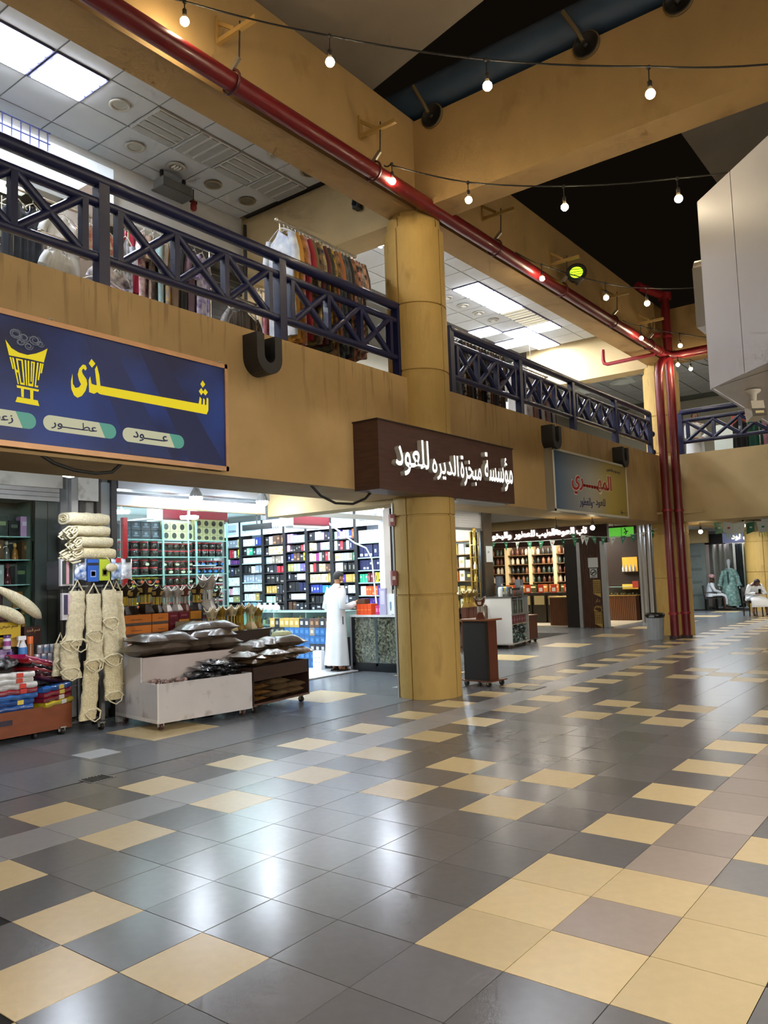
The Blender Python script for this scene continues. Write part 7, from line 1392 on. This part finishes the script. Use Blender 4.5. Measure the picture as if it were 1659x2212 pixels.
# ================================================================= PEOPLE
def skin_body(name, verts, edges, mat, parent, root=0, sub=2):
    me = bpy.data.meshes.new(name); me.from_pydata([v[:3] for v in verts], edges, []); o = bpy.data.objects.new(name, me); COL.objects.link(o)
    md = o.modifiers.new('skin', 'SKIN'); md.use_smooth_shade = True
    for i, v in enumerate(verts):
        sv = me.skin_vertices[0].data[i]; r = v[3]; sv.radius = (r, r) if not isinstance(r, tuple) else r; sv.use_root = (i == root)
    s = o.modifiers.new('sub', 'SUBSURF'); s.levels = sub; s.render_levels = sub
    bpy.context.view_layer.update(); m2 = bpy.data.meshes.new_from_object(o.evaluated_get(bpy.context.evaluated_depsgraph_get()))
    bpy.data.objects.remove(o); m2.materials.clear(); m2.materials.append(mat); m2.polygons.foreach_set('use_smooth', [True]*len(m2.polygons))
    return link(name, m2, parent)
def loft(path, rads, side=(1, 0, 0), n=28, fold=0.0, nf=9, seed=0, fold0=0.0, cap=True):
    b = MB(); vs = []; S_ = Vector(side); P = [Vector(q) for q in path]; r_ = random.Random(seed); ph = r_.uniform(0, 6)
    # subdivide the path so that the folds run smoothly
    Q = []; Rr = []
    for i in range(len(P)-1):
        for k in range(4): u = k/4; Q.append(P[i].lerp(P[i+1], u)); Rr.append((lerp(rads[i][0], rads[i+1][0], u), lerp(rads[i][1], rads[i+1][1], u)))
    Q.append(P[-1]); Rr.append(rads[-1]); m = len(Q)
    for i, q in enumerate(Q):
        d = (Q[min(i+1, m-1)]-Q[max(i-1, 0)]).normalized(); nn = d.cross(S_).normalized(); f = fold0 + fold*(1-i/(m-1))
        for k in range(n):
            a = 2*math.pi*k/n; w_ = 1 + f*math.sin(a*nf+ph) + f*.6*math.sin(a*(nf-4)+ph*2+i*.15)
            vs.append(tuple(q + S_*(Rr[i][0]*math.cos(a)*w_) + nn*(Rr[i][1]*math.sin(a)*w_)))
    b.add(vs, [(i*n+k, i*n+(k+1) % n, (i+1)*n+(k+1) % n, (i+1)*n+k) for i in range(m-1) for k in range(n)], 0, True)
    if cap: b.add(vs[-n:], [tuple(range(n))])
    return b
def hand(verts, edges, wrist_i, w, d, u, s=1.0, curl=.6, thumb=1):
    """palm and five separate fingers; d = direction of the fingers, u = back of the hand, at wrist point w"""
    d = Vector(d).normalized(); u = Vector(u).normalized(); x = d.cross(u).normalized(); W = Vector(w)
    def add(p, r, prev): verts.append((*p, r)); edges.append((prev, len(verts)-1)); return len(verts)-1
    pm = add(W+d*.045*s, (.030*s, .018*s), wrist_i)
    for k, (off, ln) in enumerate(((-.030, .062), (-.010, .075), (.010, .07), (.028, .055))):
        k1 = add(W + d*.085*s + x*off*s, .0095*s, pm); k2 = add(W + d*(.085+ln*.5)*s + x*off*1.05*s - u*curl*.018*s, .0088*s, k1); add(W + d*(.085+ln*(.9-.25*curl))*s + x*off*1.05*s - u*curl*.05*s, .0075*s, k2)
    t1 = add(W + d*.03*s - x*.035*thumb*s - u*.01*s, .011*s, pm); t2 = add(W + d*.065*s - x*.055*thumb*s - u*.02*s, .0095*s, t1); add(W + d*.09*s - x*.05*thumb*s - u*.035*s, .008*s, t2)
def head_parts(t, c, fwd, skin, hair, hs=1.0, hairy=True, beard=False):
    """eyes, ears, hair for a head centred at c and looking along fwd (local)"""
    c = Vector(c); f = Vector(fwd).normalized(); up_ = Vector((0, 0, 1)); x = f.cross(up_).normalized(); up_ = x.cross(f).normalized(); R_ = Matrix((x, -f, up_)).transposed().to_4x4()
    def loc(a, b_, d): return c + x*a*hs + f*b_*hs + up_*d*hs
    for sg in (-1, 1):
        MB().sph(loc(sg*.032, .088, .012), .0115*hs, 8, 6).obj('eye', C_('#e8e4de', .2), t); MB().sph(loc(sg*.032, .097, .012), .0065*hs, 8, 6).obj('iris', C_('#1c1210', .2), t)
        MB().tube([loc(sg*.018, .097, .034), loc(sg*.034, .096, .040), loc(sg*.05, .086, .034)], .0045*hs, 5).obj('eyebrow', hair, t)
        e = MB().sph((0, 0, 0), 1, 10, 8); e.v = [tuple(loc(sg*.083, -.005, -.005) + x*v[0]*.011*hs + f*v[1]*.022*hs + up_*v[2]*.034*hs) for v in e.v]; e.obj('ear', skin, t)
    MB().tube([loc(-.024, .092, -.055), loc(0, .099, -.053), loc(.024, .092, -.055)], .0055*hs, 6).obj('mouth', C_('#7a4438', .5), t)
    if hairy:
        b = MB(); nu, nv = 18, 9; vs = []
        for i in range(nv+1):
            for k in range(nu):
                a = 2*math.pi*k/nu; lim = .62 - .42*max(0, math.cos(a))**.7 + .12*max(0, -math.cos(a)); th = i/nv*math.pi*lim*1.05
                vs.append(tuple(c + up_*(.024*hs) + (x*math.sin(a)*math.sin(th)*.089 + f*math.cos(a)*math.sin(th)*.106 + up_*math.cos(th)*.105)*hs))
        b.add(vs, [(i*nu+k, i*nu+(k+1) % nu, (i+1)*nu+(k+1) % nu, (i+1)*nu+k) for i in range(nv) for k in range(nu)], 0, True); b.obj('hair', hair, t)
    if beard:
        b = MB().sph((0, 0, 0), 1, 12, 8); b.v = [tuple(loc(0, .055, -.075) + x*v[0]*.055*hs + f*v[1]*.04*hs + up_*v[2]*.03*hs) for v in b.v]; b.obj('beard', hair, t)
def head_chain(verts, edges, neck_i, nb, c, fwd):
    c = Vector(c); f = Vector(fwd).normalized(); up_ = Vector((0, 0, 1)); x = f.cross(up_).normalized(); up_ = x.cross(f).normalized()
    def add(p, r, prev): verts.append((*p, r)); edges.append((prev, len(verts)-1)); return len(verts)-1
    a = add(c - up_*.06 - f*.012, (.058, .062), neck_i); b = add(c + up_*.01, (.076, .09), a); d = add(c + up_*.075, (.074, .088), b); e = add(c + up_*.115, (.045, .055), d)
    n1 = add(c + f*.10 - up_*.015, .012, b); add(c + f*.112 - up_*.03, .010, n1); ch = add(c + f*.06 - up_*.085, (.03, .026), a)
SKIN = M_('skin_tan', '#a87856', .5, var=.06); SKIND = M_('skin_dark', '#4a3024', .5, var=.06); HAIR = M_('hair_black', '#15110f', .6, bump=.6, bscale=90)
THB = M_('thobe_white', '#dfe3e6', .75, bump=.15, bscale=25, var=.03); SAND = C_('#2a211c', .5)
def sandal(t, x, y, rz=0, z=0.0, name='sandal'):
    o = MB(); pl = [(.04*math.sin(a*.3927)*(1.0 if math.cos(a*.3927) > 0 else .8), -.14*math.cos(a*.3927)) for a in range(16)]; o.prism(pl[::-1], Matrix.Translation((0, -.04, 0)), .022)
    s = o.obj('sandal', SAND, t, loc=(x, y, z), rz=rz); MB().tube([(-.045, -.07, .02), (-.03, -.08, .06), (.03, -.08, .06), (.045, -.07, .02)], .016, 6).obj('strap', SAND, s); MB().tube([(-.042, .0, .02), (0, .05, .055), (.042, .0, .02)], .008, 5).obj('heel_strap', SAND, s)
def foot(verts, edges, ank, x, y, fz=.03, dirv=(0, -1)):
    def add(p, r, prev): verts.append((*p, r)); edges.append((prev, len(verts)-1)); return len(verts)-1
    h = add((x, y+.02, fz+.015), (.034, .03), ank); b = add((x+dirv[0]*.1, y+dirv[1]*.1, fz+.012), (.038, .022), h); add((x+dirv[0]*.165, y+dirv[1]*.165, fz+.006), (.034, .016), b)
# ---- standing man in a white thobe (front = local -Y, his right = local -X)
t = thing('person', 'man in a long white robe standing at the perfume counter, handling a box', 'person', (7.33, 8.06, .012), math.radians(74))
V = [(0, .0, .95, (.13, .10)), (0, .01, 1.2, (.14, .10)), (0, .0, 1.42, (.15, .09)), (0, -.01, 1.50, (.055, .055)), (0, -.025, 1.555, (.052, .052))]; E = [(0, 1), (1, 2), (2, 3), (3, 4)]
def addv(p, r, prev): V.append((*p, r)); E.append((prev, len(V)-1)); return len(V)-1
head_chain(V, E, 4, None, (0, -.05, 1.645), (.0, -1, -.35))
a = addv((-.19, .01, 1.41), .058, 2); a = addv((-.27, .06, 1.15), .045, a); a = addv((-.25, -.17, 1.14), .036, a); wR = addv((-.20, -.27, 1.20), .026, a); hand(V, E, wR, (-.20, -.27, 1.20), (.25, -1, .35), (-.2, .3, 1), 1, .9, 1)
a = addv((.19, .01, 1.41), .058, 2); a = addv((.25, .07, 1.15), .045, a); a = addv((.2, -.15, 1.10), .036, a); wL = addv((.10, -.30, 1.14), .026, a); hand(V, E, wL, (.10, -.30, 1.14), (-.3, -1, .1), (.2, .3, 1), 1, .9, -1)
for sg in (-1, 1):
    a = addv((sg*.09, .0, .9), .085, 0); a = addv((sg*.1, -.02, .5), .055, a); a = addv((sg*.1, .02, .10), .036, a); foot(V, E, a, sg*.1, .02)
skin_body('body', V, E, SKIN, t); head_parts(t, (0, -.05, 1.645), (0, -1, -.35), SKIN, HAIR)
loft([(0, .03, .10), (0, .02, .3), (0, .015, .6), (0, .01, .9), (0, .01, 1.1), (0, .015, 1.28), (0, .01, 1.40), (0, .005, 1.465), (0, -.005, 1.51)], [(.235, .215), (.225, .195), (.21, .175), (.195, .155), (.195, .145), (.205, .14), (.205, .125), (.13, .095), (.068, .068)], fold=.05, nf=7, seed=3, fold0=.008).obj('robe', THB, t)
for sg, pth in ((-1, [(-.17, .01, 1.43), (-.22, .03, 1.33), (-.28, .065, 1.14), (-.25, -.10, 1.13), (-.215, -.235, 1.175)]), (1, [(.17, .01, 1.43), (.21, .03, 1.33), (.26, .075, 1.14), (.2, -.12, 1.09), (.12, -.26, 1.12)])):
    MB().tube(pth, [.085, .078, .072, .064, .052], 14).obj('sleeve', THB, t)
MB().lathe([(.062, 0), (.06, .035), (.054, .04)], 16, mx=Matrix.Translation((0, -.008, 1.495)) @ Matrix.Rotation(.15, 4, 'X')).obj('collar', THB, t); MB().box(-.212, -.196, .005, .018, .82, .96).obj('pocket_slit', C_('#3a3c40', .7), t)
for sg in (-1, 1): sandal(t, sg*.1, .0)
# ---- chair maker
def chair(label, loc, rz, col='#2a2522', arms=True):
    t = thing('chair', label, 'chair', loc, rz); m = C_(col, .4)
    MB().box(-.23, .23, -.22, .22, .42, .46).obj('seat', m, t)
    for x in (-.21, .21):
        for y in (-.2, .2): MB().bar((x, y, 0), (x*.95, y*.95, .42), .03).obj('leg', m, t)
        MB().bar((x, .21, .44), (x, .27, .92), .03).obj('back_post', m, t)
        if arms: MB().tube([(x*1.1, .22, .66), (x*1.15, 0, .67), (x*1.1, -.18, .64), (x*1.05, -.2, .44)], .016, 8).obj('armrest', m, t)
    MB().box(-.22, .22, .23, .26, .62, .92).obj('backrest', m, t); return t
def seated(label, loc, rz, skin, robe, head_c, head_f, armR, armL, turban=None, lean=-.12, phone=False, hairy=True, shin=.16):
    t = thing('person', label, 'person', loc, rz); V = [(0, .05, .50, (.14, .11)), (0, .02+lean*.4, .75, (.14, .10)), (0, lean, .95, (.15, .09)), (0, lean*1.2, 1.03, (.05, .05))]; E = [(0, 1), (1, 2), (2, 3)]
    def ad(p, r, prev): V.append((*p, r)); E.append((prev, len(V)-1)); return len(V)-1
    head_chain(V, E, 3, None, head_c, head_f)
    for sg, arm in ((-1, armR), (1, armL)):
        a = ad((sg*.18, lean, .94), .055, 2); a = ad(arm[0], .043, a); w_ = ad(arm[1], .027, a); hand(V, E, w_, arm[1], arm[2], arm[3], 1, .9, -sg)
    for sg in (-1, 1):
        k_ = .17 if sg > 0 else .17
        a = ad((sg*.1, .02, .50), .085, 0); a = ad((sg*k_, -.42, .50), .06, a); a = ad((sg*(k_+.04), -.44, .12), .036, a); foot(V, E, a, sg*(k_+.04), -.45)
    skin_body('body', V, E, skin, t); head_parts(t, head_c, head_f, skin, HAIR, hairy=hairy, beard=bool(turban))
    loft([(0, .04, .47), (0, .04, .58), (0, .03+lean*.4, .76), (0, lean*.9, .92), (0, lean*1.05, .985), (0, lean*1.2, 1.02)], [(.23, .17), (.21, .15), (.2, .14), (.205, .13), (.13, .1), (.062, .062)], fold0=.01, nf=6, seed=5).obj('robe', robe, t)
    loft([(0, -.50, shin+.02), (0, -.505, .34), (0, -.47, .47), (0, -.36, .53), (0, -.1, .53), (0, .1, .53)], [(.30, .06), (.29, .075), (.28, .08), (.27, .085), (.24, .10), (.2, .1)], fold0=.012, nf=7, seed=8).obj('robe_lap', robe, t)
    for sg, arm in ((-1, armR), (1, armL)): MB().tube([(sg*.15, lean, .95), (sg*.19, lean+.01, .9), Vector(arm[0]), Vector(arm[0]).lerp(Vector(arm[1]), .55), Vector(arm[0]).lerp(Vector(arm[1]), .9)], [.075, .075, .065, .056, .048], 12).obj('sleeve', robe, t)
    for sg in (-1, 1): sandal(t, sg*.21, -.48, sg*.15)
    if turban:
        b = MB().lathe([(.095, -.01), (.108, .02), (.108, .06), (.09, .1), (.05, .12), (0, .125)], 18, mx=Matrix.Translation(Vector(head_c)+Vector((0, 0, .03)))); b.obj('turban', turban, t); MB().tube([Vector(head_c)+Vector((.1*math.cos(a*.6), .1*math.sin(a*.6), .03+.008*a)) for a in range(12)], .02, 6).obj('turban_fold', turban, t)
    return t
PH = math.radians(-90-22)   # faces the viewer
chair('dark chair under the man with the phone', (24.05, 4.85, 0), math.radians(-52), '#3a2f28', False)
t = seated('man in a white robe bent over a phone on a chair', (24.0, 4.82, .03), math.radians(-52), M_('skin_brown', '#6b4632', .5), THB, (0, -.33, 1.04), (0, -1, -1.0), [(-.30, -.22, .68), (-.07, -.40, .70), (.8, -.5, .15), (0, -.2, 1)], [(.30, -.22, .68), (.07, -.40, .70), (-.8, -.5, .15), (0, -.2, 1)], lean=-.2, shin=.26)
tp = thing('mobile_phone', 'dark phone in the hands of the seated man', 'phone', (24.0, 4.82, .03), math.radians(-52)); o = MB().box(-.04, .04, -.485, -.475, .70, .84); o.obj('case', C_('#141416', .2), tp); MB().box(-.036, .036, -.474, -.472, .705, .835).obj('screen', C_('#2a3038', .1), tp)
chair('black metal armchair under the man in the red turban', (27.75, 7.12, 0), math.radians(20), '#1a1817')
seated('seated man in a pale robe and red patterned turban', (27.75, 7.1, .03), math.radians(20), SKIND, M_('thobe_grey', '#c2cbd2', .75, bump=.15, bscale=25), (0, -.05, 1.16), (.35, -1, -.1), [(-.26, -.1, .70), (-.12, -.34, .62), (.2, -1, -.1), (0, 0, 1)], [(.26, -.1, .70), (.16, -.34, .62), (-.2, -1, -.1), (0, 0, 1)], turban=M_('turban_cloth', '#8f4a56', .8, col2='#d8c6c4', c2amt=.5, c2scale=40), lean=-.02, hairy=False)
# ---- man behind the far railing upstairs
t = thing('person', 'bearded man in white leaning behind the far upper railing', 'person', (17.95, 4.62, 4.28), math.radians(-60))
V = [(0, .0, .60, (.14, .11)), (0, -.02, .85, (.15, .11)), (0, -.05, 1.08, (.16, .10)), (0, -.07, 1.15, (.055, .055))]; E = [(0, 1), (1, 2), (2, 3)]
head_chain(V, E, 3, None, (0, -.10, 1.27), (.1, -1, -.1))
a = addv((-.19, -.05, 1.06), .055, 2); a = addv((-.27, -.08, .82), .044, a); wR = addv((-.10, -.28, .70), .028, a); hand(V, E, wR, (-.10, -.28, .70), (1, -.3, 0), (0, -.3, 1), 1, .8, 1)
a = addv((.19, -.05, 1.06), .055, 2); a = addv((.27, -.08, .82), .044, a); wL = addv((.12, -.28, .68), .028, a); hand(V, E, wL, (.12, -.28, .68), (-1, -.3, 0), (0, -.3, 1), 1, .8, -1)
for sg in (-1, 1):
    a = addv((sg*.1, 0, .5), .08, 0); a = addv((sg*.1, 0, .1), .04, a); foot(V, E, a, sg*.1, .0)
skin_body('body', V, E, M_('skin_olive', '#9a6c4c', .5), t); head_parts(t, (0, -.10, 1.27), (.1, -1, -.1), M_('skin_olive', '#9a6c4c', .5), HAIR, beard=True)
loft([(0, .0, .10), (0, 0, .4), (0, .0, .6), (0, -.02, .85), (0, -.05, 1.04), (0, -.06, 1.1), (0, -.07, 1.15)], [(.24, .2), (.23, .18), (.22, .16), (.21, .15), (.21, .13), (.13, .1), (.065, .065)], fold=.04, nf=7, seed=9).obj('robe', THB, t)
for pth in ([(-.16, -.05, 1.07), (-.2, -.055, 1.0), (-.28, -.085, .81), (-.19, -.18, .75), (-.12, -.26, .705)], [(.16, -.05, 1.07), (.2, -.055, 1.0), (.28, -.085, .81), (.2, -.18, .745), (.14, -.265, .69)]): MB().tube(pth, [.08, .078, .07, .062, .05], 12).obj('sleeve', THB, t)
for sg in (-1, 1): sandal(t, sg*.1, -.02)
